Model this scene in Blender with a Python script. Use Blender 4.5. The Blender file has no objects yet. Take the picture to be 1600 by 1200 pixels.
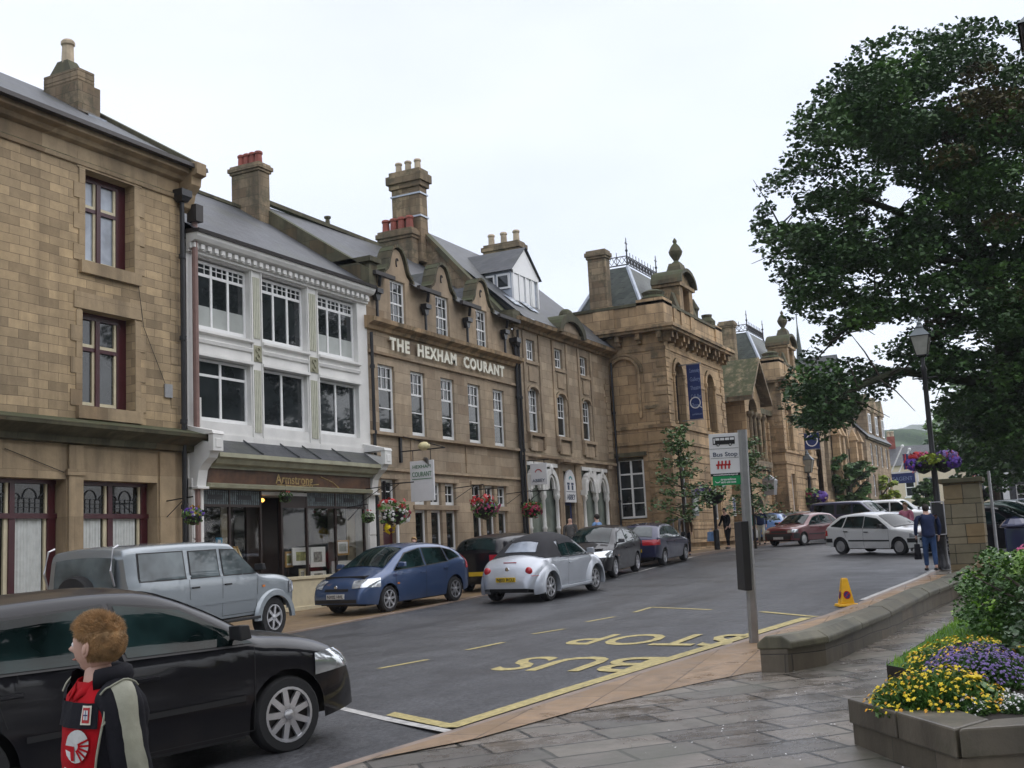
import bpy, bmesh, math, random
import numpy as np
from mathutils import Vector, Matrix
from mathutils.bvhtree import BVHTree
R = math.radians
random.seed(7)
scene = bpy.context.scene
COL = scene.collection
# ---------------- camera ----------------
F_PX, PITCH, ROLL, YAW = 1783.9, R(8.24), R(2.915), R(26.34)
CAM = Vector((0, 0, 1.6))
FW = Vector((math.cos(YAW)*math.cos(PITCH), math.sin(YAW)*math.cos(PITCH), math.sin(PITCH)))
_r0 = Vector((math.sin(YAW), -math.cos(YAW), 0)); _u0 = _r0.cross(FW)
RT = _r0*math.cos(ROLL) - _u0*math.sin(ROLL)
UP = _r0*math.sin(ROLL) + _u0*math.cos(ROLL)
cd = bpy.data.cameras.new('camera'); cam = bpy.data.objects.new('camera', cd); COL.objects.link(cam)
cd.sensor_fit = 'HORIZONTAL'; cd.sensor_width = 36; cd.lens = F_PX/1600*36
cd.clip_start = 0.05; cd.clip_end = 12000
m3 = Matrix((RT, UP, -FW)).transposed()
cam.matrix_world = Matrix.Translation(CAM) @ m3.to_4x4()
scene.camera = cam
# ---------------- world, sun, exposure ----------------
SUN_EL, SUN_ROT = R(48), R(150)
w = bpy.data.worlds.new('World'); scene.world = w; w.use_nodes = True
nt = w.node_tree; nt.nodes.clear()
out = nt.nodes.new('ShaderNodeOutputWorld'); sky = nt.nodes.new('ShaderNodeTexSky'); sky.sky_type = 'NISHITA'
sky.sun_disc = False; sky.sun_elevation = SUN_EL; sky.sun_rotation = SUN_ROT
b1 = nt.nodes.new('ShaderNodeBackground'); b1.inputs[1].default_value = 0.05
nt.links.new(sky.outputs[0], b1.inputs[0])
tc = nt.nodes.new('ShaderNodeTexCoord'); mp = nt.nodes.new('ShaderNodeMapping'); mp.inputs['Scale'].default_value = (1, 1, 3)
nz = nt.nodes.new('ShaderNodeTexNoise'); nz.inputs['Scale'].default_value = 1.6; nz.inputs['Detail'].default_value = 5
cr = nt.nodes.new('ShaderNodeValToRGB'); cr.color_ramp.elements[0].position = .3; cr.color_ramp.elements[1].position = .72
cr.color_ramp.elements[0].color = (.72, .725, .80, 1); cr.color_ramp.elements[1].color = (.95, .95, .98, 1)
b2 = nt.nodes.new('ShaderNodeBackground'); b2.inputs[1].default_value = 0.68
nt.links.new(tc.outputs['Generated'], mp.inputs[0]); nt.links.new(mp.outputs[0], nz.inputs[0]); nt.links.new(nz.outputs[0], cr.inputs[0])
nt.links.new(cr.outputs[0], b2.inputs[0])
ad = nt.nodes.new('ShaderNodeAddShader'); nt.links.new(b1.outputs[0], ad.inputs[0]); nt.links.new(b2.outputs[0], ad.inputs[1])
nt.links.new(ad.outputs[0], out.inputs[0])
sd = bpy.data.lights.new('sun', 'SUN'); sd.energy = 1.4; sd.angle = R(120); sd.color = (1, .97, .92)
sun = bpy.data.objects.new('sun', sd); COL.objects.link(sun)
# sky sun_rotation is measured clockwise from +Y; aim the lamp from the same direction
sdir = Vector((math.sin(SUN_ROT)*math.cos(SUN_EL), math.cos(SUN_ROT)*math.cos(SUN_EL), math.sin(SUN_EL)))
sun.rotation_euler = sdir.to_track_quat('Z', 'Y').to_euler()
vs = scene.view_settings
vs.view_transform = 'Standard'; vs.look = 'None'; vs.gamma = 1; vs.use_curve_mapping = False; vs.exposure = 0.68
scene.cycles.max_bounces = 5; scene.cycles.diffuse_bounces = 3; scene.cycles.glossy_bounces = 3

# ---------------- pixel helpers: a point of the photograph on a known plane of the place ----------------
def ray(px, py): return FW + RT*((px-800)/F_PX) - UP*((py-600)/F_PX)
def onY(px, py, Y):
    d = ray(px, py); return CAM + d*(Y/d.y)
def onX(px, py, X):
    d = ray(px, py); return CAM + d*(X/d.x)
def onD(px, py, D): return CAM + ray(px, py)*D
def clamp(a, lo=0., hi=1.): return max(lo, min(hi, a))
def lerp(a, b, t): return a+(b-a)*t
def interp(P, x):
    if x <= P[0][0]: return P[0][1]
    for (a, b), (c, d) in zip(P, P[1:]):
        if x <= c: return b+(d-b)*(x-a)/(c-a) if c > a else d
    return P[-1][1]
_B = [(-40, -1.0), (34, .69), (44, 1.0), (60, 1.3), (75, 1.48), (110, 1.7), (300, 3), (3000, 14)]
_DP = [(-10, -.06), (5, -.09), (12, -.15), (18, -.16), (24, -.12), (30, -.03), (34, 0)]
def gh(X, Y):
    return interp(_DP, X)*clamp((Y-4.5)/6) - .12*clamp(1-abs(X-5.5)/6)*clamp((Y-5.2)/1.5) + interp(_B, X) - .018*clamp((X-18)/12)*(1-clamp((X-45)/25))*(14-clamp(Y, 0, 14))
def G(px, py, dz=0):      # point on the ground under a pixel
    d = ray(px, py); t = 5.
    for _ in range(60):
        P = CAM+d*t; h = P.z-(gh(P.x, P.y)+dz)
        if d.z >= -1e-4: break
        t += h/(-d.z + .02)*.8
        t = max(1, min(t, 400))
    return CAM+d*t

# ---------------- materials ----------------
MATS = {}
def newmat(name):
    m = bpy.data.materials.new(name); m.use_nodes = True; m.node_tree.nodes.clear()
    n = m.node_tree; o = n.nodes.new('ShaderNodeOutputMaterial'); p = n.nodes.new('ShaderNodeBsdfPrincipled')
    n.links.new(p.outputs[0], o.inputs[0]); MATS[name] = m
    return m, n, p
def c4(c): return (c[0], c[1], c[2], 1)
def N(n, t, **k):
    x = n.nodes.new('ShaderNode'+t)
    for a, b in k.items():
        if a in x.inputs: x.inputs[a].default_value = b
        else: setattr(x, a, b)
    return x
def mix(n, fac, a, b, mode='MIX'):
    x = n.nodes.new('ShaderNodeMix'); x.data_type = 'RGBA'; x.blend_type = mode
    for s, v in ((x.inputs[0], fac), (x.inputs[6], a), (x.inputs[7], b)):
        if hasattr(v, 'is_linked') or isinstance(v, bpy.types.NodeSocket): n.links.new(v, s)
        elif isinstance(v, (tuple, list)): s.default_value = c4(v)
        else: s.default_value = v
    return x.outputs[2]
def ramp(n, fac, p0, p1, c0=(0, 0, 0), c1=(1, 1, 1)):
    x = n.nodes.new('ShaderNodeValToRGB'); e = x.color_ramp.elements
    e[0].position, e[1].position = p0, p1; e[0].color, e[1].color = c4(c0), c4(c1)
    n.links.new(fac, x.inputs[0]); return x.outputs[0]
def objco(n): return N(n, 'TexCoord').outputs['Object']
def noise(n, co, scale, detail=4, rough=.55):
    x = N(n, 'TexNoise', Scale=scale, Detail=detail, Roughness=rough); n.links.new(co, x.inputs['Vector']); return x.outputs[0]
def bump(n, h, p, strength=.3, dist=.02):
    b = N(n, 'Bump', Strength=strength, Distance=dist); n.links.new(h, b.inputs['Height']); n.links.new(b.outputs[0], p.inputs['Normal'])
def plain(name, col, rough=.6, metal=0, var=.12, nscale=6, coat=0, spec=None, bmp=0, trans=0, emis=0):
    m, n, p = newmat(name)
    co = objco(n); f = noise(n, co, nscale)
    hi = tuple(min(1, c*(1+var)) for c in col); lo = tuple(c*(1-var) for c in col)
    n.links.new(ramp(n, f, .3, .7, lo, hi), p.inputs['Base Color'])
    p.inputs['Roughness'].default_value = rough; p.inputs['Metallic'].default_value = metal
    p.inputs['Coat Weight'].default_value = coat; p.inputs['Coat Roughness'].default_value = .04
    if spec is not None: p.inputs['Specular IOR Level'].default_value = spec
    if trans: p.inputs['Transmission Weight'].default_value = trans
    if emis:
        p.inputs['Emission Color'].default_value = c4(col); p.inputs['Emission Strength'].default_value = emis
    if bmp: bump(n, noise(n, co, nscale*6), p, bmp, .01)
    return m
def wallco(n):      # masonry coordinates that run round the corners: (x+y, z)
    s = N(n, 'SeparateXYZ'); n.links.new(objco(n), s.inputs[0])
    a = N(n, 'Math', operation='ADD'); n.links.new(s.outputs[0], a.inputs[0]); n.links.new(s.outputs[1], a.inputs[1])
    c = N(n, 'CombineXYZ'); n.links.new(a.outputs[0], c.inputs[0]); n.links.new(s.outputs[2], c.inputs[1])
    return c.outputs[0]
def brick(n, co, c1, c2, mort, bw, rh, ms, bias=0):
    b = N(n, 'TexBrick', Scale=1.0); b.inputs['Color1'].default_value = c4(c1); b.inputs['Color2'].default_value = c4(c2)
    b.inputs['Mortar'].default_value = c4(mort); b.inputs['Mortar Size'].default_value = ms; b.inputs['Brick Width'].default_value = bw
    b.inputs['Row Height'].default_value = rh; b.inputs['Mortar Smooth'].default_value = .3; b.inputs['Bias'].default_value = bias
    n.links.new(co, b.inputs['Vector']); return b
def stone(name, c1, c2, bw=.5, rh=.24, ms=.008, mort=(.1, .085, .06), dirt=.5, moss=True, odd=(.2, .12, .06), oddp=.64, rough=.9):
    m, n, p = newmat(name)
    wc = wallco(n); oc = objco(n)
    # wobble the coordinates a little so that courses are not ruler straight
    wn = N(n, 'TexNoise', Scale=1.2, Detail=2); n.links.new(oc, wn.inputs['Vector'])
    vm = N(n, 'VectorMath', operation='SCALE'); vm.inputs['Scale'].default_value = .045; n.links.new(wn.outputs['Color'], vm.inputs[0])
    va = N(n, 'VectorMath', operation='ADD'); n.links.new(wc, va.inputs[0]); n.links.new(vm.outputs[0], va.inputs[1])
    b = brick(n, va.outputs[0], c1, c2, mort, bw, rh, ms)
    b2 = brick(n, va.outputs[0], (0, 0, 0), (1, 1, 1), (0.3, .3, .3), bw, rh, ms)
    b2.offset_frequency = 2; b2.squash = 1.0
    oddf = ramp(n, b2.outputs[0], oddp, oddp+.25)
    sc = N(n, 'Math', operation='MULTIPLY'); n.links.new(oddf, sc.inputs[0]); sc.inputs[1].default_value = .38
    col = mix(n, sc.outputs[0], b.outputs[0], odd)
    lf = ramp(n, b2.outputs[0], .12, .3, (1, 1, 1), (0, 0, 0)); ls = N(n, 'Math', operation='MULTIPLY'); n.links.new(lf, ls.inputs[0]); ls.inputs[1].default_value = .45; col = mix(n, ls.outputs[0], col, tuple(min(1, c*1.28) for c in c1))
    big = noise(n, oc, .55, 5, .6); mid = noise(n, oc, 3.5, 6, .65)
    col = mix(n, ramp(n, mid, .3, .75), mix(n, 1.0, col, (.8, .79, .76), 'MULTIPLY'), mix(n, 1.0, col, (1.12, 1.1, 1.06), 'MULTIPLY'))
    # streaks of soot that run down
    mpz = N(n, 'Mapping'); mpz.inputs['Scale'].default_value = (2.2, 2.2, .35); n.links.new(oc, mpz.inputs[0])
    st = noise(n, mpz.outputs[0], 1.0, 5, .6)
    sm = N(n, 'Math', operation='MULTIPLY'); n.links.new(ramp(n, st, .45, .66), sm.inputs[0]); sm.inputs[1].default_value = dirt
    col = mix(n, sm.outputs[0], col, tuple(c*.33 for c in c1))
    if dirt > .75:      # weathered copings and cornices: black and green growth in patches
        pt = noise(n, oc, 1.7, 7, .75); ps = N(n, 'Math', operation='MULTIPLY'); n.links.new(ramp(n, pt, .5, .6), ps.inputs[0]); ps.inputs[1].default_value = .62
        col = mix(n, ps.outputs[0], col, (.075, .075, .045))
    bg = N(n, 'Math', operation='MULTIPLY'); n.links.new(ramp(n, big, .5, .72), bg.inputs[0]); bg.inputs[1].default_value = dirt*.5
    col = mix(n, bg.outputs[0], col, tuple(c*.45 for c in c2))
    wv = noise(n, oc, .28, 4, .6); col = mix(n, ramp(n, wv, .35, .65), mix(n, 1., col, (.8, .81, .83), 'MULTIPLY'), mix(n, 1., col, (1.08, 1.06, 1.02), 'MULTIPLY'))
    if moss:
        g = N(n, 'NewGeometry'); s = N(n, 'SeparateXYZ'); n.links.new(g.outputs['Normal'], s.inputs[0])
        up = ramp(n, s.outputs[2], .35, .7); mn = ramp(n, mid, .3, .55)
        mu = N(n, 'Math', operation='MULTIPLY'); n.links.new(up, mu.inputs[0]); n.links.new(mn, mu.inputs[1])
        col = mix(n, mu.outputs[0], col, (.05, .058, .022))
    n.links.new(col, p.inputs['Base Color']); p.inputs['Roughness'].default_value = rough
    h = N(n, 'Math', operation='MULTIPLY_ADD'); n.links.new(b.outputs['Fac'], h.inputs[0]); h.inputs[1].default_value = -1.
    n.links.new(mid, h.inputs[2]); bump(n, h.outputs[0], p, .5, .02)
    return m
def slate(name, c1, c2):
    m, n, p = newmat(name); oc = objco(n); s = N(n, 'SeparateXYZ'); n.links.new(oc, s.inputs[0])
    a = N(n, 'Math', operation='ADD'); n.links.new(s.outputs[1], a.inputs[0]); n.links.new(s.outputs[2], a.inputs[1])
    c = N(n, 'CombineXYZ'); n.links.new(s.outputs[0], c.inputs[0]); n.links.new(a.outputs[0], c.inputs[1])
    b = brick(n, c.outputs[0], c1, c2, (.02, .02, .022), .28, .3, .006)
    f = noise(n, oc, 2.5, 6, .7); f2 = noise(n, oc, .8, 4)
    col = mix(n, ramp(n, f, .35, .7), mix(n, 1., b.outputs[0], (.7, .7, .7), 'MULTIPLY'), b.outputs[0])
    mm = N(n, 'Math', operation='MULTIPLY'); n.links.new(ramp(n, f2, .5, .7), mm.inputs[0]); mm.inputs[1].default_value = .4
    col = mix(n, mm.outputs[0], col, (.06, .065, .035))
    n.links.new(col, p.inputs['Base Color']); p.inputs['Roughness'].default_value = .5; p.inputs['Specular IOR Level'].default_value = .35
    h = N(n, 'Math', operation='MULTIPLY_ADD'); n.links.new(b.outputs['Fac'], h.inputs[0]); h.inputs[1].default_value = -1.; n.links.new(b.outputs['Color'], h.inputs[2])
    bump(n, h.outputs[0], p, .5, .01); return m
stone('sandstone_block', (0.497, 0.374, 0.229), (0.402, 0.307, 0.193), .48, .185, .006, (.2, .15, .1), .45, odd=(.14, .1, .06), oddp=.72)
stone('dressed_stone', (0.417, 0.321, 0.208), (0.373, 0.285, 0.183), 1.6, .9, .003, (.2, .15, .09), .55)
stone('courant_stone', (0.449, 0.360, 0.263), (0.387, 0.307, 0.223), .95, .32, .005, (.2, .155, .1), .35, oddp=.8)
stone('smooth_stone', (0.436, 0.340, 0.245), (0.386, 0.301, 0.212), 2.2, 1.1, .003, (.2, .15, .1), .45)
stone('hall_stone', (.53, .375, .225), (.43, .305, .18), .85, .42, .012, (.18, .125, .08), .55, oddp=.78)
stone('hall_trim', (.47, .335, .205), (.40, .285, .17), 1.5, .8, .003, (.2, .15, .1), .8)
stone('chimney_stone', (0.339, 0.262, 0.171), (0.226, 0.175, 0.119), .6, .3, .008, (.1, .08, .05), .9)
stone('mossy_stone', (.13, .12, .075), (.095, .09, .055), .9, .5, .006, (.05, .045, .03), .8)
stone('wall_stone', (.16, .135, .1), (.1, .09, .066), .8, .42, .006, (.04, .035, .03), .6, moss=False, odd=(.2, .14, .08), rough=.6)
stone('coping_stone', (.15, .14, .095), (.085, .085, .055), 3, 3, .001, (.06, .05, .04), .9, moss=False, rough=.55)
stone('pillar_stone', (.215, .19, .13), (.15, .14, .095), .5, .42, .01, (.06, .055, .04), .4, odd=(.42, .25, .09), oddp=.68)
stone('far_stone', (0.389, 0.296, 0.196), (0.310, 0.235, 0.159), .6, .3, .01, (.12, .09, .06), .5)
slate('roof_slate', (.085, .09, .1), (.055, .06, .067))
slate('green_slate', (.1, .115, .1), (.07, .085, .075))
plain('white_paint', (.72, .71, .68), .55, var=.1, nscale=1.5)
plain('white_frame', (.8, .8, .79), .4, var=.04)
plain('flute_panel', (.5, .5, .4), .6, var=.08)
plain('cream_paint', (.62, .55, .38), .55, var=.08)
plain('maroon_paint', (.055, .008, .013), .35)
plain('pinkish_pipe', (.22, .13, .11), .5)
plain('black_iron', (.012, .012, .014), .4, var=.2)
plain('black_plastic', (.015, .015, .016), .55)
plain('lead', (.42, .46, .52), .4, metal=.3)
plain('gutter_dark', (.035, .03, .028), .6)
plain('olive_paint', (.3, .29, .2), .6, var=.2, nscale=3)
plain('dark_wood', (.03, .018, .014), .4)
plain('terracotta', (.25, .065, .045), .7, var=.3, nscale=3)
plain('buff_pot', (.42, .34, .24), .8, var=.3, nscale=3)
plain('curtain_white', (.55, .57, .55), .9, var=.1)
plain('room_dark', (.02, .02, .02), .9)
plain('room_beige', (.25, .22, .16), .9)
plain('gold_letter', (.7, .62, .35), .5)
plain('old_gilt', (.42, .3, .12), .5, var=.5, nscale=9)
plain('fascia_brown', (.1, .045, .02), .35, var=.6, nscale=2.5)
plain('letter_cream', (.8, .77, .64), .5, var=.08)
plain('navy_banner', (.012, .028, .13), .7, var=.1)
plain('banner_text', (.22, .28, .45), .7)
plain('grey_metal', (.33, .33, .34), .35, metal=.55)
plain('sign_white', (.72, .72, .73), .4, var=.03)
plain('sign_green', (.01, .26, .09), .45)
plain('sign_red', (.5, .02, .02), .5)
plain('sign_black', (.012, .012, .014), .5)
plain('sign_blue_text', (.03, .05, .1), .5)
plain('road_yellow', (.43, .355, .14), .6, var=.35, nscale=14)
plain('road_white', (.45, .44, .42), .6, var=.3, nscale=9)
plain('cone_yellow', (.75, .4, .01), .45)
plain('roundel_blue', (.03, .03, .14), .5)
plain('tyre', (.018, .018, .019), .8)
plain('alloy', (.62, .62, .64), .3, metal=.85)
plain('alloy_dark', (.3, .3, .31), .35, metal=.8)
plain('hubcap', (.4, .4, .4), .4, metal=.5)
plain('lamp_red', (.5, .02, .03), .15, coat=1)
plain('lamp_amber', (.65, .2, .03), .15, coat=1)
plain('chrome', (.75, .76, .78), .12, metal=1, var=.02)
plain('headlamp', (.62, .65, .68), .08, metal=.7, coat=1)
plain('plate_yellow', (.62, .42, .02), .4)
plain('plate_white', (.6, .6, .58), .4)
plain('soft_top', (.014, .014, .018), .8)
plain('skin', (.62, .38, .29), .5, var=.08, nscale=9)
plain('soil', (.02, .015, .01), .95)
plain('render_cream', (.68, .58, .42), .8, var=.06, nscale=.6)
plain('clear_white', (.8, .8, .78), .6)
def glass(name, tint, rough=.03, var=.4, scale=1.2, bm=.05, spec=.6):
    m, n, p = newmat(name); f = noise(n, objco(n), scale, 3)
    n.links.new(ramp(n, f, .35, .65, tuple(c*(1-var) for c in tint), tuple(c*(1+var) for c in tint)), p.inputs['Base Color'])
    p.inputs['Roughness'].default_value = rough; p.inputs['Specular IOR Level'].default_value = spec
    # old panes are never quite flat
    bump(n, noise(n, objco(n), 1.1, 1), p, bm, .03) if bm else None
    return m
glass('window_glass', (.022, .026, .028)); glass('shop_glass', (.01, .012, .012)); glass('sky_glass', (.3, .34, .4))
glass('car_glass', (.008, .018, .018), .02, .9, 1.6, 0, .27); glass('car_glass_light', (.09, .11, .115), .03, .5, 1.5, 0, .5); glass('bank_glass', (.17, .2, .17), .05, .3)
glass('frosted_glass', (.36, .38, .36), .3, .15); glass('stained_glass', (.12, .145, .15), .25, .3, 9)
def clearglass(name, tint=.95):
    m, n, p = newmat(name); n.nodes.remove(p); o = [x for x in n.nodes if x.type == 'OUTPUT_MATERIAL'][0]
    t = N(n, 'BsdfTransparent'); t.inputs[0].default_value = (tint, tint, tint*.98, 1); g = N(n, 'BsdfGlossy'); g.inputs['Roughness'].default_value = .03; lw = N(n, 'LayerWeight'); lw.inputs[0].default_value = .5; pw = N(n, 'Math', operation='POWER'); pw.inputs[1].default_value = 4; n.links.new(lw.outputs['Facing'], pw.inputs[0]); f = N(n, 'Math', operation='MULTIPLY_ADD'); n.links.new(pw.outputs[0], f.inputs[0]); f.inputs[1].default_value = .6; f.inputs[2].default_value = .05
    mx = N(n, 'MixShader'); n.links.new(f.outputs[0], mx.inputs[0]); n.links.new(t.outputs[0], mx.inputs[1]); n.links.new(g.outputs[0], mx.inputs[2]); n.links.new(mx.outputs[0], o.inputs[0]); return m
clearglass('clear_glass')
def carpaint(name, col, metal=.0, rough=.35, coat=1., spec=.5):
    m, n, p = newmat(name); co = objco(n)
    f = noise(n, co, 240, 2); g = noise(n, co, 2.2, 3)
    base = mix(n, ramp(n, f, .35, .65), tuple(c*.93 for c in col), tuple(min(1, c*1.06) for c in col))
    s = N(n, 'SeparateXYZ'); n.links.new(co, s.inputs[0])
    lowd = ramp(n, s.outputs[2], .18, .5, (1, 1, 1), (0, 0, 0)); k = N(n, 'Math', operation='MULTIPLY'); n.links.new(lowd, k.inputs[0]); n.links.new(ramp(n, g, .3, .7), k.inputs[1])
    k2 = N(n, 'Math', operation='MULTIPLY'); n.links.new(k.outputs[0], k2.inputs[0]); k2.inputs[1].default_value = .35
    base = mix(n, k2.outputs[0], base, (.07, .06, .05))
    n.links.new(base, p.inputs['Base Color']); p.inputs['Metallic'].default_value = metal
    n.links.new(ramp(n, g, .2, .8, (rough-.05,)*3, (rough+.1,)*3), p.inputs['Roughness'])
    p.inputs['Coat Weight'].default_value = coat; p.inputs['Coat Roughness'].default_value = .03; p.inputs['Specular IOR Level'].default_value = spec
    return m
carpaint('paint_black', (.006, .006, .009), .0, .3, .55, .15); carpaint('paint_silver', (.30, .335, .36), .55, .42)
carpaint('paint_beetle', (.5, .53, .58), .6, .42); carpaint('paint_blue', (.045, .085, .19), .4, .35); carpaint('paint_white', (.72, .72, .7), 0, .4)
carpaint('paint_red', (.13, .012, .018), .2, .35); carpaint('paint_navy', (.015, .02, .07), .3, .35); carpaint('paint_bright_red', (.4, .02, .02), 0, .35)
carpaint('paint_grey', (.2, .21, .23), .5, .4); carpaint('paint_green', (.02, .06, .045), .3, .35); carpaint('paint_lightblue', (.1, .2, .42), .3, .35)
def cloth(name, col, rough=.85):
    m = plain(name, col, rough, var=.25, nscale=5, bmp=.4, spec=.2); return m
cloth('cloth_red', (.42, .006, .012)); cloth('cloth_black', (.012, .012, .016)); cloth('cloth_greysilver', (.33, .33, .26), .5)
cloth('cloth_denim', (.035, .07, .16)); cloth('cloth_navy', (.02, .03, .075)); cloth('cloth_pink', (.75, .27, .38)); cloth('cloth_pale', (.5, .48, .4))
cloth('cloth_teal', (.03, .2, .17)); cloth('cloth_lightblue', (.2, .34, .6)); cloth('cloth_grey', (.12, .12, .12)); cloth('cloth_brown', (.11, .07, .045)); cloth('cloth_white', (.6, .6, .58))
plain('hair_ginger', (.41, .25, .115), .6, var=.45, nscale=25); plain('hair_dark', (.02, .014, .01), .6); plain('hair_grey', (.3, .28, .26), .7); plain('hair_blond', (.35, .22, .09), .6)
# ground materials
def asphalt():
    m, n, p = newmat('asphalt'); co = objco(n); f = noise(n, co, 22, 4, .85); g = noise(n, co, .7, 5, .6); g2 = noise(n, co, 5, 5, .7)
    col = mix(n, ramp(n, f, .38, .64), (.026, .027, .03), (.125, .127, .134))
    mpx = N(n, 'Mapping'); mpx.inputs['Scale'].default_value = (.12, 1.4, 1); n.links.new(co, mpx.inputs[0]); tw = noise(n, mpx.outputs[0], 1.0, 4, .6)
    col = mix(n, ramp(n, tw, .35, .65), mix(n, 1., col, (.78, .78, .78), 'MULTIPLY'), mix(n, 1., col, (1.18, 1.18, 1.18), 'MULTIPLY'))
    col = mix(n, ramp(n, g, .3, .7), mix(n, 1., col, (.72, .72, .73), 'MULTIPLY'), mix(n, 1., col, (1.25, 1.25, 1.25), 'MULTIPLY'))
    col = mix(n, ramp(n, g2, .35, .65), mix(n, 1., col, (.75, .75, .75), 'MULTIPLY'), col)
    n.links.new(col, p.inputs['Base Color'])
    n.links.new(ramp(n, g, .3, .7, (.36,)*3, (.58,)*3), p.inputs['Roughness']); p.inputs['Specular IOR Level'].default_value = .35
    bump(n, f, p, .5, .008)
asphalt()
def paving(name, c1, c2, mort, bw, rh, ms, rot, wetlo=.15, wethi=.55, distort=.02, odd=None):
    m, n, p = newmat(name); co = objco(n); mp = N(n, 'Mapping'); mp.inputs['Rotation'].default_value = (0, 0, rot); n.links.new(co, mp.inputs[0])
    wn = N(n, 'TexNoise', Scale=1.3, Detail=3); n.links.new(co, wn.inputs['Vector'])
    vm = N(n, 'VectorMath', operation='SCALE'); vm.inputs['Scale'].default_value = distort; n.links.new(wn.outputs['Color'], vm.inputs[0])
    va = N(n, 'VectorMath', operation='ADD'); n.links.new(mp.outputs[0], va.inputs[0]); n.links.new(vm.outputs[0], va.inputs[1])
    b = brick(n, va.outputs[0], c1, c2, mort, bw, rh, ms); b.squash = .62; b.squash_frequency = 3; b.offset = .37; b.offset_frequency = 2
    f = noise(n, co, 4, 6, .65); g = noise(n, co, 1.1, 5, .6); fine = noise(n, co, 45, 3, .7)
    col = b.outputs[0]
    col = mix(n, ramp(n, f, .3, .7), mix(n, 1., col, (.72, .72, .7), 'MULTIPLY'), mix(n, 1., col, (1.15, 1.13, 1.1), 'MULTIPLY'))
    if odd: col = mix(n, ramp(n, g, .5, .75), col, odd)
    n.links.new(col, p.inputs['Base Color'])
    wet = mix(n, ramp(n, g, .38, .62), (wetlo,)*3, (wethi,)*3); wet = mix(n, ramp(n, f, .4, .7), wet, (wethi,)*3)
    n.links.new(wet, p.inputs['Roughness'])
    h = N(n, 'Math', operation='MULTIPLY_ADD'); n.links.new(b.outputs['Fac'], h.inputs[0]); h.inputs[1].default_value = -1.2; n.links.new(f, h.inputs[2])
    h2 = N(n, 'Math', operation='MULTIPLY_ADD'); n.links.new(fine, h2.inputs[0]); h2.inputs[1].default_value = .25; n.links.new(h.outputs[0], h2.inputs[2])
    bump(n, h2.outputs[0], p, .45, .012); return m
paving('wet_flags', (.235, .205, .175), (.11, .1, .09), (.012, .012, .009), .92, .42, .018, R(46), .07, .42, .07, odd=(.1, .1, .07))
paving('sand_paving', (.33, .215, .12), (.25, .165, .095), (.1, .065, .04), 1.1, .5, .008, R(-7), .2, .6, odd=(.22, .14, .07))
paving('left_paving', (.26, .18, .1), (.2, .14, .085), (.1, .075, .05), .7, .5, .008, 0, .4, .7)
plain('kerb_stone', (.24, .18, .14), .5, var=.25, nscale=3, bmp=.3)
plain('grass_base', (.05, .13, .018), .9, var=.4, nscale=30, bmp=.5)
def leafmat(name, a, b, trans=.15, rough=.5):
    m, n, p = newmat(name); co = objco(n); f = noise(n, co, 3.5, 3); f2 = noise(n, co, .45, 3)
    c = mix(n, ramp(n, f, .35, .65), a, b); c = mix(n, ramp(n, f2, .35, .65), mix(n, 1., c, (.72, .75, .8), 'MULTIPLY'), mix(n, 1., c, (1.25, 1.2, .95), 'MULTIPLY'))
    n.links.new(c, p.inputs['Base Color']); p.inputs['Roughness'].default_value = rough
    return m
leafmat('leaf_dark', (.034, .08, .026), (.062, .13, .036)); leafmat('leaf_brownish', (.06, .05, .02), (.1, .085, .03))
leafmat('leaf_mid', (.055, .13, .03), (.11, .22, .05)); leafmat('leaf_bright', (.15, .32, .03), (.28, .46, .06)); leafmat('leaf_yellowgreen', (.16, .24, .03), (.3, .36, .05))
leafmat('leaf_street', (.06, .13, .05), (.13, .22, .08)); leafmat('leaf_far', (.05, .11, .05), (.09, .16, .07))
for nm, c in dict(petal_yellow=(.75, .55, .01), petal_orange=(.7, .33, .01), petal_purple=(.17, .11, .32), petal_white=(.75, .74, .72), petal_red=(.48, .03, .03), petal_pink=(.45, .07, .17), petal_violet=(.10, .04, .3), petal_crimson=(.3, .01, .05)).items():
    plain(nm, c, .6, var=.25, nscale=12)
plain('bark', (.05, .04, .028), .9, var=.4, nscale=8, bmp=.8); plain('bark_green', (.035, .04, .018), .9, var=.4, nscale=5, bmp=.8)

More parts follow.
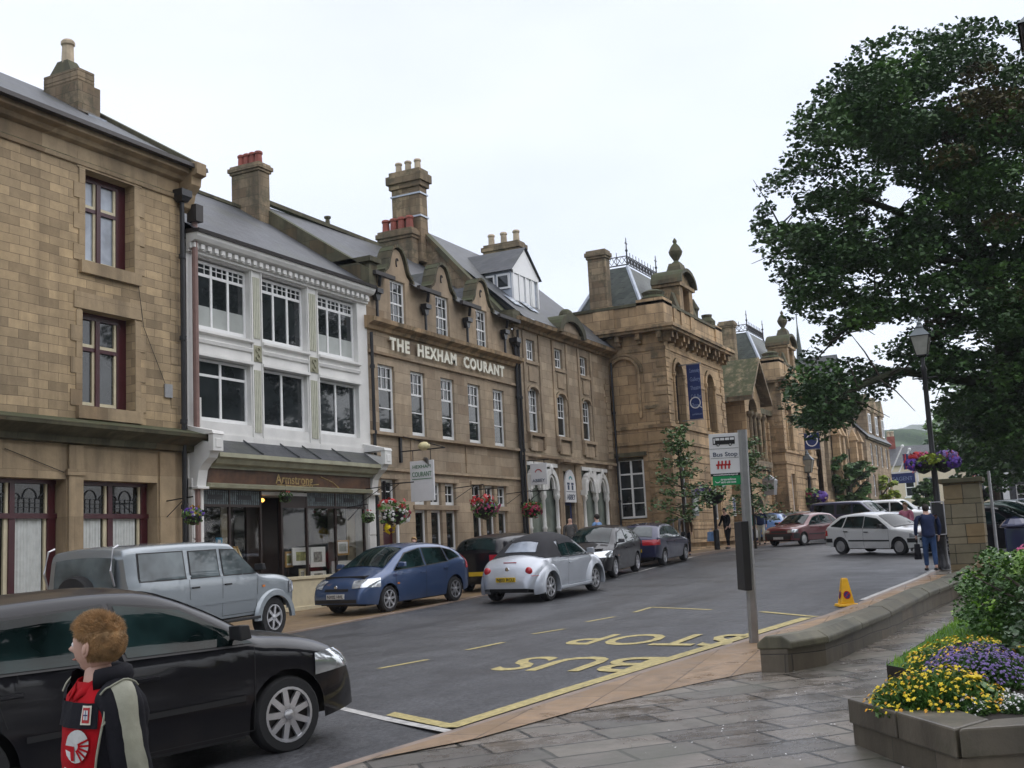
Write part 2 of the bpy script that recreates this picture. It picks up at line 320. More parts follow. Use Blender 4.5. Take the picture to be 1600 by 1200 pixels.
# ---------------- mesh helpers ----------------
class MB:
    def __init__(s, xf=None): s.v = []; s.f = []; s.xf = xf; s.cuts = []
    def cut(s):      # what follows is a piece of its own: build() makes one object per piece
        if s.f and (not s.cuts or s.cuts[-1] != (len(s.v), len(s.f))): s.cuts.append((len(s.v), len(s.f)))
    def add(s, vs, fs):
        o = len(s.v)
        s.v += [s.xf(*q) if s.xf else tuple(q) for q in vs]; s.f += [tuple(i+o for i in f) for f in fs]
    def box(s, x0, x1, y0, y1, z0, z1):
        s.add([(x, y, z) for z in (z0, z1) for (x, y) in ((x0, y0), (x1, y0), (x1, y1), (x0, y1))],
              [(0, 3, 2, 1), (4, 5, 6, 7), (0, 1, 5, 4), (1, 2, 6, 5), (2, 3, 7, 6), (3, 0, 4, 7)])
    def taper(s, x0, x1, y0, y1, z0, z1, dx, dy):   # box whose top is inset
        s.add([(x0, y0, z0), (x1, y0, z0), (x1, y1, z0), (x0, y1, z0), (x0+dx, y0+dy, z1), (x1-dx, y0+dy, z1), (x1-dx, y1-dy, z1), (x0+dx, y1-dy, z1)],
              [(0, 3, 2, 1), (4, 5, 6, 7), (0, 1, 5, 4), (1, 2, 6, 5), (2, 3, 7, 6), (3, 0, 4, 7)])
    def poly(s, pts): s.add(pts, [tuple(range(len(pts)))])
    def prism(s, P, y0, y1):      # polygon in (x,z) pushed along y
        n = len(P); s.add([(x, y0, z) for x, z in P]+[(x, y1, z) for x, z in P],
            [tuple(range(n)), tuple(range(2*n-1, n-1, -1))]+[(i, i+n, (i+1) % n+n, (i+1) % n) for i in range(n)])
    def prismx(s, P, x0, x1):     # polygon in (y,z) pushed along x
        n = len(P); s.add([(x0, y, z) for y, z in P]+[(x1, y, z) for y, z in P],
            [tuple(range(n)), tuple(range(2*n-1, n-1, -1))]+[(i, i+n, (i+1) % n+n, (i+1) % n) for i in range(n)])
    def lathe(s, prof, c=(0, 0, 0), seg=16, axis='z', sx=1, sy=1, caps=True):
        vs = []
        for r, h in prof:
            for k in range(seg):
                a = 2*math.pi*k/seg; x, y = r*math.cos(a)*sx, r*math.sin(a)*sy
                vs.append((c[0]+x, c[1]+y, c[2]+h) if axis == 'z' else (c[0]+x, c[1]+h, c[2]+y) if axis == 'y' else (c[0]+h, c[1]+x, c[2]+y))
        fs = [(i*seg+k, i*seg+(k+1) % seg, (i+1)*seg+(k+1) % seg, (i+1)*seg+k) for i in range(len(prof)-1) for k in range(seg)]
        if caps: fs += [tuple(range(seg)), tuple(range((len(prof)-1)*seg, len(prof)*seg))]
        s.add(vs, fs)
    def tube(s, pts, r, seg=8):
        pts = [Vector(p) for p in pts]; rs = r if isinstance(r, (list, tuple)) else [r]*len(pts); vs = []
        for i, p in enumerate(pts):
            t = (pts[min(i+1, len(pts)-1)]-pts[max(i-1, 0)]).normalized()
            a = t.cross(Vector((0, 0, 1)) if abs(t.z) < .9 else Vector((1, 0, 0))).normalized(); b = t.cross(a)
            for k in range(seg):
                q = p+(a*math.cos(2*math.pi*k/seg)+b*math.sin(2*math.pi*k/seg))*rs[i]; vs.append(tuple(q))
        fs = [(i*seg+k, i*seg+(k+1) % seg, (i+1)*seg+(k+1) % seg, (i+1)*seg+k) for i in range(len(pts)-1) for k in range(seg)]
        fs += [tuple(range(seg)), tuple(range((len(pts)-1)*seg, len(pts)*seg))]
        s.add(vs, fs)
    def ball(s, c, r, seg=14, rings=9, f=None):
        rr = r if isinstance(r, (list, tuple)) else (r, r, r); vs = []
        for i in range(1, rings):
            th = math.pi*i/rings
            for k in range(seg):
                a = 2*math.pi*k/seg; d = (math.sin(th)*math.cos(a), math.sin(th)*math.sin(a), math.cos(th))
                vs.append(tuple(c[j]+d[j]*rr[j] for j in range(3)))
        n = len(vs); vs += [(c[0], c[1], c[2]+rr[2]), (c[0], c[1], c[2]-rr[2])]
        fs = [(i*seg+k, (i+1)*seg+k, (i+1)*seg+(k+1) % seg, i*seg+(k+1) % seg) for i in range(rings-2) for k in range(seg)]
        fs += [(n, k, (k+1) % seg) for k in range(seg)]+[(n+1, (rings-2)*seg+(k+1) % seg, (rings-2)*seg+k) for k in range(seg)]
        s.add(vs, fs)
    def wall(s, x0, x1, z0, z1, y, holes, depth):
        # sheet at y with openings; each opening (a,b,c,d[,arch]) gets reveals going back by depth
        xs = sorted(set([x0, x1]+[h[0] for h in holes]+[h[1] for h in holes])); zs = sorted(set([z0, z1]+[h[2] for h in holes]+[h[3] for h in holes]))
        xs = [x for x in xs if x0 <= x <= x1]; zs = [z for z in zs if z0 <= z <= z1]
        for a, b in zip(xs, xs[1:]):
            for c, d in zip(zs, zs[1:]):
                if b-a < 1e-5 or d-c < 1e-5: continue
                mx, mz = (a+b)/2, (c+d)/2
                if any(h[0] < mx < h[1] and h[2] < mz < h[3] for h in holes): continue
                s.poly([(a, y, c), (b, y, c), (b, y, d), (a, y, d)])
        for h in holes:
            a, b, c, d = h[:4]; dd = h[5] if len(h) > 5 else depth; Y2 = y+dd; ar = h[4] if len(h) > 4 else 0
            if ar:    # arch of rise ar at the top
                zc = d-ar; n = 12; pts = []
                for k in range(n+1):
                    t = math.pi*k/n
                    pts.append(((a+b)/2-(b-a)/2*math.cos(t), zc+ar*math.sin(t)))
                for (p, q) in zip(pts, pts[1:]):
                    s.poly([(p[0], y, p[1]), (q[0], y, q[1]), (q[0], y, d), (p[0], y, d)])
                    s.poly([(p[0], y, p[1]), (p[0], Y2, p[1]), (q[0], Y2, q[1]), (q[0], y, q[1])])
                s.poly([(a, y, c), (a, Y2, c), (a, Y2, zc), (a, y, zc)]); s.poly([(b, y, c), (b, y, zc), (b, Y2, zc), (b, Y2, c)])
            else:
                s.poly([(a, y, c), (a, Y2, c), (a, Y2, d), (a, y, d)]); s.poly([(b, y, c), (b, y, d), (b, Y2, d), (b, Y2, c)])
                s.poly([(a, y, d), (a, Y2, d), (b, Y2, d), (b, y, d)])
            s.poly([(a, y, c), (b, y, c), (b, Y2, c), (a, Y2, c)])
    def arch_ring(s, cx, zc, rx, rz, w, y0, y1, n=14, a0=0, a1=math.pi):
        P = []
        for k in range(n+1):
            t = a0+(a1-a0)*k/n; P.append((math.cos(t), math.sin(t)))
        for p, q in zip(P, P[1:]):
            A = (cx+p[0]*rx, zc+p[1]*rz); B = (cx+q[0]*rx, zc+q[1]*rz); C = (cx+q[0]*(rx+w), zc+q[1]*(rz+w)); D = (cx+p[0]*(rx+w), zc+p[1]*(rz+w))
            s.prism([A, B, C, D], y0, y1)
    def build(s, name, mat, parent=None, smooth=False, ang=35, bevel=0, local=False):
        if s.cuts:
            out = None; v0, f0 = 0, 0
            for v1, f1 in s.cuts+[(len(s.v), len(s.f))]:
                if f1 > f0:
                    q = MB(); q.v = s.v[v0:v1]; q.f = [tuple(i-v0 for i in f) for f in s.f[f0:f1]]; out = q.build(name, mat, parent, smooth, ang, bevel, local)
                v0, f0 = v1, f1
            return out
        me = bpy.data.meshes.new(name); me.from_pydata(s.v, [], s.f); me.validate(); me.update()
        bm = bmesh.new(); bm.from_mesh(me)
        if smooth: bmesh.ops.remove_doubles(bm, verts=bm.verts, dist=2e-5)
        bmesh.ops.recalc_face_normals(bm, faces=bm.faces); bm.to_mesh(me); bm.free()
        o = bpy.data.objects.new(name, me); COL.objects.link(o)
        me.materials.append(MATS[mat] if isinstance(mat, str) else mat)
        if smooth:
            me.shade_smooth(); me.set_sharp_from_angle(angle=R(ang))
        if bevel:
            b = o.modifiers.new('bevel', 'BEVEL'); b.width = bevel; b.segments = 2; b.limit_method = 'ANGLE'; b.angle_limit = R(40)
        if parent:
            o.parent = parent
            if not local:      # vertices are written in world coordinates
                r = parent
                while r.parent: r = r.parent
                if parent is r: o.location = -r.location
        return o
def thing(name, label, cat, loc=(0, 0, 0), rz=0, group=None):
    o = bpy.data.objects.new(name, None); COL.objects.link(o); o.location = loc; o.rotation_euler = (0, 0, rz); o.empty_display_size = .3
    o['label'] = label; o['category'] = cat
    if group: o['group'] = group
    return o
def tag(o, label, cat, group=None):
    o['label'] = label; o['category'] = cat
    if group: o['group'] = group
    return o
def struct(o): o['kind'] = 'structure'; return o
def copy_tree(o, parent=None):
    c = o.copy(); COL.objects.link(c); c.parent = parent
    for ch in list(o.children): copy_tree(ch, c)
    return c
def relabel(o, label, group=None):
    o['label'] = label
    if group: o['group'] = group
    return o
_FONT = None
def text_mb(txt, size, depth=.02, bold=0.0, space=1.0):
    """text as plain mesh data in the xy plane: returns (verts, faces, width)"""
    cu = bpy.data.curves.new('t', 'FONT'); cu.body = txt; cu.size = size; cu.extrude = depth/2; cu.offset = bold; cu.resolution_u = 3; cu.space_character = space
    o = bpy.data.objects.new('t', cu); COL.objects.link(o)
    bpy.context.view_layer.update()
    me = bpy.data.meshes.new_from_object(o.evaluated_get(bpy.context.evaluated_depsgraph_get()))
    vs = [tuple(v.co) for v in me.vertices]; fs = [tuple(p.vertices) for p in me.polygons]
    bpy.data.objects.remove(o); bpy.data.curves.remove(cu); bpy.data.meshes.remove(me)
    w = max(v[0] for v in vs) if vs else 0
    return vs, fs, w
def text_on(mb, txt, size, origin, ex, ey, width=None, depth=.02, bold=0.0, space=1.0):
    """lay text with its lower left at origin, reading along ex, letters up along ey"""
    vs, fs, w = text_mb(txt, size, depth, bold, space); ex = Vector(ex).normalized(); ey = Vector(ey).normalized(); ez = ex.cross(ey); k = width/w if width else 1
    O = Vector(origin); mb.add([tuple(O+ex*v[0]*k+ey*v[1]+ez*v[2]) for v in vs], fs)
def sheet(name, mat, rows, kind=True, smooth=False):
    mb = MB(); n = len(rows[0]); mb.add([tuple(p) for r in rows for p in r], [(i*n+j, i*n+j+1, (i+1)*n+j+1, (i+1)*n+j) for i in range(len(rows)-1) for j in range(n-1)])
    o = mb.build(name, mat, smooth=smooth, ang=60)
    if kind: struct(o)
    return o
# ================= THE GROUND =================
KERB = [(-40, 10.5), (-12, 7.5), (0, 6.15), (7.5, 5.25), (8.84, 5.08), (10.95, 4.87), (14.05, 4.48), (18.2, 3.98), (21, 3.95), (27, 3.95), (33, 3.95), (36, 3.4), (38, 1.5)]
def kerbY(x): return interp(KERB, x)-.18
XS = [-40, -20, -12, -6, 0, 2, 4, 6, 7.5, 8.84, 10, 10.95, 12, 13, 14.05, 15, 16, 17, 18.2, 19, 21, 24, 27, 30, 33, 34, 36, 38, 41, 44, 48, 54, 60, 67, 75, 90, 110, 140]
YL = 14.1
sheet('ground', 'grass_base', [[(x, y, gh(x, 14)-.35 if x < 200 else gh(x, 14)-.35) for y in (-3000, -300, -60, 0, 14, 60, 300, 3000)] for x in (-2500, -300, -40, 34, 44, 60, 75, 110, 200, 300, 3000)])
sheet('road', 'asphalt', [[(x, y, gh(x, y)) for y in (-60, -30, -12, -6, 0, 2, 4, 6, 8, 10, 12, 14, 14.3)] for x in XS])
# left pavement with its kerb
def lk(x): return interp([(-40, 14.4), (26, 14.3), (36, 14.1), (43, 14.1), (44, 13.8)], x)
def kh(x): return interp([(-40, .02), (30, .02), (34, .1), (60, .1)], x)
X2 = [x for x in XS if x < 120]
sheet('pavement', 'left_paving', [[(x, lerp(lk(x)+.14, 19., t), gh(x, 14)+kh(x)) for t in (0, .33, .66, 1)] for x in X2])
mb = MB()
for a, b in zip(X2, X2[1:]):
    ya, yb = lk(a), lk(b); za, zb = gh(a, 14)+kh(a)-.11, gh(b, 14)+kh(b)-.11
    mb.poly([(a, ya, za-.1), (b, yb, zb-.1), (b, yb, zb+.113), (a, ya, za+.113)]); mb.poly([(a, ya, za+.113), (b, yb, zb+.113), (b, yb+.16, zb+.115), (a, ya+.16, za+.115)])
struct(mb.build('kerb', 'kerb_stone'))
# right pavement of big wet flags
RX = [-12, -6, -2, 0, 2, 4, 6, 7.5, 8.84, 10, 10.95, 12, 13, 14.05, 15, 16, 17, 18.2, 19, 21, 24, 27, 30, 33, 36, 38]
sheet('pavement', 'wet_flags', [[(x, y, gh(x, y)+.04) for y in [kerbY(x)-.12]+[q for q in (2.6, 2, 1, 0, -1.5, -4, -8, -25)]] for x in RX])
mb = MB()
for a, b in zip(RX, RX[1:]):
    ya, yb = kerbY(a), kerbY(b); za, zb = gh(a, ya), gh(b, yb)
    mb.poly([(a, ya, za-.1), (b, yb, zb-.1), (b, yb, zb+.04), (a, ya, za+.04)]); mb.poly([(a, ya, za+.04), (b, yb, zb+.04), (b, yb-.13, zb+.044), (a, ya-.13, za+.044)])
struct(mb.build('kerb', 'kerb_stone'))
SAND = [(6.6, 5.2), (7.25, 4.95), (8.14, 4.5), (9.44, 4.22), (11.13, 3.6), (11.8, 3.3), (12.2, 2.9), (14, 2.9), (30, 2.5)]
def sandY(x): return interp(SAND, x)
sheet('pavement', 'sand_paving', [[(x, lerp(kerbY(x)-.135, min(sandY(x), kerbY(x)-.14), t), gh(x, 4)+.045) for t in (0, .5, 1)] for x in [6.6, 7.25, 8.14, 9.44, 10.3, 11.13, 11.8, 12.2, 14.05, 16, 18.2, 21, 27, 30]])
# painted markings
def mark(name, pts, w, mat='road_yellow', dz=.005):
    mb = MB()
    for p, q in zip(pts, pts[1:]):
        p, q = Vector(p[:2]), Vector(q[:2]); d = (q-p).normalized(); n = Vector((-d.y, d.x))*w/2; k = max(1, int((q-p).length/1.2))
        for i in range(k):
            a, b = p.lerp(q, i/k), p.lerp(q, (i+1)/k)
            mb.poly([(u.x, u.y, gh(u.x, u.y)+dz) for u in (a-n, b-n, b+n, a+n)])
    return struct(mb.build(name, mat))
for (p, q) in (((592, 1045), (668, 1031)), ((729, 1016), (787, 1004)), ((832, 991), (882, 983)), ((916, 972), (960, 964))):
    mark('road_marking', [G(*p), G(*q)], .11)
mark('road_marking', [G(991, 957), G(1018, 949), G(1112, 953)], .1)
mark('road_marking', [G(1190, 956), G(1276, 964)], .12)
kl = [(x, kerbY(x)+.27) for x in (8.85, 10.95, 12.5, 14.05, 16, 18.1)]
mark('road_marking', kl, .2)
mark('road_marking', [G(607, 1115), G(708, 1136)], .14)
mark('road_marking', [G(530, 1107), G(706, 1145)], .1, 'road_white', .009)
mark('road_marking', [(x, kerbY(x)+.14) for x in (22, 24, 27, 30, 33)], .13, 'road_white')
mark('road_marking', [G(*q) for q in ((1100, 866), (1000, 893), (930, 908))], .08, 'road_white')
mark('road_marking', [G(1110, 870), G(1250, 858)], .06, 'road_white')
# BUS STOP lettering: reads for a driver coming down the hill, so upside down from here
def roadtext(txt, P0, P1, height, w):
    P0, P1 = Vector(P0[:2]), Vector(P1[:2]); mb = MB()
    text_on(mb, txt, 1.0, (P0.x, P0.y, 0), (P1.x-P0.x, P1.y-P0.y, 0), (-1, 0.0, 0), w, .0, .014)
    k = height/.72; base = P0
    mb.v = [(base.x+(v[0]-base.x)*k, v[1]+(v[0]-base.x)*0, 0) for v in mb.v]
    mb.v = [(v[0], v[1], gh(v[0], v[1])+.005) for v in mb.v]
    return struct(mb.build('road_marking', 'road_yellow'))
roadtext('BUS', (13.42, 4.68), (13.72, 6.86), 1.3, 2.2)
roadtext('STOP', (15.75, 4.3), (16.25, 6.95), 1.35, 2.85)
# manhole covers and litter of fallen petals on the flags
# ================= LOW STONE WALL =================
WL = [(11.85, 3.05), (12.4, 2.78), (15.1, 2.55), (20.05, 2.36), (23.5, 2.3), (25.9, 2.35)]
tw = thing('stone_wall', 'low wet stone wall with flat coping between road pavement and flagged path', 'wall', (11.9, 3, gh(11.9, 3)))
def strip(mb, off0, off1, z0, z1, step=None):
    n = len(WL)
    for i in range(n-1):
        (ax, ay), (bx, by) = WL[i], WL[i+1]
        k = max(1, int((bx-ax)/.9))
        for j in range(k):
            g = .006 if step else 0
            x0, x1 = lerp(ax, bx, j/k)+g, lerp(ax, bx, (j+1)/k)-g; y0, y1 = lerp(ay, by, j/k), lerp(ay, by, (j+1)/k)
            za, zb = gh(x0, 3), gh(x1, 3); dz = random.uniform(-.008, .008) if step else 0
            if step:
                h = z1-z0; P_ = [(off0, 0), (off0, h*.5), (off0*.45, h), (off1*.45, h), (off1, h*.5), (off1, 0)]; e0, e1 = random.uniform(-.006, .006), random.uniform(-.006, .006)
                mb.add([(x0, y0+a+e0, za+z0+b+dz) for a, b in P_]+[(x1, y1+a+e1, zb+z0+b+dz) for a, b in P_], [tuple(range(6)), tuple(range(11, 5, -1))]+[(q, (q+1) % 6, (q+1) % 6+6, q+6) for q in range(6)]); continue
            vs = [(x0, y0+off0, za+z0), (x1, y1+off0, zb+z0), (x1, y1+off1, zb+z0), (x0, y0+off1, za+z0), (x0, y0+off0, za+z1+dz), (x1, y1+off0, zb+z1+dz), (x1, y1+off1, zb+z1+dz), (x0, y0+off1, za+z1+dz)]
            mb.add(vs, [(0, 3, 2, 1), (4, 5, 6, 7), (0, 1, 5, 4), (1, 2, 6, 5), (2, 3, 7, 6), (3, 0, 4, 7)])
mb = MB(); strip(mb, -.15, .13, -.1, .27); mb.build('masonry', 'wall_stone', tw)
mb = MB(); strip(mb, -.19, .17, .27, .41, True); mb.build('coping', 'coping_stone', tw, bevel=.018)
# gate pillar at its far end
px0, py0 = 26.1, 2.02
tp = thing('gate_pillar', 'square stone gate pillar with flat dark cap behind the end of the low wall', 'pillar', (px0+.4, py0+.4, gh(26, 2)))
zg = gh(26.4, 2.4)
mb = MB(); zz = zg-.1; hs = [.42, .36, .34, .4, .4, .34]
for i, h in enumerate(hs):
    e = random.uniform(-.008, .008); mb.box(px0-e, px0+.62+e, py0-e, py0+.74+e, zz, zz+h-.012); mb.box(px0+.015, px0+.6, py0+.015, py0+.72, zz+h-.012, zz+h); zz += h
mb.build('shaft', 'pillar_stone', tp, bevel=.012)
mb = MB(); mb.box(px0-.07, px0+.69, py0-.07, py0+.81, zz, zz+.1); mb.build('cap', 'mossy_stone', tp, bevel=.015)
# stone bench end / trough by the pillar
tb = thing('stone_trough', 'pale sandstone trough with a rounded end at the foot of the gate pillar', 'trough', (25.0, 1.9, gh(25, 2)))
mb = MB(); zb = gh(25, 1.9)
prof = [(1.35, zb), (2.1, zb)]+[(2.1+.14*math.sin(a), zb+.2+.2*(1-math.cos(a))-.0) for a in [R(t) for t in range(0, 181, 20)]]+[(1.35, zb+.6)]
prof = [(1.35, zb), (2.16, zb), (2.22, zb+.14), (2.24, zb+.3), (2.2, zb+.45), (2.1, zb+.55), (1.95, zb+.6), (1.35, zb+.6)]
mb.prismx(prof, 24.75, 25.35); mb.build('trough_body', 'sand_paving', tb, bevel=.02)
mb = MB(); mb.box(24.738, 24.76, 1.42, 1.85, zb+.4, zb+.52); mb.build('slot', 'black_iron', tb)

# ================= BUILDINGS =================
def window(par, x0, x1, z0, z1, y, cols=(), rows=(), fm='white_frame', gm='window_glass', fw=.06, bar=.03, thin=None, xf=None, d=.06, arch=0, sill=None, bottom=.09, name='window'):
    """sash window whose front lies at y: frame mesh with a pane below it"""
    mb = MB(xf)
    mb.box(x0, x0+fw, y, y+d, z0, z1); mb.box(x1-fw, x1, y, y+d, z0, z1); mb.box(x0+fw, x1-fw, y+.002, y+d, z0, z0+bottom)
    mb.box(x0+fw, x1-fw, y+.002, y+d, z1-fw, z1)
    for c in cols:
        c = (c, bar) if not isinstance(c, tuple) else c; u = lerp(x0, x1, c[0]); zz0 = lerp(z0, z1, c[2]) if len(c) > 2 else z0+bottom; zz1 = lerp(z0, z1, c[3]) if len(c) > 3 else z1-fw
        mb.box(u-c[1]/2, u+c[1]/2, y+.006, y+d-.01, zz0, zz1)
    for r in rows:
        r = (r, bar) if not isinstance(r, tuple) else r; u = lerp(z0, z1, r[0]); mb.box(x0+fw, x1-fw, y+.009, y+d-.012, u-r[1]/2, u+r[1]/2)
    o = mb.build(name, fm, par)
    g = MB(xf); g.box(x0+.01, x1-.01, y+d*.55, y+d*.55+.01, z0+.01, z1-.01); g.build('pane', gm, o)
    return o
def shell(par, x0, x1, yb, z0, z1, yf, mat, name='wall', inset=.45):
    """the sides, back and hidden core of a terrace house behind its street front"""
    mb = MB(); mb.box(x0+.003, x1-.003, yf+inset, yb, z0, z1); return mb.build(name, mat, par)
def pots(par, pts, r, h, mat):
    for (x, y, z) in pts:
        mb = MB(); mb.lathe([(r*1.1, 0), (r, .08), (r*.9, h*.75), (r*1.12, h*.8), (r*1.12, h*.92), (r*.85, h)], (x, y, z), 10); mb.build('chimney_pot', mat, par, smooth=True)
def chimney(par, x0, x1, y0, y1, zb, zt, cap=.12, capz=.35, mat='chimney_stone', pot=None, shoulder=None):
    mb = MB(); mb.box(x0, x1, y0, y1, zb, zt-capz); 
    mb.box(x0-cap*.5, x1+cap*.5, y0-cap*.5, y1+cap*.5, zt-capz, zt-capz*.72); mb.box(x0-cap, x1+cap, y0-cap, y1+cap, zt-capz*.72, zt-capz*.25); mb.box(x0-cap*.4, x1+cap*.4, y0-cap*.4, y1+cap*.4, zt-capz*.25, zt)
    c = mb.build('chimney', mat, par, bevel=.015)
    if pot:
        n, r, h, pm = pot
        pots(c, [((x0+x1)/2, lerp(y0+.2, y1-.2, i/(max(1, n-1))) if n > 1 else (y0+y1)/2, zt) for i in range(n)], r, h, pm)
    return c
def downpipe(par, x, y, z0, z1, r=.055, mat='black_iron', hopper=True):
    mb = MB(); mb.tube([(x, y, z0), (x, y, z1)], r, 8)
    z = z0+1
    while z < z1-.3: mb.lathe([(r*1.5, -.05), (r*1.5, .05)], (x, y, z), 8); z += 1.9
    if hopper: mb.taper(x-.09, x+.09, y-.1, y+.1, z1-.12, z1, -.07, -.05); mb.box(x-.17, x+.17, y-.16, y+.16, z1, z1+.16)
    return mb.build('downpipe', mat, par)

# ---- 1. end building of yellow sandstone blocks ----
A = thing('stone_building', 'yellow sandstone block building with maroon ground floor windows at the left edge', 'building', (12, 18, 0))
F = 18.0
h1 = [(16.72, 18.1, 7.95, 9.93), (16.66, 18.12, 4.92, 6.94)]
gwin = [(12.4, 16.28, .9, 3.42), (16.68, 18.76, .9, 3.42)]
mb = MB(); h0 = [(a-4.6, b-4.6, c, d) for a, b, c, d in h1]
mb.wall(4, 19.62, 4.45, 10.35, F, h1+h0, .34); mb.build('wall', 'sandstone_block', A)
mb = MB(); mb.wall(4, 19.62, -.4, 4.12, F, gwin, .35)
mb.build('wall', 'dressed_stone', A)
mb = MB()     # plain raised dressings round the openings (long and short jambs)
for a, b, c, d in h1+h0:
    mb.cut(); z = c; k = 0
    while z < d-.05:
        e = .16 if k % 2 else .30; zt = min(z+.33, d); mb.box(a-e, a-.001, F-.02, F+.02, z, zt-.004); mb.box(b+.001, b+e, F-.02, F+.02, z, zt-.004); z = zt; k += 1
    mb.box(a-.22, b+.22, F-.025, F+.02, d, d+.34)
    mb.box(a-.15, b+.15, F-.09, F+.02, c-.26, c-.002)
mb.build('window_surround', 'dressed_stone', A)
mb = MB()
for i in range(12):     # quoins at the right corner
    z = 4.6+i*.5; mb.box(19.62-(.42 if i % 2 else .26), 19.64, F-.012, F+.05, z, z+.49)
mb.build('quoins', 'sandstone_block', A)
# string cornice over the ground floor, mossy, and the main cornice
mb = MB(); mb.prismx([(18.02, 4.12), (17.86, 4.14), (17.84, 4.26), (17.72, 4.32), (17.5, 4.42), (17.48, 4.5), (17.9, 4.62), (18.02, 4.66)], 4, 19.95); mb.build('string_course', 'mossy_stone', A)
mb = MB(); mb.prismx([(18.02, 9.96), (17.95, 9.98), (17.93, 10.06), (17.98, 10.1), (17.98, 10.38), (17.86, 10.42), (17.8, 10.5), (17.66, 10.55), (17.66, 10.66), (18.1, 10.68)], 4, 19.72)
mb.build('cornice', 'dressed_stone', A)
mb = MB(); mb.prismx([(18.1, 10.68), (17.5, 10.66), (17.52, 10.76), (18.1, 10.78)], 4, 19.95); mb.build('gutter', 'gutter_dark', A)
mb = MB(); mb.prismx([(17.98, 9.7), (17.86, 9.8), (17.78, 10.12), (17.62, 10.3), (17.6, 10.48), (17.45, 10.52), (17.45, 10.8), (18.0, 10.82)], 19.5, 19.82); mb.build('bracket', 'dressed_stone', A)
mb = MB(); mb.add([(4, 17.6, 10.74), (19.5, 17.6, 10.74), (19.5, 21.9, 13.4), (4, 21.9, 13.4), (4, 27, 11), (19.5, 27, 11)], [(0, 1, 2, 3), (3, 2, 5, 4)]); mb.build('roof', 'roof_slate', A)
mb = MB(); mb.prismx([(17.6, 10.6), (17.6, 10.86), (21.9, 13.5), (27, 11.1), (27, 10.8), (21.9, 13.2)], 19.48, 19.8); mb.build('coping', 'mossy_stone', A)
mb = MB(); mb.prismx([(18, -.4), (18, 10.85), (21.9, 13.3), (27, 10.9), (27, -.4)], 19.55, 19.66); mb.build('wall', 'sandstone_block', A)
mb = MB(); mb.box(17.2, 17.65, 19.0, 19.02, 0, 0); 
sl = MB(); u = lambda y, dz=0: 10.74+(y-17.6)*(2.66/4.3)+dz
sl.add([(18.45, 19.75, u(19.75, .05)), (19.0, 19.75, u(19.75, .05)), (19.0, 20.2, u(20.2, .05)), (18.45, 20.2, u(20.2, .05)), (18.45, 19.75, u(19.75)), (19.0, 19.75, u(19.75))], [(0, 1, 2, 3), (0, 1, 5, 4)]); sl.build('skylight', 'sky_glass', A)
shell(A, 4, 19.6, 27, -.4, 10.6, F, 'far_stone')
c = chimney(A, 18.68, 19.2, 20.35, 21.5, 12.0, 13.5, .0, .3, pot=None)
mb = MB(); mb.taper(18.6, 19.28, 20.25, 21.65, 12.0, 13.1, 0, .0); mb.build('stack', 'chimney_stone', c)
mb = MB(); mb.taper(18.7, 19.2, 20.55, 21.45, 13.35, 13.85, .1, .28); mb.build('shoulder', 'mossy_stone', c); pots(c, [(18.95, 20.98, 13.8)], .15, .62, 'buff_pot')
# upper windows: maroon frames with cream inner sashes
for a, b, c_, d in h1+h0:
    y = F+.26
    mb = MB(); mb.box(a, a+.1, y, y+.08, c_, d); mb.box(b-.26, b, y, y+.08, c_, d); mb.box(a+.1, b-.26, y+.002, y+.08, d-.14, d); mb.box(a+.1, b-.26, y+.002, y+.08, c_, c_+.07)
    xm = (a+.1+b-.26)/2; mb.box(xm-.055, xm+.055, y-.02, y+.08, c_, d-.14); zm = lerp(c_, d, .62); mb.box(a+.1, b-.26, y+.004, y+.078, zm-.04, zm+.04)
    wn = mb.build('window', 'maroon_paint', A)
    mb = MB()
    for (p, q) in ((a+.1, xm-.055), (xm+.055, b-.26)):
        mb.cut()
        for (r_, s_) in ((c_+.07, zm-.04), (zm+.04, d-.14)):
            mb.box(q-.06, q, y+.02, y+.07, r_, s_); mb.box(p, q-.06, y+.022, y+.07, r_, r_+.07); mb.box(p, p+.02, y+.022, y+.07, r_+.07, s_)
    mb.build('sash', 'cream_paint', wn)
    g = MB(); g.box(a, b, y+.06, y+.07, c_, d); g.build('pane', 'sky_glass' if d > 8 else 'window_glass', wn)
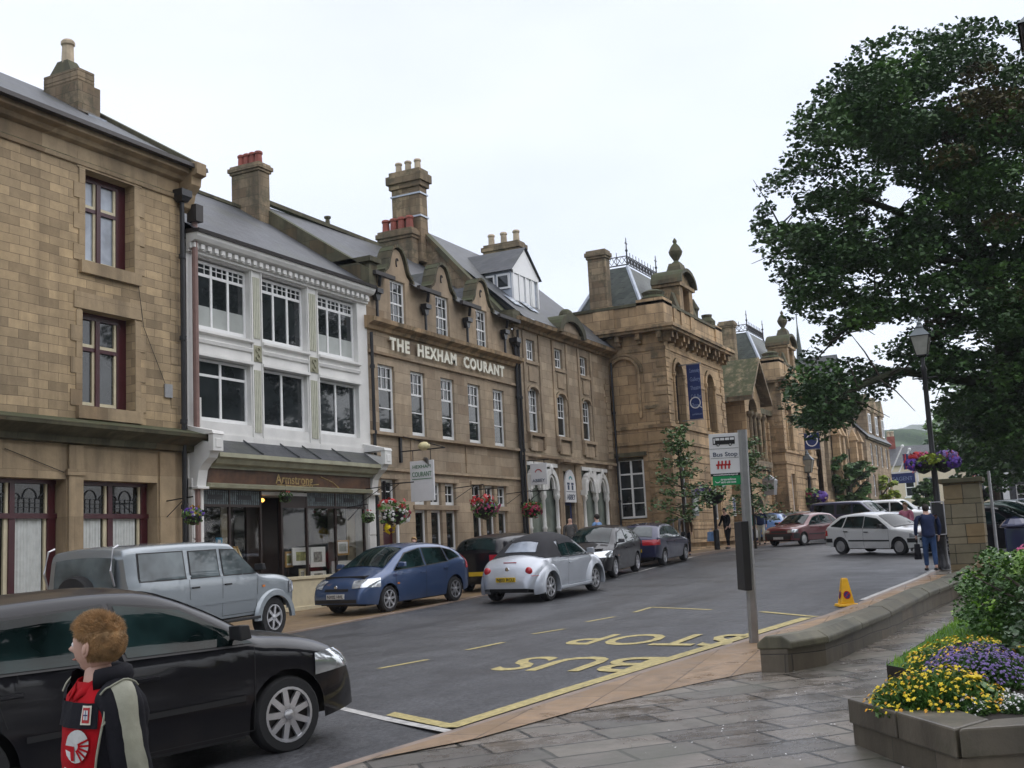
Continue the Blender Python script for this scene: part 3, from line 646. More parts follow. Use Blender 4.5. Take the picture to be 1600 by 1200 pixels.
# ground floor: maroon frames, leaded tops, net curtains
for gi, (a, b, c_, d) in enumerate(gwin):
    y = F+.28; n = 4 if b-a > 3 else 2
    mb = MB(); mb.box(a, b, y, y+.1, d-.08, d); mb.box(a, b, y-.03, y+.1, 2.66, 2.76); mb.box(a, b, y-.02, y+.1, c_, c_+.12)
    for i in range(n+1):
        u = lerp(a+.05, b-.12, i/n); ww = .07 if i < n else .1; mb.box(u-ww, u+ww, y-.012, y+.1, c_+.12, 2.66); mb.box(u-ww*.8, u+ww*.8, y-.01, y+.1, 2.76, d-.08)
    wn = mb.build('window', 'maroon_paint', A)
    g = MB(); g.box(a, b, y+.07, y+.08, c_, d); g.build('pane', 'shop_glass', wn)
    mb = MB(); cm = MB(); ld = MB()
    for i in range(n):
        p, q = lerp(a+.05, b-.12, i/n)+.07, lerp(a+.05, b-.12, (i+1)/n)-.07
        mb.cut(); cm.cut(); ld.cut(); mb.box(q-.09, q, y+.02, y+.066, c_+.12, 2.66); mb.box(q-.06, q, y+.02, y+.066, 2.76, d-.08)
        if not (gi == 0 and i == 2):
            k = 40
            pts = [(lerp(p+.02, q-.14, t/k), y+.045+.012*math.sin(t*1.3+i)+.006*math.sin(t*.47)) for t in range(k+1)]
            for (xa, ya), (xb, yb) in zip(pts, pts[1:]): cm.poly([(xa, ya, c_+.12), (xb, yb, c_+.12), (xb, yb, 2.66), (xa, ya, 2.66)])
        xm = (p+q)/2
        for t in range(1, 6): ld.box(lerp(p, q, t/6)-.006, lerp(p, q, t/6)+.006, y+.055, y+.068, 2.78, d-.35)
        for t in range(1, 4): ld.box(p, q, y+.055, y+.067, 2.78+t*.09, 2.79+t*.09)
        ld.arch_ring(xm, d-.38, .16, .2, .02, y+.05, y+.068, 8); ld.arch_ring(p+.06, d-.38, .1, .1, .02, y+.05, y+.068, 6); ld.arch_ring(q-.06, d-.38, .1, .1, .02, y+.05, y+.068, 6)
    mb.build('sash', 'cream_paint', wn); cm.build('curtain', 'curtain_white', wn, smooth=True, ang=80); ld.build('leading', 'black_iron', wn)
mb = MB(); mb.box(16.3, 16.66, F-.06, F+.0, -.3, 4.1); mb.box(16.24, 16.72, F-.09, F-.02, 3.5, 3.62); mb.box(18.8, 19.25, F-.05, F+.0, -.3, 4.1); mb.build('pilaster', 'dressed_stone', A)
downpipe(A, 19.45, F-.14, 0, 10.0); 
mb = MB(); mb.box(18.97, 19.2, F-.05, F-.015, 5.32, 5.62); mb.build('junction_box', 'grey_metal', A)
mb = MB(); mb.tube([(18.2, F-.03, 7.7), (18.35, F-.03, 6.8), (19.0, F-.03, 5.6)], .008, 4); mb.tube([(14.8, F-.03, 3.95), (16.2, F-.03, 3.55)], .008, 4); mb.build('cable', 'black_plastic', A)
# second narrow pipe of the party wall
P2 = thing('downpipe', 'thin brownish pink downpipe between yellow stone building and white shop', 'pipe', (19.82, 17.9, 0))
mb = MB(); mb.tube([(19.86, 17.86, .3), (19.86, 17.86, 9.5)], .07, 8); mb.build('pipe', 'pinkish_pipe', P2); mb = MB(); mb.box(19.74, 19.98, 17.7, 17.98, 9.5, 9.9); mb.build('hopper', 'gutter_dark', P2)
mb = MB(); mb.tube([(20.0, 17.9, .4), (20.0, 17.9, 5.4)], .045, 8); mb.build('white_pipe', 'white_paint', P2)

# ---- 2. white painted shop ----
W = thing('white_shop', 'white painted three storey shop front with dentil cornice and dark wooden fascia', 'building', (23.4, 18, 0))
bays = [(20.05, 21.97), (22.4, 24.26), (24.74, 26.64)]
up = [(a, b, 7.04, 8.78) for a, b in bays]; lo = [(a, b-.02, 4.9, 6.4) for a, b in bays]
mb = MB(); mb.wall(19.72, 27.12, 4.3, 8.9, F, up+lo, .24); mb.build('wall', 'white_paint', W)
shell(W, 19.72, 27.12, 27, -.3, 9.2, F, 'white_paint', inset=1.4)
mb = MB(); mb.box(19.72, 27.12, F+.245, F+1.4, 4.3, 9.2); mb.box(19.72, 20.09, F, F+1.4, -.3, 4.3); mb.box(26.71, 27.12, F, F+1.4, -.3, 4.3); mb.build('wall', 'white_paint', W)
mb = MB(); mb.prismx([(18.0, 8.8), (17.93, 8.81), (17.93, 8.88), (17.88, 8.88), (17.88, 9.02), (17.72, 9.06), (17.66, 9.14), (17.64, 9.22), (18.0, 9.24)], 19.72, 27.12)
x = 19.78
while x < 27.0: mb.box(x, x+.13, 17.80, 17.9, 8.9, 9.01); x += .235
mb.build('cornice', 'white_paint', W)
mb = MB(); mb.prismx([(18.0, 9.24), (17.6, 9.22), (17.58, 9.3), (18.0, 9.34)], 19.7, 27.1); mb.build('gutter', 'gutter_dark', W)
mb = MB()
for a, b in bays:
    mb.prismx([(17.999, 6.72), (17.96, 6.72), (17.94, 6.8), (17.999, 6.84)], a-.02, b+.02); mb.prismx([(17.999, 6.92), (17.9, 6.96), (17.9, 7.02), (17.999, 7.04)], a-.03, b+.03)
    mb.prismx([(17.999, 6.4), (17.93, 6.41), (17.93, 6.48), (17.999, 6.5)], a-.02, b+.05)
for xx in (21.99, 22.36, 24.28, 24.7): mb.box(xx, xx+.04, 17.965, 18.0, 4.5, 8.85)
mb.box(19.74, 27.1, 17.97, 18.0, 4.32, 4.62)
mb.build('moulding', 'white_paint', W)
mb = MB()
for p, q in ((22.04, 22.35), (24.33, 24.69)):
    for z0, z1 in ((4.75, 6.3), (7.1, 8.65)):
        mb.cut()
        for k in range(4): u = lerp(p+.03, q-.03, (k+.5)/4); mb.box(u-.022, u+.022, 17.975, 18.0, z0, z1)
mb.build('fluting', 'flute_panel', W)
for p, q in ((22.04, 22.35), (24.33, 24.69)):
    mb = MB(); m_ = (p+q)/2; mb.box(p, q, 17.97, 18.0, 6.52, 6.92)
    mb.arch_ring(m_, 6.81, .05, .045, .035, 17.94, 17.97, 8, 0, 4.7); mb.arch_ring(m_, 6.63, .05, .045, .035, 17.94, 17.97, 8, 3.14, 7.85)
    mb.build('ornament', 'olive_paint', W)
for i, (a, b, c_, d) in enumerate(up):
    y = F+.15
    wn = window(W, a, b, c_+.05, d-.04, y, cols=[(.36, .07), (.67, .07), (.12, .02, .82, 1), (.24, .02, .82, 1), (.46, .02, .82, 1), (.57, .02, .82, 1), (.77, .02, .82, 1), (.88, .02, .82, 1)], rows=[(.8, .07), (.9, .02)], fw=.07)
    if i != 1:
        mb = MB(); mb.box(a+.07, b-.07, y+.022, y+.03, c_+.14, c_+.62); mb.build('frosted_panel', 'frosted_glass', wn)
for i, (a, b, c_, d) in enumerate(lo):
    window(W, a, b, c_+.02, d-.02, F+.13, cols=[(.5, .07)], rows=[(.74, .06)] if i == 0 else [], fw=.06)
# mono pitch roof
mb = MB(); mb.add([(19.65, 17.7, 9.3), (27.0, 17.7, 9.3), (27.0, 22.1, 12.3), (19.65, 22.1, 12.3), (19.65, 27, 9.4), (27.0, 27, 9.4)], [(0, 1, 2, 3), (3, 2, 5, 4)]); mb.build('roof', 'roof_slate', W)
mb = MB(); mb.box(19.7, 27, 22.0, 22.2, 12.26, 12.36); mb.build('ridge', 'mossy_stone', W)
mb = MB(); mb.prismx([(17.75, 9.3), (17.75, 9.8), (22.1, 12.72), (27, 9.6), (27, 9.2)], 26.95, 27.3); mb.build('coping', 'mossy_stone', W)
chimney(W, 26.5, 27.02, 21.3, 22.35, 11.6, 13.62, .09, .28, pot=(4, .12, .42, 'terracotta'))
# pent roof, fascia and consoles of the shop front
mb = MB(); mb.add([(20.1, 18.0, 4.5), (26.75, 18.0, 4.5), (26.85, 17.45, 4.12), (20.0, 17.45, 4.12)], [(0, 1, 2, 3)])
for x in (21.6, 23.0, 23.9, 25.2): mb.tube([(x, 17.99, 4.53), (x+.1, 17.45, 4.15)], .02, 5)
mb.build('pent_roof', 'lead' if False else 'roof_slate', W)
mb = MB(); mb.prismx([(18.0, 4.1), (17.43, 4.12), (17.42, 4.02), (17.5, 3.98), (17.56, 3.88), (17.7, 3.84), (17.7, 3.78), (18.0, 3.78)], 20.12, 26.75); mb.build('shop_cornice', 'olive_paint', W)
mb = MB(); mb.box(20.1, 26.7, 17.78, 17.84, 3.42, 3.8); mb.build('fascia_board', 'fascia_brown', W)
mb = MB(); vs = [('bare', 0)]
text_on(mb, 'Armstrong', .34, (22.55, 17.775, 3.5), (1, 0, 0), (0, 0, 1), 1.5, .01, .002); mb.tube([(22.6, 17.77, 3.47), (23.4, 17.77, 3.45), (24.3, 17.77, 3.52)], .012, 5); mb.tube([(24.4, 17.77, 3.72), (24.9, 17.77, 3.6), (25.2, 17.77, 3.45)], .014, 5)
mb.build('lettering', 'old_gilt', W)
mb = MB(); mb.prismx([(18.0, 3.32), (17.7, 3.34), (17.68, 3.42), (17.8, 3.46), (18.0, 3.46)], 20.1, 26.7); mb.build('transom_rail', 'olive_paint', W)
for x in (19.72, 26.72):
    mb = MB(); mb.box(x, x+.38, 17.9, 18.3, -.3, 3.55)
    for z in (.9, 1.5, 2.1, 2.7, 3.3): pass
    mb.build('pilaster', 'white_paint', W)
    mb = MB()
    for z in (.4, 1.0, 1.6, 2.2, 2.8): mb.box(x+.02, x+.36, 17.87, 17.9, z, z+.57)
    mb.build('rustication', 'white_paint', W, bevel=.01)
    mb = MB(); mb.prismx([(18.0, 3.35), (17.78, 3.35), (17.76, 3.5), (17.72, 3.72), (17.6, 3.86), (17.44, 3.98), (17.36, 4.15), (17.38, 4.3), (18.0, 4.5)], x+.04, x+.34)
    mb.box(x+.02, x+.36, 17.28, 17.42, 4.12, 4.5); mb.prismx([(17.26, 4.5), (17.3, 4.58), (17.5, 4.62), (18.0, 4.75), (18.0, 4.5)], x, x+.38); mb.box(x+.1, x+.28, 17.265, 17.29, 4.2, 4.4); mb.box(x, x+.38, 17.72, 18, 3.3, 3.36)
    mb.build('console', 'white_paint', W, bevel=.01)
# shop windows, recessed entrance
y = 17.95
mb = MB(); mb.box(20.1, 26.7, y+1.3, y+1.32, .9, 3.4); mb.box(20.1, 22.2, y+.9, y+1.3, 1.1, 2.0); mb.box(20.1, 22.2, y+.09, y+1.3, .95, 1.12); mb.box(22.95, 26.7, y+.09, y+1.3, .95, 1.12); mb.box(20.1, 22.2, y, y+.7, 3.3, 3.34); mb.build('display_interior', 'room_dark', W)
mb = MB(); mb.box(20.1, 22.2, y-.02, y+.08, -.3, 1.12); mb.box(22.95, 26.7, y-.02, y+.08, -.3, 1.12); mb.box(20.1, 22.2, y-.06, y+.1, 1.12, 1.2); mb.box(22.95, 26.7, y-.06, y+.1, 1.12, 1.2); mb.box(20.1, 22.2, y-.06, y, .35, .45); mb.box(22.95, 26.7, y-.06, y, .35, .45)
mb.build('stall_riser', 'cream_paint', W, bevel=.008)
mb = MB()
for x in (20.1, 21.05, 22.18, 24.02, 25.28, 26.62): mb.box(x-.03, x+.03, y, y+.06, 1.2, 3.34)
mb.box(22.95, 23.02, y, y+.06, 1.2, 3.3); mb.box(23.02, 24.0, y+.01, y+.05, 2.92, 3.3)
mb.box(20.1, 22.2, y+.002, y+.058, 2.92, 2.98); mb.box(24.0, 26.7, y+.002, y+.058, 2.92, 2.98); mb.box(23.62, 23.7, y+.55, y+.62, .4, 3.3); mb.box(22.3, 22.4, y+.55, y+.62, .4, 3.3)
wn = mb.build('shop_window', 'dark_wood', W)
mb = MB(); mb.box(21.1, 21.35, y+.3, y+.34, 1.15, 2.95); mb.box(26.2, 26.6, y+.3, y+.34, 1.15, 2.95); mb.build('interior_post', 'room_beige', W)
mb = MB()
for p, q in ((20.13, 21.02), (21.08, 22.15), (24.05, 25.25), (25.31, 26.6)): mb.cut(); mb.box(p, q, y+.02, y+.03, 2.98, 3.33)
o = mb.build('stained_glass', 'stained_glass', wn)
mb = MB()
for p, q in ((20.13, 21.02), (21.08, 22.15), (24.05, 25.25), (25.31, 26.6)):
    mb.cut()
    for k in range(1, 14): u = lerp(p, q, k/14); mb.box(u-.004, u+.004, y+.012, y+.02, 2.98, 3.33)
    for z in (3.05, 3.26): mb.box(p, q, y+.01, y+.02, z-.005, z+.005)
    m_ = (p+q)/2; mb.box(m_-.26, m_+.22, y+.004, y+.018, 3.09, 3.2)
mb.build('leading', 'black_iron', o)
g = MB(); g.box(22.98, 26.62, y+.035, y+.04, 1.2, 2.92); g.cut(); g.box(20.13, 22.15, y+.035, y+.04, 1.2, 2.92); g.build('pane', 'clear_glass', wn)
g = MB(); g.box(22.2, 24.0, y+.95, y+1.0, .3, 3.3); g.build('door', 'dark_wood', W)
mb = MB(); mb.box(22.3, 22.85, y+.93, y+.945, .9, 2.9); mb.build('door_glass', 'shop_glass', W)
mb = MB(); mb.box(22.2, 24.0, y-.02, y+.7, 3.22, 3.3); mb.build('porch_ceiling', 'white_paint', W)
# framed pictures and things in the window
def picture(px0, px1, py0, py1, yy, label, fm, im, tilt=0):
    a = onY(px0, py0, yy); b = onY(px1, py1, yy); x0, x1, z1, z0 = a.x, b.x, a.z, b.z
    t = thing('framed_picture', label, 'picture', ((x0+x1)/2, yy, z0), 0, 'pictures for sale in the shop window')
    mb = MB(); f = .05
    mb.box(x0, x0+f, yy, yy+.03, z0, z1); mb.box(x1-f, x1, yy, yy+.03, z0, z1); mb.box(x0+f, x1-f, yy+.001, yy+.03, z0, z0+f); mb.box(x0+f, x1-f, yy+.001, yy+.03, z1-f, z1); mb.build('frame', fm, t)
    mb = MB(); mb.box(x0+f, x1-f, yy+.01, yy+.02, z0+f, z1-f); mb.build('mount', 'sign_white', t)
    mb = MB(); w_, h_ = (x1-x0)*.22, (z1-z0)*.24; mb.box(x0+w_, x1-w_, yy+.004, yy+.01, z0+h_, z1-h_); mb.build('print', im, t)
plain('print_grass', (.3, .3, .12), .4, var=.6, nscale=6); plain('print_grey', (.25, .24, .23), .4, var=.7, nscale=9); plain('print_blue', (.05, .25, .45), .4, var=.5, nscale=5); plain('pine_wood', (.4, .24, .08), .5); plain('print_rose', (.4, .28, .26), .5, var=.5, nscale=7)
picture(457, 484, 856, 882, 18.1, 'framed landscape print of a green field leaning in the shop window', 'sign_white', 'print_grass')
picture(485, 509, 855, 885, 18.1, 'white framed grey prints to the right of the green field picture', 'sign_white', 'print_grey')
picture(526, 546, 844, 867, 18.15, 'small pale picture in gold frame on an easel in the shop window', 'pine_wood', 'frosted_glass')
picture(519, 557, 877, 904, 18.05, 'wide white framed sketch at the lower right of the shop window', 'sign_white', 'print_rose')
picture(486, 510, 893, 906, 18.05, 'low wide black and white print on the shop window floor', 'sign_white', 'print_grey')
picture(468, 478, 889, 907, 18.05, 'narrow pale frame standing on the shop window floor', 'cream_paint', 'print_grey')
picture(311, 336, 850, 866, 18.05, 'bright blue seascape in a white frame in the left shop window', 'sign_white', 'print_blue')
picture(338, 348, 840, 859, 18.2, 'small blue and white card behind the blue seascape', 'print_blue', 'sign_white')
picture(446, 458, 862, 886, 18.2, 'tilted gold framed picture left of the green field print', 'pine_wood', 'print_grass')
e = thing('easel_chair', 'pine display easel standing in the left shop window', 'easel', (21.55, 18.2, 1.2))
mb = MB(); mb.tube([(21.3, 18.15, 1.2), (21.45, 18.2, 2.0)], .03, 6); mb.tube([(21.85, 18.15, 1.2), (21.55, 18.2, 2.0)], .03, 6); mb.tube([(21.6, 18.45, 1.2), (21.5, 18.2, 2.0)], .025, 6); mb.box(21.28, 21.85, 18.08, 18.18, 1.45, 1.5); mb.build('stand', 'pine_wood', e)
mb = MB(); mb.add([(21.3, 18.1, 1.5), (21.8, 18.1, 1.5), (21.62, 18.2, 1.98), (21.22, 18.2, 1.98), (21.3, 18.13, 1.5), (21.8, 18.13, 1.5), (21.62, 18.23, 1.98), (21.22, 18.23, 1.98)], [(0, 1, 2, 3), (4, 7, 6, 5), (0, 4, 5, 1), (2, 6, 7, 3), (0, 3, 7, 4), (1, 5, 6, 2)]); mb.build('drawing_board', 'cream_paint', e)
l_ = thing('shop_lamp', 'small lit orange lamp inside the shop doorway', 'lamp', (22.25, 17.98, 3.05)); mb = MB(); mb.ball((22.3, 18.02, 3.1), (.09, .05, .05), 8, 6); mb.build('bulb', plain('bulb_glow', (1, .45, .08), .5, emis=2.5), l_)
mb = MB(); mb.tube([(22.3, 18.02, 3.14), (22.3, 18.02, 3.24)], .012, 5); mb.build('cord', 'black_plastic', l_)

# ---- 3. newspaper office ----
C = thing('newspaper_office', 'long brown stone newspaper office with cream letters and three curved gables', 'building', (31.9, 18, 0))
fw_ = [(27.62, 28.5, 5.16, 7.15), (29.42, 30.26, 5.16, 7.15), (31.24, 32.1, 5.16, 7.15), (33.02, 33.9, 5.16, 7.15), (34.82, 35.66, 5.16, 7.15)]
dm = [(28.5, 29.36, 8.44, 9.86), (31.2, 32.05, 8.44, 9.86), (33.9, 34.72, 8.44, 9.86)]
gl = []
for k in range(3):
    gl += [(29.4+k*.92, 30.08+k*.92, 3.08, 3.77), (29.4+k*.92, 30.08+k*.92, 1.68, 2.92), (33.0+k*.9, 33.68+k*.9, 3.08, 3.77), (33.0+k*.9, 33.68+k*.9, 1.68, 2.92)]
gl += [(27.6, 28.34, 3.1, 3.79), (27.62, 28.3, -.2, 2.85)]
mb = MB(); mb.wall(27.12, 36.62, -.4, 8.2, F, fw_+gl, .2); mb.build('wall', 'courant_stone', C)
# attic wall with its shaped gables
mb = MB(); mb.wall(27.12, 36.62, 8.2, 9.87, F+.04, dm, .2)
gc = [28.93, 31.62, 34.31]
for cx in gc:
    P = [(-.72, 0), (.72, 0), (.70, .12), (.56, .2), (.46, .36), (.40, .55), (.30, .78), (.18, .93), (0, .98), (-.18, .93), (-.30, .78), (-.40, .55), (-.46, .36), (-.56, .2), (-.70, .12)]
    mb.prism([(cx+a, 9.87+b) for a, b in P], F+.04, F+.3)
mb.build('attic_wall', 'smooth_stone', C)
for cx in gc:
    mb = MB(); P = [(-.78, 0), (-.76, .14), (-.6, .24), (-.5, .38), (-.45, .57), (-.34, .82), (-.2, .98), (0, 1.04), (.2, .98), (.34, .82), (.45, .57), (.5, .38), (.6, .24), (.76, .14), (.78, 0)]
    for (a, b), (c_, d) in zip(P, P[1:]):
        n_ = Vector((-(d-b), c_-a)).normalized()*.09; n_ = -n_ if n_.dot(Vector(((a+c_)/2, (b+d)/2-.3))) < 0 else n_
        mb.prism([(cx+a, 9.86+b), (cx+c_, 9.86+d), (cx+c_+n_.x, 9.86+d+n_.y), (cx+a+n_.x, 9.86+b+n_.y)], F-.05, F+.42)
    mb.build('gable_coping', 'mossy_stone', C)
    mb = MB(); mb.arch_ring(cx, 10.42, .05, .13, .02, F-.0, F+.04, 8, .5, 4.2); mb.build('gable_crack', 'gutter_dark', C)
    # little slate roof behind each gable
    mb = MB(); mb.add([(cx-.6, F+.3, 9.95), (cx, F+.3, 10.75), (cx+.6, F+.3, 9.95), (cx-.6, F+2.2, 9.95), (cx, F+2.2, 10.75), (cx+.6, F+2.2, 9.95)], [(0, 1, 4, 3), (1, 2, 5, 4)]); mb.build('dormer_roof', 'roof_slate', C)
mb = MB(); mb.prismx([(18.06, 8.1), (17.9, 8.12), (17.86, 8.22), (17.66, 8.3), (17.64, 8.42), (18.06, 8.5)], 27.0, 36.75); mb.build('cornice', 'hall_trim', C)
mb = MB(); mb.prismx([(18.0, 7.4), (17.92, 7.42), (17.92, 7.5), (18.0, 7.52)], 27.12, 36.62); mb.prismx([(18.0, 5.04), (17.86, 5.06), (17.86, 5.14), (18.0, 5.17)], 27.12, 36.66); mb.prismx([(18.0, 4.02), (17.92, 4.04), (17.92, 4.12), (18.0, 4.14)], 27.12, 36.62)
for x in (29.25, 32.65): mb.box(x, x+.05, 17.96, 18.0, 4.14, 5.04)
mb.build('string_course', 'smooth_stone', C)
mb = MB()
for (a, b) in ((29.3, 32.05), (32.9, 35.6)): mb.box(a, b, 17.94, 18.0, 3.78, 3.9); mb.box(a, b, 17.95, 18.0, 2.93, 3.06); mb.box(a, b, 17.93, 18.0, 1.55, 1.67)
mb.box(27.5, 28.45, 17.94, 18, 3.8, 3.92); mb.box(27.12, 36.62, 17.95, 18, .9, 1.02); mb.build('lintel', 'smooth_stone', C)
for k in range(1):
    mb = MB(); text_on(mb, 'THE  HEXHAM  COURANT', .5, (28.17, 17.9, 7.64), (1, 0, 0), (0, 0, 1), 7.4, .03, .022, 1.22); mb.build('lettering', 'letter_cream', C)
for i, (a, b, c_, d) in enumerate(fw_): window(C, a, b, c_, d, F+.08, cols=[(.34, .025, .64, 1), (.64, .025, .64, 1)], rows=[(.64, .06), (.82, .025), (.36, .035)], fw=.08, bottom=.12)
for a, b, c_, d in dm: window(C, a, b, c_, d, F+.12, cols=[(.33, .02), (.66, .02)], rows=[(.25, .02), (.5, .05), (.75, .02)], fw=.07, d=.06)
for a, b, c_, d in gl:
    if d < 2.9 and c_ < 0: continue
    if c_ > 3: window(C, a, b, c_, d, F+.1, cols=[(.5, .03)], rows=[(.5, .03)], fw=.08, bottom=.1)
    else: window(C, a, b, c_, d, F+.1, fw=.075, bottom=.08, gm='shop_glass')
mb = MB(); mb.box(27.64, 28.28, 18.12, 18.18, -.2, 2.8); mb.build('door', 'maroon_paint', C)
mb = MB(); mb.box(28.3, 28.38, 17.94, 18.0, -.2, 2.85); mb.build('door_frame', 'white_frame', C)
mb = MB(); mb.box(28.62, 29.1, 17.95, 18.0, 1.35, 1.72); mb.build('name_plate', 'grey_metal', C)
mb = MB(); mb.add([(27.2, 18.2, 9.85), (36.7, 18.2, 9.85), (36.7, 22.3, 13.0), (27.2, 22.3, 12.75), (27.2, 27, 9.8), (36.7, 27, 9.8)], [(0, 1, 2, 3), (3, 2, 5, 4)])
for a, b in ((27.15, 28.25), (29.6, 30.9), (32.3, 33.6), (35.0, 36.6)): mb.add([(a, 17.72, 9.72), (b, 17.72, 9.72), (b, 18.9, 10.5), (a, 18.9, 10.5)], [(0, 1, 2, 3)])
mb.build('roof', 'roof_slate', C)
mb = MB(); mb.box(27.2, 36.6, 22.2, 22.4, 12.85, 12.98); mb.lathe([(.09, 0), (.07, .2), (.12, .24), (.12, .3)], (31.4, 22.3, 12.95), 8); mb.build('ridge', 'mossy_stone', C)
for (a, b) in ((27.35, 27.9), (29.75, 30.5), (32.45, 33.2)):
    mb = MB(); mb.add([(a, 18.25, 10.11), (b, 18.25, 10.11), (b, 18.55, 10.31), (a, 18.55, 10.31)], [(0, 1, 2, 3)]); mb.build('skylight', 'sky_glass', C)
for (x, a, b) in ((27.55, 27.15, 28.2), (30.3, 29.6, 30.9), (33.0, 32.3, 33.6), (35.75, 35.0, 36.6)):
    mb = MB(); mb.box(a, b, 17.64, 17.76, 9.68, 9.8); mb.build('gutter', 'gutter_dark', C)
    mb = MB(); mb.box(x-.16, x+.16, 17.76, 17.98, 9.2, 9.34); mb.taper(x-.07, x+.07, 17.84, 17.98, 9.0, 9.2, -.08, 0); mb.tube([(x, 17.9, 8.45), (x, 17.9, 9.05)], .045, 7); mb.tube([(x-.1, 17.7, 9.66), (x, 17.8, 9.4)], .05, 6); mb.build('downpipe', 'black_iron', C)
mb = MB(); mb.prismx([(18.0, 9.6), (18.0, 10.05), (18.3, 10.05), (21.55, 13.75), (22.3, 13.9), (27, 9.8), (27, 9.5)], 36.45, 36.85); mb.build('gable_wall', 'chimney_stone', C)
mb = MB(); mb.prismx([(17.8, 9.9), (17.8, 10.2), (18.3, 10.22), (21.6, 13.9), (21.6, 13.72), (18.5, 10.0)], 36.38, 36.92); mb.build('coping', 'mossy_stone', C)
mb = MB(); mb.box(27.05, 27.45, 17.8, 18.9, 9.5, 10.05); mb.box(26.95, 27.55, 17.7, 19.0, 10.05, 10.2); mb.cut(); mb.box(36.2, 36.8, 17.75, 18.6, 9.7, 10.1); mb.build('kneeler', 'mossy_stone', C)
shell(C, 27.12, 36.62, 27, -.3, 9.75, F, 'far_stone')
downpipe(C, 36.55, 17.88, .3, 9.0, .06)
downpipe(C, 27.2, 17.9, .3, 8.0, .05, hopper=False)
# chimneys at the party wall
c = chimney(C, 35.6, 36.05, 21.5, 22.95, 11.5, 13.75, .1, .4, pot=(4, .15, .5, 'terracotta'))
c = chimney(C, 36.06, 36.6, 21.35, 22.6, 12.5, 16.15, .16, .7, pot=(3, .13, .45, 'buff_pot'))
mb = MB(); mb.box(36.02, 36.64, 21.31, 22.64, 15.15, 15.21); mb.box(36.02, 36.64, 21.31, 22.64, 14.25, 14.31); mb.build('lead_band', 'lead', c)
# hanging sign
HS = thing('hanging_sign', 'pale hanging board with green lettering and gold globe on newspaper office', 'sign', (28.6, 17.3, 3.2))
mb = MB(); mb.xf = None
def signx(mb, x0, x1, z0, z1, y, t=.05): mb.box(x0, x1, y-t/2, y+t/2, z0, z1)
# board hangs square to the wall
mb.box(28.62, 28.68, 16.85, 17.65, 3.12, 4.3); mb.build('board', 'sign_white', HS, bevel=.01)
mb = MB(); mb.tube([(28.65, 17.98, 4.62), (28.65, 16.45, 4.62)], .02, 6); mb.tube([(28.65, 17.98, 5.1), (28.65, 16.5, 4.64)], .014, 6); mb.tube([(28.65, 17.55, 4.62), (28.65, 17.55, 4.3)], .012, 5); mb.tube([(28.65, 16.95, 4.62), (28.65, 16.95, 4.3)], .012, 5); mb.box(28.6, 28.7, 17.93, 18.0, 4.3, 5.1); mb.build('bracket', 'black_iron', HS)
plain('green_letter', (.08, .2, .1), .5)
mb = MB()
text_on(mb, 'HEXHAM', .14, (28.612, 17.56, 4.08), (0, -1, 0), (0, 0, 1), .62, .01); text_on(mb, 'COURANT', .2, (28.612, 17.58, 3.84), (0, -1, 0), (0, 0, 1), .66, .01); mb.box(28.61, 28.618, 16.92, 17.58, 3.76, 3.78)
mb.build('lettering', 'green_letter', HS)
mb = MB(); mb.ball((28.65, 17.15, 4.72), (.18, .18, .13), 12, 8); mb.build('globe', 'gold_letter', HS, smooth=True)
mb = MB(); mb.add([(28.6, 17.15, 4.4), (28.6, 17.0, 4.36), (28.6, 16.97, 4.12), (28.6, 17.2, 4.32)], [(0, 1, 2, 3)]); mb.build('floodlight', 'chrome', HS)
# ---- 4. bank building ----
K = thing('bank_building', 'narrow brown stone bank with white twin gothic arches and gabled roof dormer', 'building', (41.2, 18, 0))
cxs = [(37.68, 38.5), (40.25, 41.02), (42.76, 43.5)]
ar = [(37.66, 38.52, 5.84, 7.54, .2), (40.22, 41.05, 5.84, 7.54, .2), (42.72, 43.54, 5.84, 7.54, .2)]
tp_ = [(37.7, 38.42, 8.54, 9.33), (40.24, 40.96, 8.54, 9.33), (42.74, 43.46, 8.54, 9.33)]
sh = [(37.15, 39.75, 1.15, 4.72), (42.2, 44.8, 1.15, 4.72), (40.42, 41.35, -.3, 4.5)]
mb = MB(); mb.wall(36.62, 46.0, -.4, 9.7, F, ar+tp_+sh, .24); mb.build('wall', 'courant_stone', K)
shell(K, 36.62, 46.0, 27, -.3, 9.7, F, 'far_stone')
mb = MB(); mb.prismx([(18.0, 9.62), (17.9, 9.64), (17.88, 9.74), (17.6, 9.82), (17.56, 9.95), (18.0, 10.0)], 36.5, 46.0); mb.build('cornice', 'hall_trim', K)
mb = MB()
mb.prismx([(18.0, 4.9), (17.86, 4.92), (17.86, 5.02), (18.0, 5.06)], 36.62, 46.0)
for (a, b), s in zip(cxs, ar):
    for xx in (a-.34, b+.2): mb.box(xx, xx+.16, 17.95, 18.0, 5.84, 9.6)
    mb.box(a-.14, b+.14, 17.94, 18.0, 8.4, 8.52); mb.box(a+.08, b-.08, 17.955, 18.0, 7.75, 8.3); mb.box(a-.28, b+.32, 17.86, 18.0, 5.7, 5.82)
    mb.arch_ring((a+b)/2, 7.34, .42, .2, .1, 17.94, 18.0, 10)
    mb.box(a-.1, b+.1, 17.94, 18, 5.15, 5.6); mb.prismx([(18.0, 5.2), (17.9, 5.25), (17.86, 5.7), (18, 5.7)], a-.26, a-.12); mb.prismx([(18.0, 5.2), (17.9, 5.25), (17.86, 5.7), (18, 5.7)], b+.14, b+.28)
for x, m_ in ((36.64, 0), (45.2, 1)):
    for k in range(13 if m_ else 17): z = 5.2+k*.27 if k < 17 else 0; w_ = .5 if k % 2 else .36; mb.box(x+(0 if not m_ else (.0 if k % 2 else .14)), x+(w_ if not m_ else .5), 17.95, 18.0, z, z+.24)
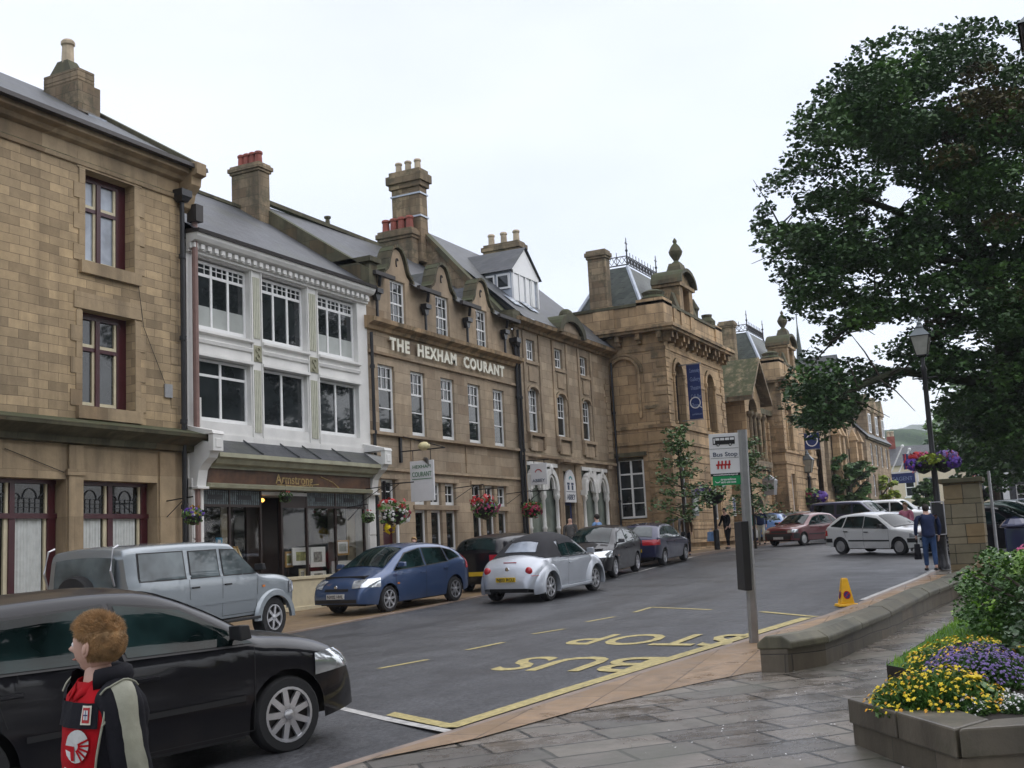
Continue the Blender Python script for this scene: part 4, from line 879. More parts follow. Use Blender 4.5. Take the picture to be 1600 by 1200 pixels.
for x in (36.75, 39.85, 41.5, 44.95): mb.box(x, x+.32, 17.93, 18.0, .2, 4.75); mb.box(x-.05, x+.37, 17.88, 18.0, 4.75, 4.9)
mb.prismx([(18.0, 4.78), (17.7, 4.82), (17.7, 4.92), (18.0, 4.95)], 39.9, 41.9)
mb.build('moulding', 'smooth_stone', K)
for s in ar: window(K, s[0], s[1], s[2], s[3]-.04, F+.1, cols=[(.33, .02, .45, 1), (.66, .02, .45, 1)], rows=[(.46, .05), (.62, .02), (.8, .02)], fw=.07)
for s in tp_: window(K, *s, F+.1, cols=[(.33, .03), (.66, .03)], rows=[(.5, .04)], fw=.07)
# white gothic shop windows
for (a, b) in ((37.15, 39.75), (42.2, 44.8)):
    mb = MB(); wd = (b-a)/2
    for i in range(3):
        x = a+wd*i; x = clamp(x, a+.1, b-.1); mb.lathe([(.12, 0), (.12, .1), (.075, .14), (.075, 1.1), (.1, 1.14), (.1, 1.2), (.075, 1.24), (.07, 2.2), (.14, 2.32), (.14, 2.4)], (x, 17.98, 1.15), 8); mb.box(x-.12, x+.12, 17.9, 18.06, 3.55, 3.75)
    for i in range(2):
        cx = a+wd*(i+.5); mb.arch_ring(cx, 3.72, .42, .62, .2, 17.86, 18.06, 14); mb.arch_ring(cx, 3.78, .22, .44, .07, 17.9, 18.0, 10); mb.ball((cx, 17.88, 4.56), (.12, .06, .14), 8, 6); mb.ball((cx-.46, 17.9, 4.1), (.08, .06, .1), 8, 6); mb.ball((cx+.46, 17.9, 4.1), (.08, .06, .1), 8, 6)
    mb.box(a-.05, b+.05, 17.94, 18.0, 4.6, 4.74); mb.box(a+wd-.16, a+wd+.16, 17.95, 18.01, 3.75, 4.6)
    mb.box(a, b, 17.96, 18.1, 1.1, 1.2)
    wn = mb.build('shop_window', 'white_paint', K, smooth=True)
    g = MB(); g.box(a, b, 18.1, 18.12, 1.2, 4.7); g.build('pane', 'bank_glass', wn)
mb = MB(); mb.box(40.42, 41.35, 18.14, 18.2, -.2, 3.4); mb.build('door', 'navy_banner', K)
mb = MB(); mb.box(40.62, 41.15, 18.12, 18.14, .9, 3.2); mb.build('door_glass', 'window_glass', K)
mb = MB(); P = [(40.42, 3.3), (41.4, 3.3)]+[(40.91+.49*math.cos(t), 3.95+.62*math.sin(t)) for t in [math.pi*k/12 for k in range(13)]]; mb.prism(P, 17.93, 18.0); sg = mb.build('arched_sign', 'sign_white', K)
mb = MB(); text_on(mb, 'ABBEY', .3, (40.5, 17.925, 3.4), (1, 0, 0), (0, 0, 1), .8, .01); mb.box(40.48, 41.34, 17.92, 17.932, 3.7, 3.72)
for x in (40.62, 41.0): mb.box(x, x+.14, 17.92, 17.93, 3.78, 3.96); mb.box(x-.04, x+.18, 17.92, 17.93, 3.98, 4.06)
mb.build('lettering', 'sign_blue_text', sg)
plain('teal_sign', (.05, .3, .33), .5); plain('logo_red', (.45, .08, .08), .5)
mb = MB(); mb.arch_ring(40.92, 4.18, .1, .08, .06, 17.92, 17.93, 8); mb.build('logo', 'teal_sign', sg)
mb = MB(); mb.box(41.9, 42.05, 17.7, 17.95, 3.6, 3.8); mb.build('alarm_box', 'white_paint', K)
# roof with dormer, segmental pediment and chimney
mb = MB(); mb.add([(36.85, 17.6, 9.98), (46, 17.6, 9.98), (46, 22.4, 14.3), (36.85, 22.4, 14.3), (36.85, 27, 9.9), (46, 27, 9.9)], [(0, 1, 2, 3), (3, 2, 5, 4)]); mb.build('roof', 'roof_slate', K)
mb = MB(); mb.arch_ring(41.0, 9.85, 1.0, .55, .3, 17.45, 18.8, 14); mb.build('pediment', 'mossy_stone', K)
mb = MB(); mb.prism([(40.0, 9.9)]+[(41+1.0*math.cos(t), 9.85+.55*math.sin(t)) for t in [math.pi-math.pi*k/10 for k in range(1, 10)]]+[(42.0, 9.9)], 17.62, 18.6); mb.build('tympanum', 'smooth_stone', K)
mb = MB(); mb.ball((41.0, 17.75, 10.65), (.35, .3, .32), 10, 7); mb.build('finial', 'mossy_stone', K)
D_ = MB(lambda x, y, z: (x-.72, y, z-.45)); D_.box(39.3, 41.6, 18.9, 21.6, 11.2, 12.75); dmr = D_.build('dormer', 'lead', K)
mb = MB(lambda x, y, z: (x-.72, y, z-.45)); mb.prism([(39.2, 12.75), (41.7, 12.75), (40.45, 13.75)], 18.84, 18.9); 
for k in range(4): u = lerp(39.35, 41.0, k/3.4); mb.box(u+.06, u+.44, 18.85, 18.9, 11.3, 12.6)
mb.build('gable_board', 'white_frame', dmr)
mb = MB(lambda x, y, z: (x-.72, y, z-.45)); 
for u in (39.3, 39.82, 40.38, 40.94, 41.5): mb.box(u, u+.09, 18.82, 18.9, 11.2, 12.7)
mb.box(39.3, 41.6, 18.81, 18.89, 11.2, 11.3); mb.box(39.3, 41.6, 18.81, 18.89, 12.62, 12.74); mb.box(39.22, 39.3, 18.95, 19.5, 12.0, 12.6); mb.box(39.22, 39.3, 19.6, 20.2, 12.0, 12.6); mb.add([(39.25, 18.86, 11.1), (39.25, 21.2, 13.2), (39.25, 21.2, 13.06), (39.25, 18.86, 10.96)], [(0, 1, 2, 3)]); mb.build('dormer_frame', 'white_frame', dmr)
mb = MB(lambda x, y, z: (x-.72, y, z-.45)); mb.box(39.21, 39.22, 19.02, 19.44, 12.08, 12.52); mb.box(39.21, 39.22, 19.66, 20.14, 12.08, 12.52); mb.build('pane', 'window_glass', dmr)
mb = MB(lambda x, y, z: (x-.72, y, z-.45)); mb.add([(39.1, 18.75, 12.7), (40.45, 18.75, 13.85), (41.8, 18.75, 12.7), (39.1, 22, 12.7), (40.45, 22, 13.85), (41.8, 22, 12.7)], [(0, 1, 4, 3), (1, 2, 5, 4)]); mb.build('dormer_roof', 'roof_slate', dmr)
for (a, b) in ((37.6, 38.4), (38.9, 39.7)):
    mb = MB(); f_ = lambda y: 9.98+(y-17.6)*.9+.06
    mb.add([(a, 18.3, f_(18.3)), (b, 18.3, f_(18.3)), (b, 18.8, f_(18.8)), (a, 18.8, f_(18.8))], [(0, 1, 2, 3)]); mb.build('skylight', 'sky_glass', K)
c = chimney(K, 44.3, 44.9, 21.3, 22.95, 12.5, 15.15, .14, .45, pot=(3, .15, .55, 'buff_pot'))
mb = MB(); mb.box(44.26, 44.94, 21.26, 22.99, 14.4, 14.47); mb.build('lead_band', 'lead', c)
downpipe(K, 36.75, 17.86, .3, 9.5, .05, hopper=False); downpipe(K, 45.85, 17.86, .5, 9.4, .05, hopper=False)
BS = thing('bank_sign', 'small white hanging bank sign on bracket in front of the left gothic window', 'sign', (37.3, 17.3, 3.9))
mb = MB(); mb.box(37.18, 37.23, 17.2, 17.85, 3.85, 4.62); mb.build('board', 'sign_white', BS, bevel=.01)
mb = MB(); mb.tube([(37.2, 17.98, 4.74), (37.2, 17.1, 4.74)], .02, 6); mb.tube([(37.2, 17.7, 4.74), (37.2, 17.7, 4.6)], .012, 5); mb.tube([(37.2, 17.3, 4.74), (37.2, 17.3, 4.6)], .012, 5); mb.build('bracket', 'black_iron', BS)
mb = MB(); text_on(mb, 'ABBEY', .16, (37.172, 17.78, 3.95), (0, -1, 0), (0, 0, 1), .5, .01); mb.build('lettering', 'sign_blue_text', BS)
mb = MB(); mb.xf = lambda x, y, z: (37.17+y*.2, 17.53+(x), z); mb.arch_ring(0, 4.3, .1, .08, .04, 0, .02, 8); mb.build('logo', 'logo_red', BS)

# ---- 5. town hall ----
T = thing('town_hall', 'grand honey sandstone town hall with arched windows, mansard towers and bracketed cornice', 'building', (46, 15.44, 0))
YF = 15.44
def xside(X0): return lambda u, d, z: (X0+d, u, z)     # a wall that faces back down the street: u runs along Y, d goes inward
def pavilion(X0, X1, full):
    o = X0-46.0; SX = xside(X0)
    # side wall
    mb = MB(SX); hs_ = [(16.72, 18.0, 7.1, 9.5, .63, .09), (16.72, 17.98, 2.6, 5.25, 0, .25)]
    mb.wall(YF, 20.6, -.4, 11.0, 0, hs_, .1); mb.box(16.6, 18.1, .09, .12, 7.0, 9.6); wl = mb.build('wall', 'hall_stone', T)
    mb = MB(SX); mb.arch_ring(17.36, 8.87, .64, .63, .12, -.1, .02, 16); mb.arch_ring(17.36, 8.87, .8, .79, .1, -.05, .02, 16); mb.box(16.6, 16.72, -.1, .02, 6.9, 8.87); mb.box(18.0, 18.12, -.1, .02, 6.9, 8.87)
    for k in range(11):
        z = 1.7+k*.37
        if z < 5.6: mb.box(YF-.02, 16.5, -.035, 0, z, z+.33); mb.box(18.2, 20.4, -.035, 0, z, z+.33)
    mb.box(YF-.0, 16.5, -.05, 0.0, 7.25, 7.4); mb.box(18.2, 20, -.05, .0, 7.25, 7.4); mb.box(YF, 20, -.05, 0, 8.3, 8.42) if 0 else None
    for z in (5.75, 6.42, 1.35, 2.25, 9.75): mb.box(YF-.06, 20.6, -.08 if z < 9 else -.05, 0, z, z+.14)
    mb.box(YF-.1, 20.6, -.16, 0, -.4, 1.3); mb.box(YF-.12, 20.6, -.2, 0, 1.49, 1.6)
    for k in range(9): z = 6.6+k*.4; w_ = .62 if k % 2 else .42; mb.box(YF-.03, YF+w_, -.04, 0, z, z+.34) if z < 9.8 else None
    mb.build('side_trim', 'hall_trim', T)
    if full:
        mb = MB(SX)
        mb.box(16.72, 17.98, .1, .16, 5.12, 5.25)
        wn = window(T, 16.74, 17.96, 2.65, 5.2, .12, cols=[(.5, .09)], rows=[(.25, .04), (.5, .04), (.74, .07)], fw=.1, xf=SX)
        mb.box(16.55, 18.15, -.1, 0, 5.27, 5.45); mb.build('lintel', 'mossy_stone', T)
    # street front
    W_ = X1-X0; a1 = [(X0+1.0, X0+2.15, 6.6, 9.35, .57, .3), (X1-2.95, X1-1.8, 6.6, 9.35, .57, .3)]
    lowr = [(X0+1.1, X0+2.05, 2.5, 5.2, 0, .25), (X1-2.85, X1-1.9, 2.5, 5.2, 0, .25)]
    mb = MB(); mb.wall(X0, X1, -.4, 11.0, YF, a1+lowr, .3); mb.build('wall', 'hall_stone', T)
    mb = MB(); mb.box(X1-.01, X1, YF, 20.6, -.4, 11.0); mb.build('wall', 'hall_stone', T)
    for s in a1: window(T, s[0], s[1], s[2], s[3]-.05, YF+.24, cols=[(.5, .05)], rows=[(.3, .04), (.65, .05)], fw=.07, fm='dark_wood')
    for s in lowr: window(T, s[0], s[1], s[2], s[3], YF+.18, cols=[(.5, .05)], rows=[(.5, .04)], fw=.07, fm='white_frame')
    mb = MB()
    for s in a1:
        cx = (s[0]+s[1])/2; mb.arch_ring(cx, s[3]-.57, .575, .57, .2, YF-.08, YF+.02, 14); mb.lathe([(.1, 0), (.1, .1), (.07, .14), (.065, 2.0), (.12, 2.12), (.12, 2.25)], (s[0]-.1, YF-.03, 6.6), 8); mb.lathe([(.1, 0), (.1, .1), (.07, .14), (.065, 2.0), (.12, 2.12), (.12, 2.25)], (s[1]+.1, YF-.03, 6.6), 8)
    for z, p_ in ((5.75, .08), (6.42, .1), (9.75, .05), (2.25, .05)): mb.box(X0-.05, X1, YF-p_, YF, z, z+.14)
    for a_, b_ in ((X0-.02, a1[0][0]-.25), (a1[0][1]+.25, a1[1][0]-.25), (a1[1][1]+.25, X1)): mb.box(a_, b_, YF-.05, YF, 8.5, 8.62)
    mb.box(X0-.16, X1, YF-.16, YF, -.4, 1.3); mb.box(X0-.2, X1, YF-.2, YF, 1.49, 1.6)
    for k in range(9):
        z = 6.6+k*.4; w_ = .62 if k % 2 else .42
        if z < 9.8: mb.box(X0-.04, X0+w_, YF-.04, YF, z, z+.34); mb.box(X1-w_, X1, YF-.04, YF, z, z+.34)
    for k in range(11):
        z = 1.7+k*.37
        if z < 5.6:
            for (p, q) in ((X0-.02, X0+.9), (X0+2.2, X1-3.0), (X1-1.75, X1)): mb.box(p, q, YF-.025, YF, z, z+.33)
    mb.build('front_trim', 'hall_stone', T, bevel=.01)
    # bracketed cornice and parapet
    mb = MB(); c0, c1 = 10.55, 10.95
    mb.box(X0-.5, X1+.3, YF-.55, 20.6, 10.5, 10.62); mb.box(X0-.6, X1+.4, YF-.65, 20.6, 10.62, 10.76)
    k = 0; x = X0-.1
    while x < X1+.1: mb.box(x, x+.2, YF-.42, YF, 10.22, 10.5); mb.box(x+.02, x+.18, YF-.3, YF, 10.06, 10.22); x += .95 if k % 2 else .62; k += 1
    y = YF-.0; k = 0
    while y < 20: mb.box(X0-.4, X0, y, y+.2, 10.22, 10.5); mb.box(X0-.28, X0, y+.02, y+.18, 10.06, 10.22); y += .95; k += 1
    mb.build('cornice', 'hall_trim', T)
    mb = MB(); mb.box(X0-.05, X1+.05, YF-.05, YF+.3, 10.76, 11.75); mb.box(X0-.05, X0+.3, YF+.3, 20.5, 10.76, 11.75); mb.box(X0+1.3, X0+1.7, YF-.12, YF, 11.0, 11.75)
    mb.box(X0-.12, X0+1.1, YF-.12, YF+1.1, 10.76, 12.0); mb.box(X1-1.0, X1+.1, YF-.12, YF+1.0, 10.76, 11.95); mb.box(X0-.1, X0+.3, 17.6, 18.6, 10.76, 11.9); mb.build('parapet', 'hall_stone', T)
    mb = MB(); mb.box(X0-.12, X1+.12, YF-.12, YF+.36, 11.75, 11.88); mb.box(X0-.12, X0+.36, YF+.36, 20.5, 11.75, 11.88)
    mb.lathe([(.6, 0), (.62, .08), (.45, .2), (.52, .35), (.3, .45)], (X0+.5, YF+.5, 12.0), 10); mb.lathe([(.4, 0), (.42, .3), (.25, .5), (.28, .65)], (X1-.4, YF+.45, 11.95), 8); mb.build('coping', 'mossy_stone', T)
    # aedicule dormer with urn
    cx = X0+3.3
    mb = MB()
    mb.box(cx-.95, cx-.45, YF-.1, YF+1.1, 11.0, 12.95); mb.box(cx+.45, cx+.95, YF-.1, YF+1.1, 11.0, 12.95); mb.box(cx-.45, cx+.45, YF+.2, YF+1.1, 11.0, 12.95); mb.box(cx-1.1, cx+1.1, YF-.2, YF+1.15, 12.95, 13.1)
    mb.prism([(cx-1.1, 13.1)]+[(cx+1.08*math.cos(t), 13.1+.62*math.sin(t)) for t in [math.pi-math.pi*k/10 for k in range(1, 10)]]+[(cx+1.1, 13.1)], YF, YF+1.0); dmr = mb.build('dormer', 'hall_trim', T)
    mb = MB(); mb.arch_ring(cx, 13.08, 1.05, .62, .16, YF-.3, YF+1.15, 12); mb.taper(cx-.5, cx+.5, YF-.1, YF+.6, 13.75, 14.15, .15, .1); mb.lathe([(.28, 0), (.18, .1), (.1, .16), (.28, .45), (.32, .6), (.2, .85), (.07, 1.0), (.1, 1.06), (.1, 1.12), (.02, 1.25)], (cx, YF+.25, 14.15), 10); mb.prismx([(YF-.1, 11.9), (YF+.3, 11.9), (YF+.1, 12.6)], cx+1.0, cx+1.5); mb.prismx([(YF-.1, 11.9), (YF+.3, 11.9), (YF+.1, 12.6)], cx-1.5, cx-1.0)
    mb.lathe([(.18, 0), (.2, .3), (.28, .4), (.1, .75), (.03, .9)], (cx+1.7, YF+.1, 11.9), 8); mb.build('urn', 'mossy_stone', dmr)
    # mansard with iron cresting
    bx0, bx1, by0, by1 = X0+.7, X1-1.0, YF+1.0, 20.0; tx0, tx1, ty0, ty1 = X0+2.0, X1-2.6, YF+2.15, 18.6; zt = 14.1
    mb = MB(); mb.add([(bx0, by0, 11.5), (bx1, by0, 11.5), (bx1, by1, 11.5), (bx0, by1, 11.5), (tx0, ty0, zt), (tx1, ty0, zt), (tx1, ty1, zt), (tx0, ty1, zt)], [(4, 5, 6, 7), (0, 1, 5, 4), (1, 2, 6, 5), (2, 3, 7, 6), (3, 0, 4, 7)]); rf = mb.build('mansard_roof', 'green_slate', T)
    mb = MB(); mb.tube([(bx0, by0, 11.5), (tx0, ty0, zt)], .1, 6); mb.tube([(bx1, by0, 11.5), (tx1, ty0, zt)], .1, 6); mb.tube([(bx0, by1, 11.5), (tx0, ty1, zt)], .1, 6); mb.build('hip_flashing', 'lead', rf)
    mb = MB()
    for (ax, ay), (bx, by) in (((tx0, ty0), (tx1, ty0)), ((tx0, ty0), (tx0, ty1))):
        L_ = math.hypot(bx-ax, by-ay); n_ = max(2, int(L_/.38))
        mb.tube([(ax, ay, zt+.1), (bx, by, zt+.1)], .03, 4); mb.tube([(ax, ay, zt+.5), (bx, by, zt+.5)], .025, 4)
        for k in range(n_):
            t0, t1 = k/n_, (k+1)/n_; p0 = (lerp(ax, bx, t0), lerp(ay, by, t0)); p1 = (lerp(ax, bx, t1), lerp(ay, by, t1)); mm_ = ((p0[0]+p1[0])/2, (p0[1]+p1[1])/2)
            mb.tube([(p0[0], p0[1], zt+.12), (mm_[0], mm_[1], zt+.5), (p1[0], p1[1], zt+.12)], .02, 4); mb.tube([(p0[0], p0[1], zt+.5), (mm_[0], mm_[1], zt+.15), (p1[0], p1[1], zt+.5)], .02, 4); mb.tube([(p0[0], p0[1], zt+.1), (p0[0], p0[1], zt+.72)], .016, 4)
    for (px_, py_) in ((tx0, ty0), (tx1, ty0)): mb.tube([(px_, py_, zt), (px_, py_, zt+1.35)], [.05, .02], 5); mb.box(px_-.12, px_+.12, py_-.02, py_+.02, zt+1.05, zt+1.11); mb.ball((px_, py_, zt+.75), .07, 6, 5)
    mb.build('cresting', 'black_iron', rf)
    c = chimney(T, X0+.15, X0+.7, 17.95, 18.8, 11.5, 14.6, .1, .4)
pavilion(46.0, 54.6, True)
# recessed middle range with a gabled bay
YM = YF+.9
mwin = [(55.3, 56.0, 5.9, 7.6), (56.5, 57.0, 2.6, 4.9), (61.5, 62.3, 5.9, 7.6), (63.5, 64.2, 5.9, 7.6), (55.4, 56.1, 2.6, 4.9), (61.6, 62.4, 2.6, 4.9), (63.5, 64.3, 2.6, 4.9)]
mb = MB(); mb.wall(54.6, 66.5, -.4, 8.7, YM, mwin, .25); mb.build('wall', 'hall_stone', T)
for s in mwin: window(T, s[0], s[1], s[2], s[3], YM+.15, cols=[(.5, .05)], rows=[(.5, .05)], fw=.07, fm='dark_wood')
mb = MB(); mb.box(54.6, 66.5, YM-.3, YM+.2, 8.55, 8.85); mb.box(54.6, 66.5, YM-.1, YM, 5.3, 5.45); mb.box(54.6, 66.5, YM-.15, YM, -.4, 1.5); mb.build('cornice', 'mossy_stone', T)
mb = MB(); mb.add([(54.6, YM-.1, 8.85), (66.5, YM-.1, 8.85), (66.5, 20.5, 11.6), (54.6, 20.5, 11.6)], [(0, 1, 2, 3)]); mb.build('roof', 'green_slate', T)
gx0, gx1 = 57.6, 60.8; gm_ = (gx0+gx1)/2
gh_ = [(gm_-.9, gm_+.9, 5.6, 8.9, .9, .4), (gm_-.8, gm_+.8, -.3, 3.6, .8, .5)]
mb = MB(); mb.wall(gx0, gx1, -.4, 8.9, YF-.2, gh_, .4); mb.prism([(gx0, 8.9), (gx1, 8.9), (gm_, 10.5)], YF-.2, YF+.3); mb.box(gx0, gx0+.02, YF-.2, YM, -.4, 8.9); mb.box(gx1-.02, gx1, YF-.2, YM, -.4, 8.9); mb.build('gabled_bay', 'hall_stone', T)
mb = MB(); mb.box(gm_-.9, gm_+.9, YF+.15, YF+.2, 5.6, 8.9); mb.box(gm_-.8, gm_+.8, YF+.25, YF+.3, -.3, 3.6); mb.build('dark_opening', 'window_glass', T)
mb = MB(); 
for sgn in (-1, 1):
    xe = gx0-.45 if sgn < 0 else gx1+.45
    mb.add([(xe, YF-.75, 8.55), (gm_, YF-.75, 10.75), (gm_, YF-.75, 10.98), (xe, YF-.75, 8.8), (xe, YM+2.4, 8.55), (gm_, YM+2.4, 10.75), (gm_, YM+2.4, 10.98), (xe, YM+2.4, 8.8)], [(0, 1, 2, 3), (4, 7, 6, 5), (3, 2, 6, 7), (0, 4, 5, 1), (0, 3, 7, 4)])
for x in (gm_-1.25, gm_-.45, gm_+.45, gm_+1.25): mb.lathe([(.16, 0), (.16, .15), (.1, .2), (.09, 2.2), (.2, 2.4), (.2, 2.55)], (x, YF-.35, 5.5), 8)
mb.box(gx0-.1, gx1+.1, YF-.6, YF-.2, 5.2, 5.5); mb.build('gable_hood', 'chimney_stone', T)
mb = MB()
for x in (54.75, 56.15, 57.15, 61.0, 62.6, 64.6, 66.1):
    for k in range(23):
        z = .3+k*.36
        if z < 8.2: mb.box(x-.02*(k % 2), x+.3+.02*(k % 2), YM-.14, YM, z, z+.32)
mb.build('rusticated_pier', 'hall_stone', T)
pavilion(66.5, 75.0, False)
mb = MB(); mb.wall(75.0, 79, -.4, 9, YM, [], .2); mb.box(54.6, 79, 20.6, 27, -.4, 9); mb.box(46.35, 54.6, YF+.6, 20.6, -.4, 11); mb.box(66.85, 75, YF+.6, 20.6, -.4, 11); mb.box(46, 79, 20.6, 27, -.4, 10.5); mb.build('wall', 'hall_stone', T)
# banners on brackets
def banner(x, y0, w, z0, z1, label, lines):
    b = thing('banner', label, 'banner', (x, y0, z0)); mb = MB(); mb.box(x-.015, x+.015, y0-w, y0, z0, z1); mb.build('cloth', 'navy_banner', b)
    mb = MB(); mb.tube([(x, y0+.35, z1+.03), (x, y0-w-.05, z1+.03)], .03, 6); mb.tube([(x, y0+.35, z0-.03), (x, y0-w-.05, z0-.03)], .02, 6); mb.build('bracket', 'grey_metal', b)
    mb = MB(); H = z1-z0
    for i, t in enumerate(lines):
        text_on(mb, t, .26, (x-.02, y0-.12, z1-(.35+i*.38)*1.0), (0, -1, 0), (0, 0, 1), w*min(.78, .13*len(t)), .008)
    if lines: text_on(mb, 'queenshallartscentre', .13, (x-.02, y0-.12, z0+.18), (0, -1, 0), (0, 0, 1), w*.76, .008)
    if lines: mb.build('lettering', 'banner_text', b)
    mb = MB(); zc = z0+(.72 if lines else .55*H); rr = w*.34
    mb.xf = lambda a, d, z: (x-.02+d, y0-w/2-a, z)
    mb.arch_ring(0, zc, rr, rr*1.05, .07*w, -.006, .004, 20, 0, 2*math.pi); 
    if lines: mb.prism([(rr*.55, zc-rr*.6), (rr*.7, zc-rr*.5), (rr*1.45, zc-rr*1.15), (rr*1.3, zc-rr*1.25)], -.006, .004)
    mb.build('logo', 'sign_white', b)
pa = onY(1072, 571, YF-.35); pb = onX(1094, 571, pa.x)
banner(pa.x, YF-.35, .6, onY(1075, 655, YF-.35).z, pa.z, 'tall navy banner with large ring logo on the near end of the town hall', ['Community', 'Gallery', 'Theatre', 'Café Bar', 'Shop'])
pa = onY(1256, 678, YF-.3); banner(pa.x, YF-.3, .9, onY(1256, 702, YF-.3).z, pa.z, 'short navy banner with ring logo at the far end of the town hall', [])
wl_ = thing('wall_lantern', 'grey lantern bracketed off the town hall front behind the bus stop sign', 'lantern', (56.2, 14.9, 3.6))
lp = onY(1203, 757, YF-.5)
mb = MB(); mb.taper(lp.x-.3, lp.x+.3, lp.y-.25, lp.y+.25, lp.z-.55, lp.z+.2, -.08, -.08); mb.taper(lp.x-.4, lp.x+.4, lp.y-.35, lp.y+.35, lp.z+.2, lp.z+.5, .3, .3); mb.build('lantern', 'grey_metal', wl_)
mb = MB(); mb.tube([(lp.x, lp.y, lp.z+.5), (lp.x, lp.y, lp.z+.75), (lp.x, YF, lp.z+.75)], .04, 6); mb.build('bracket', 'black_iron', wl_)
nb = thing('notice_board', 'pale framed notice board on the near town hall front wall', 'notice board', (49, YF-.1, 2.5))
a = onY(1081, 765, YF-.14); b = onY(1092, 806, YF-.14)
mb = MB(); mb.box(a.x, b.x, YF-.16, YF-.1, b.z, a.z); mb.build('frame', 'grey_metal', nb); mb = MB(); mb.box(a.x+.08, b.x-.08, YF-.17, YF-.16, b.z+.08, a.z-.08); mb.build('poster', 'bank_glass', nb)
nb = thing('notice_board', 'narrow blue and white poster board by the town hall entrance', 'notice board', (58, YF-.1, 2.5))
a = onY(1144, 776, YF+.6); b = onY(1151, 806, YF+.6)
mb = MB(); mb.box(a.x, b.x, YF+.6, YF+.7, b.z, a.z); mb.build('frame', 'sign_white', nb); mb = MB(); mb.box(a.x+.1, b.x-.1, YF+.59, YF+.6, b.z+.3, a.z-.1); mb.build('poster', 'paint_lightblue', nb)

# ---- 6. gothic fronted building ----
H = thing('gothic_hall', 'brown stone hall with tall pointed arch window beyond the town hall', 'building', (86, 15.8, 0))
gy = 15.9
mb = MB(); mb.wall(79.0, 93.0, -.4, 10.0, gy, [(80.2, 81.6, 4.5, 8.5, .9, .4), (85.2, 88.6, 3.2, 11.2 if 0 else 9.9, 2.0, .6)], .5)
mb.prism([(82.5, 10), (91.5, 10), (87, 14.5)], gy, gy+.6); mb.box(79, 93, gy+.6, 26, -.4, 9.5); mb.build('wall', 'far_stone', H)
mb = MB(); mb.add([(82, gy-.2, 9.7), (87, gy-.2, 14.9), (92, gy-.2, 9.7), (82, 26, 9.7), (87, 26, 14.9), (92, 26, 9.7)], [(0, 1, 4, 3), (1, 2, 5, 4)]); mb.build('roof', 'roof_slate', H)
mb = MB(); mb.box(85.2, 88.6, gy+.35, gy+.4, 3.2, 9.9); mb.box(80.2, 81.6, gy+.3, gy+.35, 4.5, 8.5); mb.build('window', 'window_glass', H)
mb = MB()
for x in (82.6, 84.2, 89.2, 91.4): mb.taper(x, x+.7, gy-.7, gy, -.4, 8.5, .05, .1); mb.taper(x-.05, x+.75, gy-.75, gy, 8.5, 9.4, .3, .35)
mb.arch_ring(86.9, 7.9, 1.75, 2.0, .35, gy-.15, gy+.1, 14); mb.box(86.8, 87.0, gy+.2, gy+.35, 3.2, 9.7); mb.box(79, 93, gy-.2, gy, 3.6, 3.9); mb.box(79.0, 84, gy-.9, gy, -.3, 3.4); mb.box(78.9, 84.1, gy-1.0, gy, 3.4, 3.7); mb.build('buttress', 'hall_stone', H)
mb = MB(); mb.lathe([(.7, 0), (.5, 3), (.28, 6), (.03, 9)], (90, 19.1, 9.2), 8); mb.tube([(90, 19.1, 18.1), (90, 19.1, 18.9)], .04, 4); mb.build('spire', 'green_slate', H)
nb = thing('notice_board', 'small dark framed notice on the gothic hall porch wall', 'notice board', (83, 14.9, 2)); mb = MB(); mb.box(82.2, 83.2, 14.85, 14.98, 2.3, 3.4); mb.build('frame', 'black_iron', nb); mb = MB(); mb.box(82.35, 83.05, 14.83, 14.85, 2.45, 3.2); mb.build('poster', 'sign_white', nb)
# ---- 7. three storey building with roof dormers ----
B7 = thing('gabled_building', 'three storey brown stone building with roof dormers and a bare gable end', 'building', (96, 15.5, 0))
sx = xside(95.0)
mb = MB(sx); mb.wall(15.5, 24.5, -.4, 9.2, 0, [(16.3, 17.6, 6.0, 8.2), (16.4, 17.5, 2.6, 4.8)], .2)
mb.poly([(15.5, 0, 9.2), (24.5, 0, 9.2), (20, 0, 14.2)]); mb.build('gable_wall', 'far_stone', B7)
window(B7, 16.3, 17.6, 6.0, 8.2, .1, cols=[(.5, .06)], rows=[(.5, .06)], fw=.1, xf=sx); window(B7, 16.4, 17.5, 2.6, 4.8, .1, cols=[(.5, .06)], rows=[(.5, .06)], fw=.1, xf=sx)
fh = [(97+k*2.6, 98.2+k*2.6, z, z+1.8) for k in range(4) for z in (1.6, 4.4, 7.0)]
mb = MB(); mb.wall(95.0, 107.0, -.4, 9.2, 15.5, fh, .2); mb.box(95.3, 107, 15.9, 24.5, -.4, 9.2); mb.build('wall', 'far_stone', B7)
for s in fh: window(B7, *s, 15.6, cols=[(.5, .06)], rows=[(.5, .06)], fw=.1)
mb = MB(); mb.add([(94.8, 15.2, 9.15), (107.2, 15.2, 9.15), (107.2, 20, 14.3), (94.8, 20, 14.3), (94.8, 24.8, 9.15), (107.2, 24.8, 9.15)], [(0, 1, 2, 3), (3, 2, 5, 4)]); mb.build('roof', 'roof_slate', B7)
mb = MB(); mb.box(95, 107, 15.3, 15.5, 9.0, 9.2); mb.box(95, 107, 15.42, 15.5, 4.0, 4.15); mb.box(94.9, 95.4, 18.6, 20.6, 13.2, 15.2); mb.build('trim', 'mossy_stone', B7)
for x in (97.2, 100.6, 104):
    mb = MB(); mb.box(x, x+1.8, 15.6, 18.5, 9.2, 11.6); mb.prism([(x-.2, 11.6), (x+2.0, 11.6), (x+.9, 13.0)], 15.5, 19); dm_ = mb.build('dormer', 'far_stone', B7)
    window(dm_, x+.35, x+1.45, 9.7, 11.3, 15.52, cols=[(.5, .05)], rows=[(.5, .05)], fw=.09)
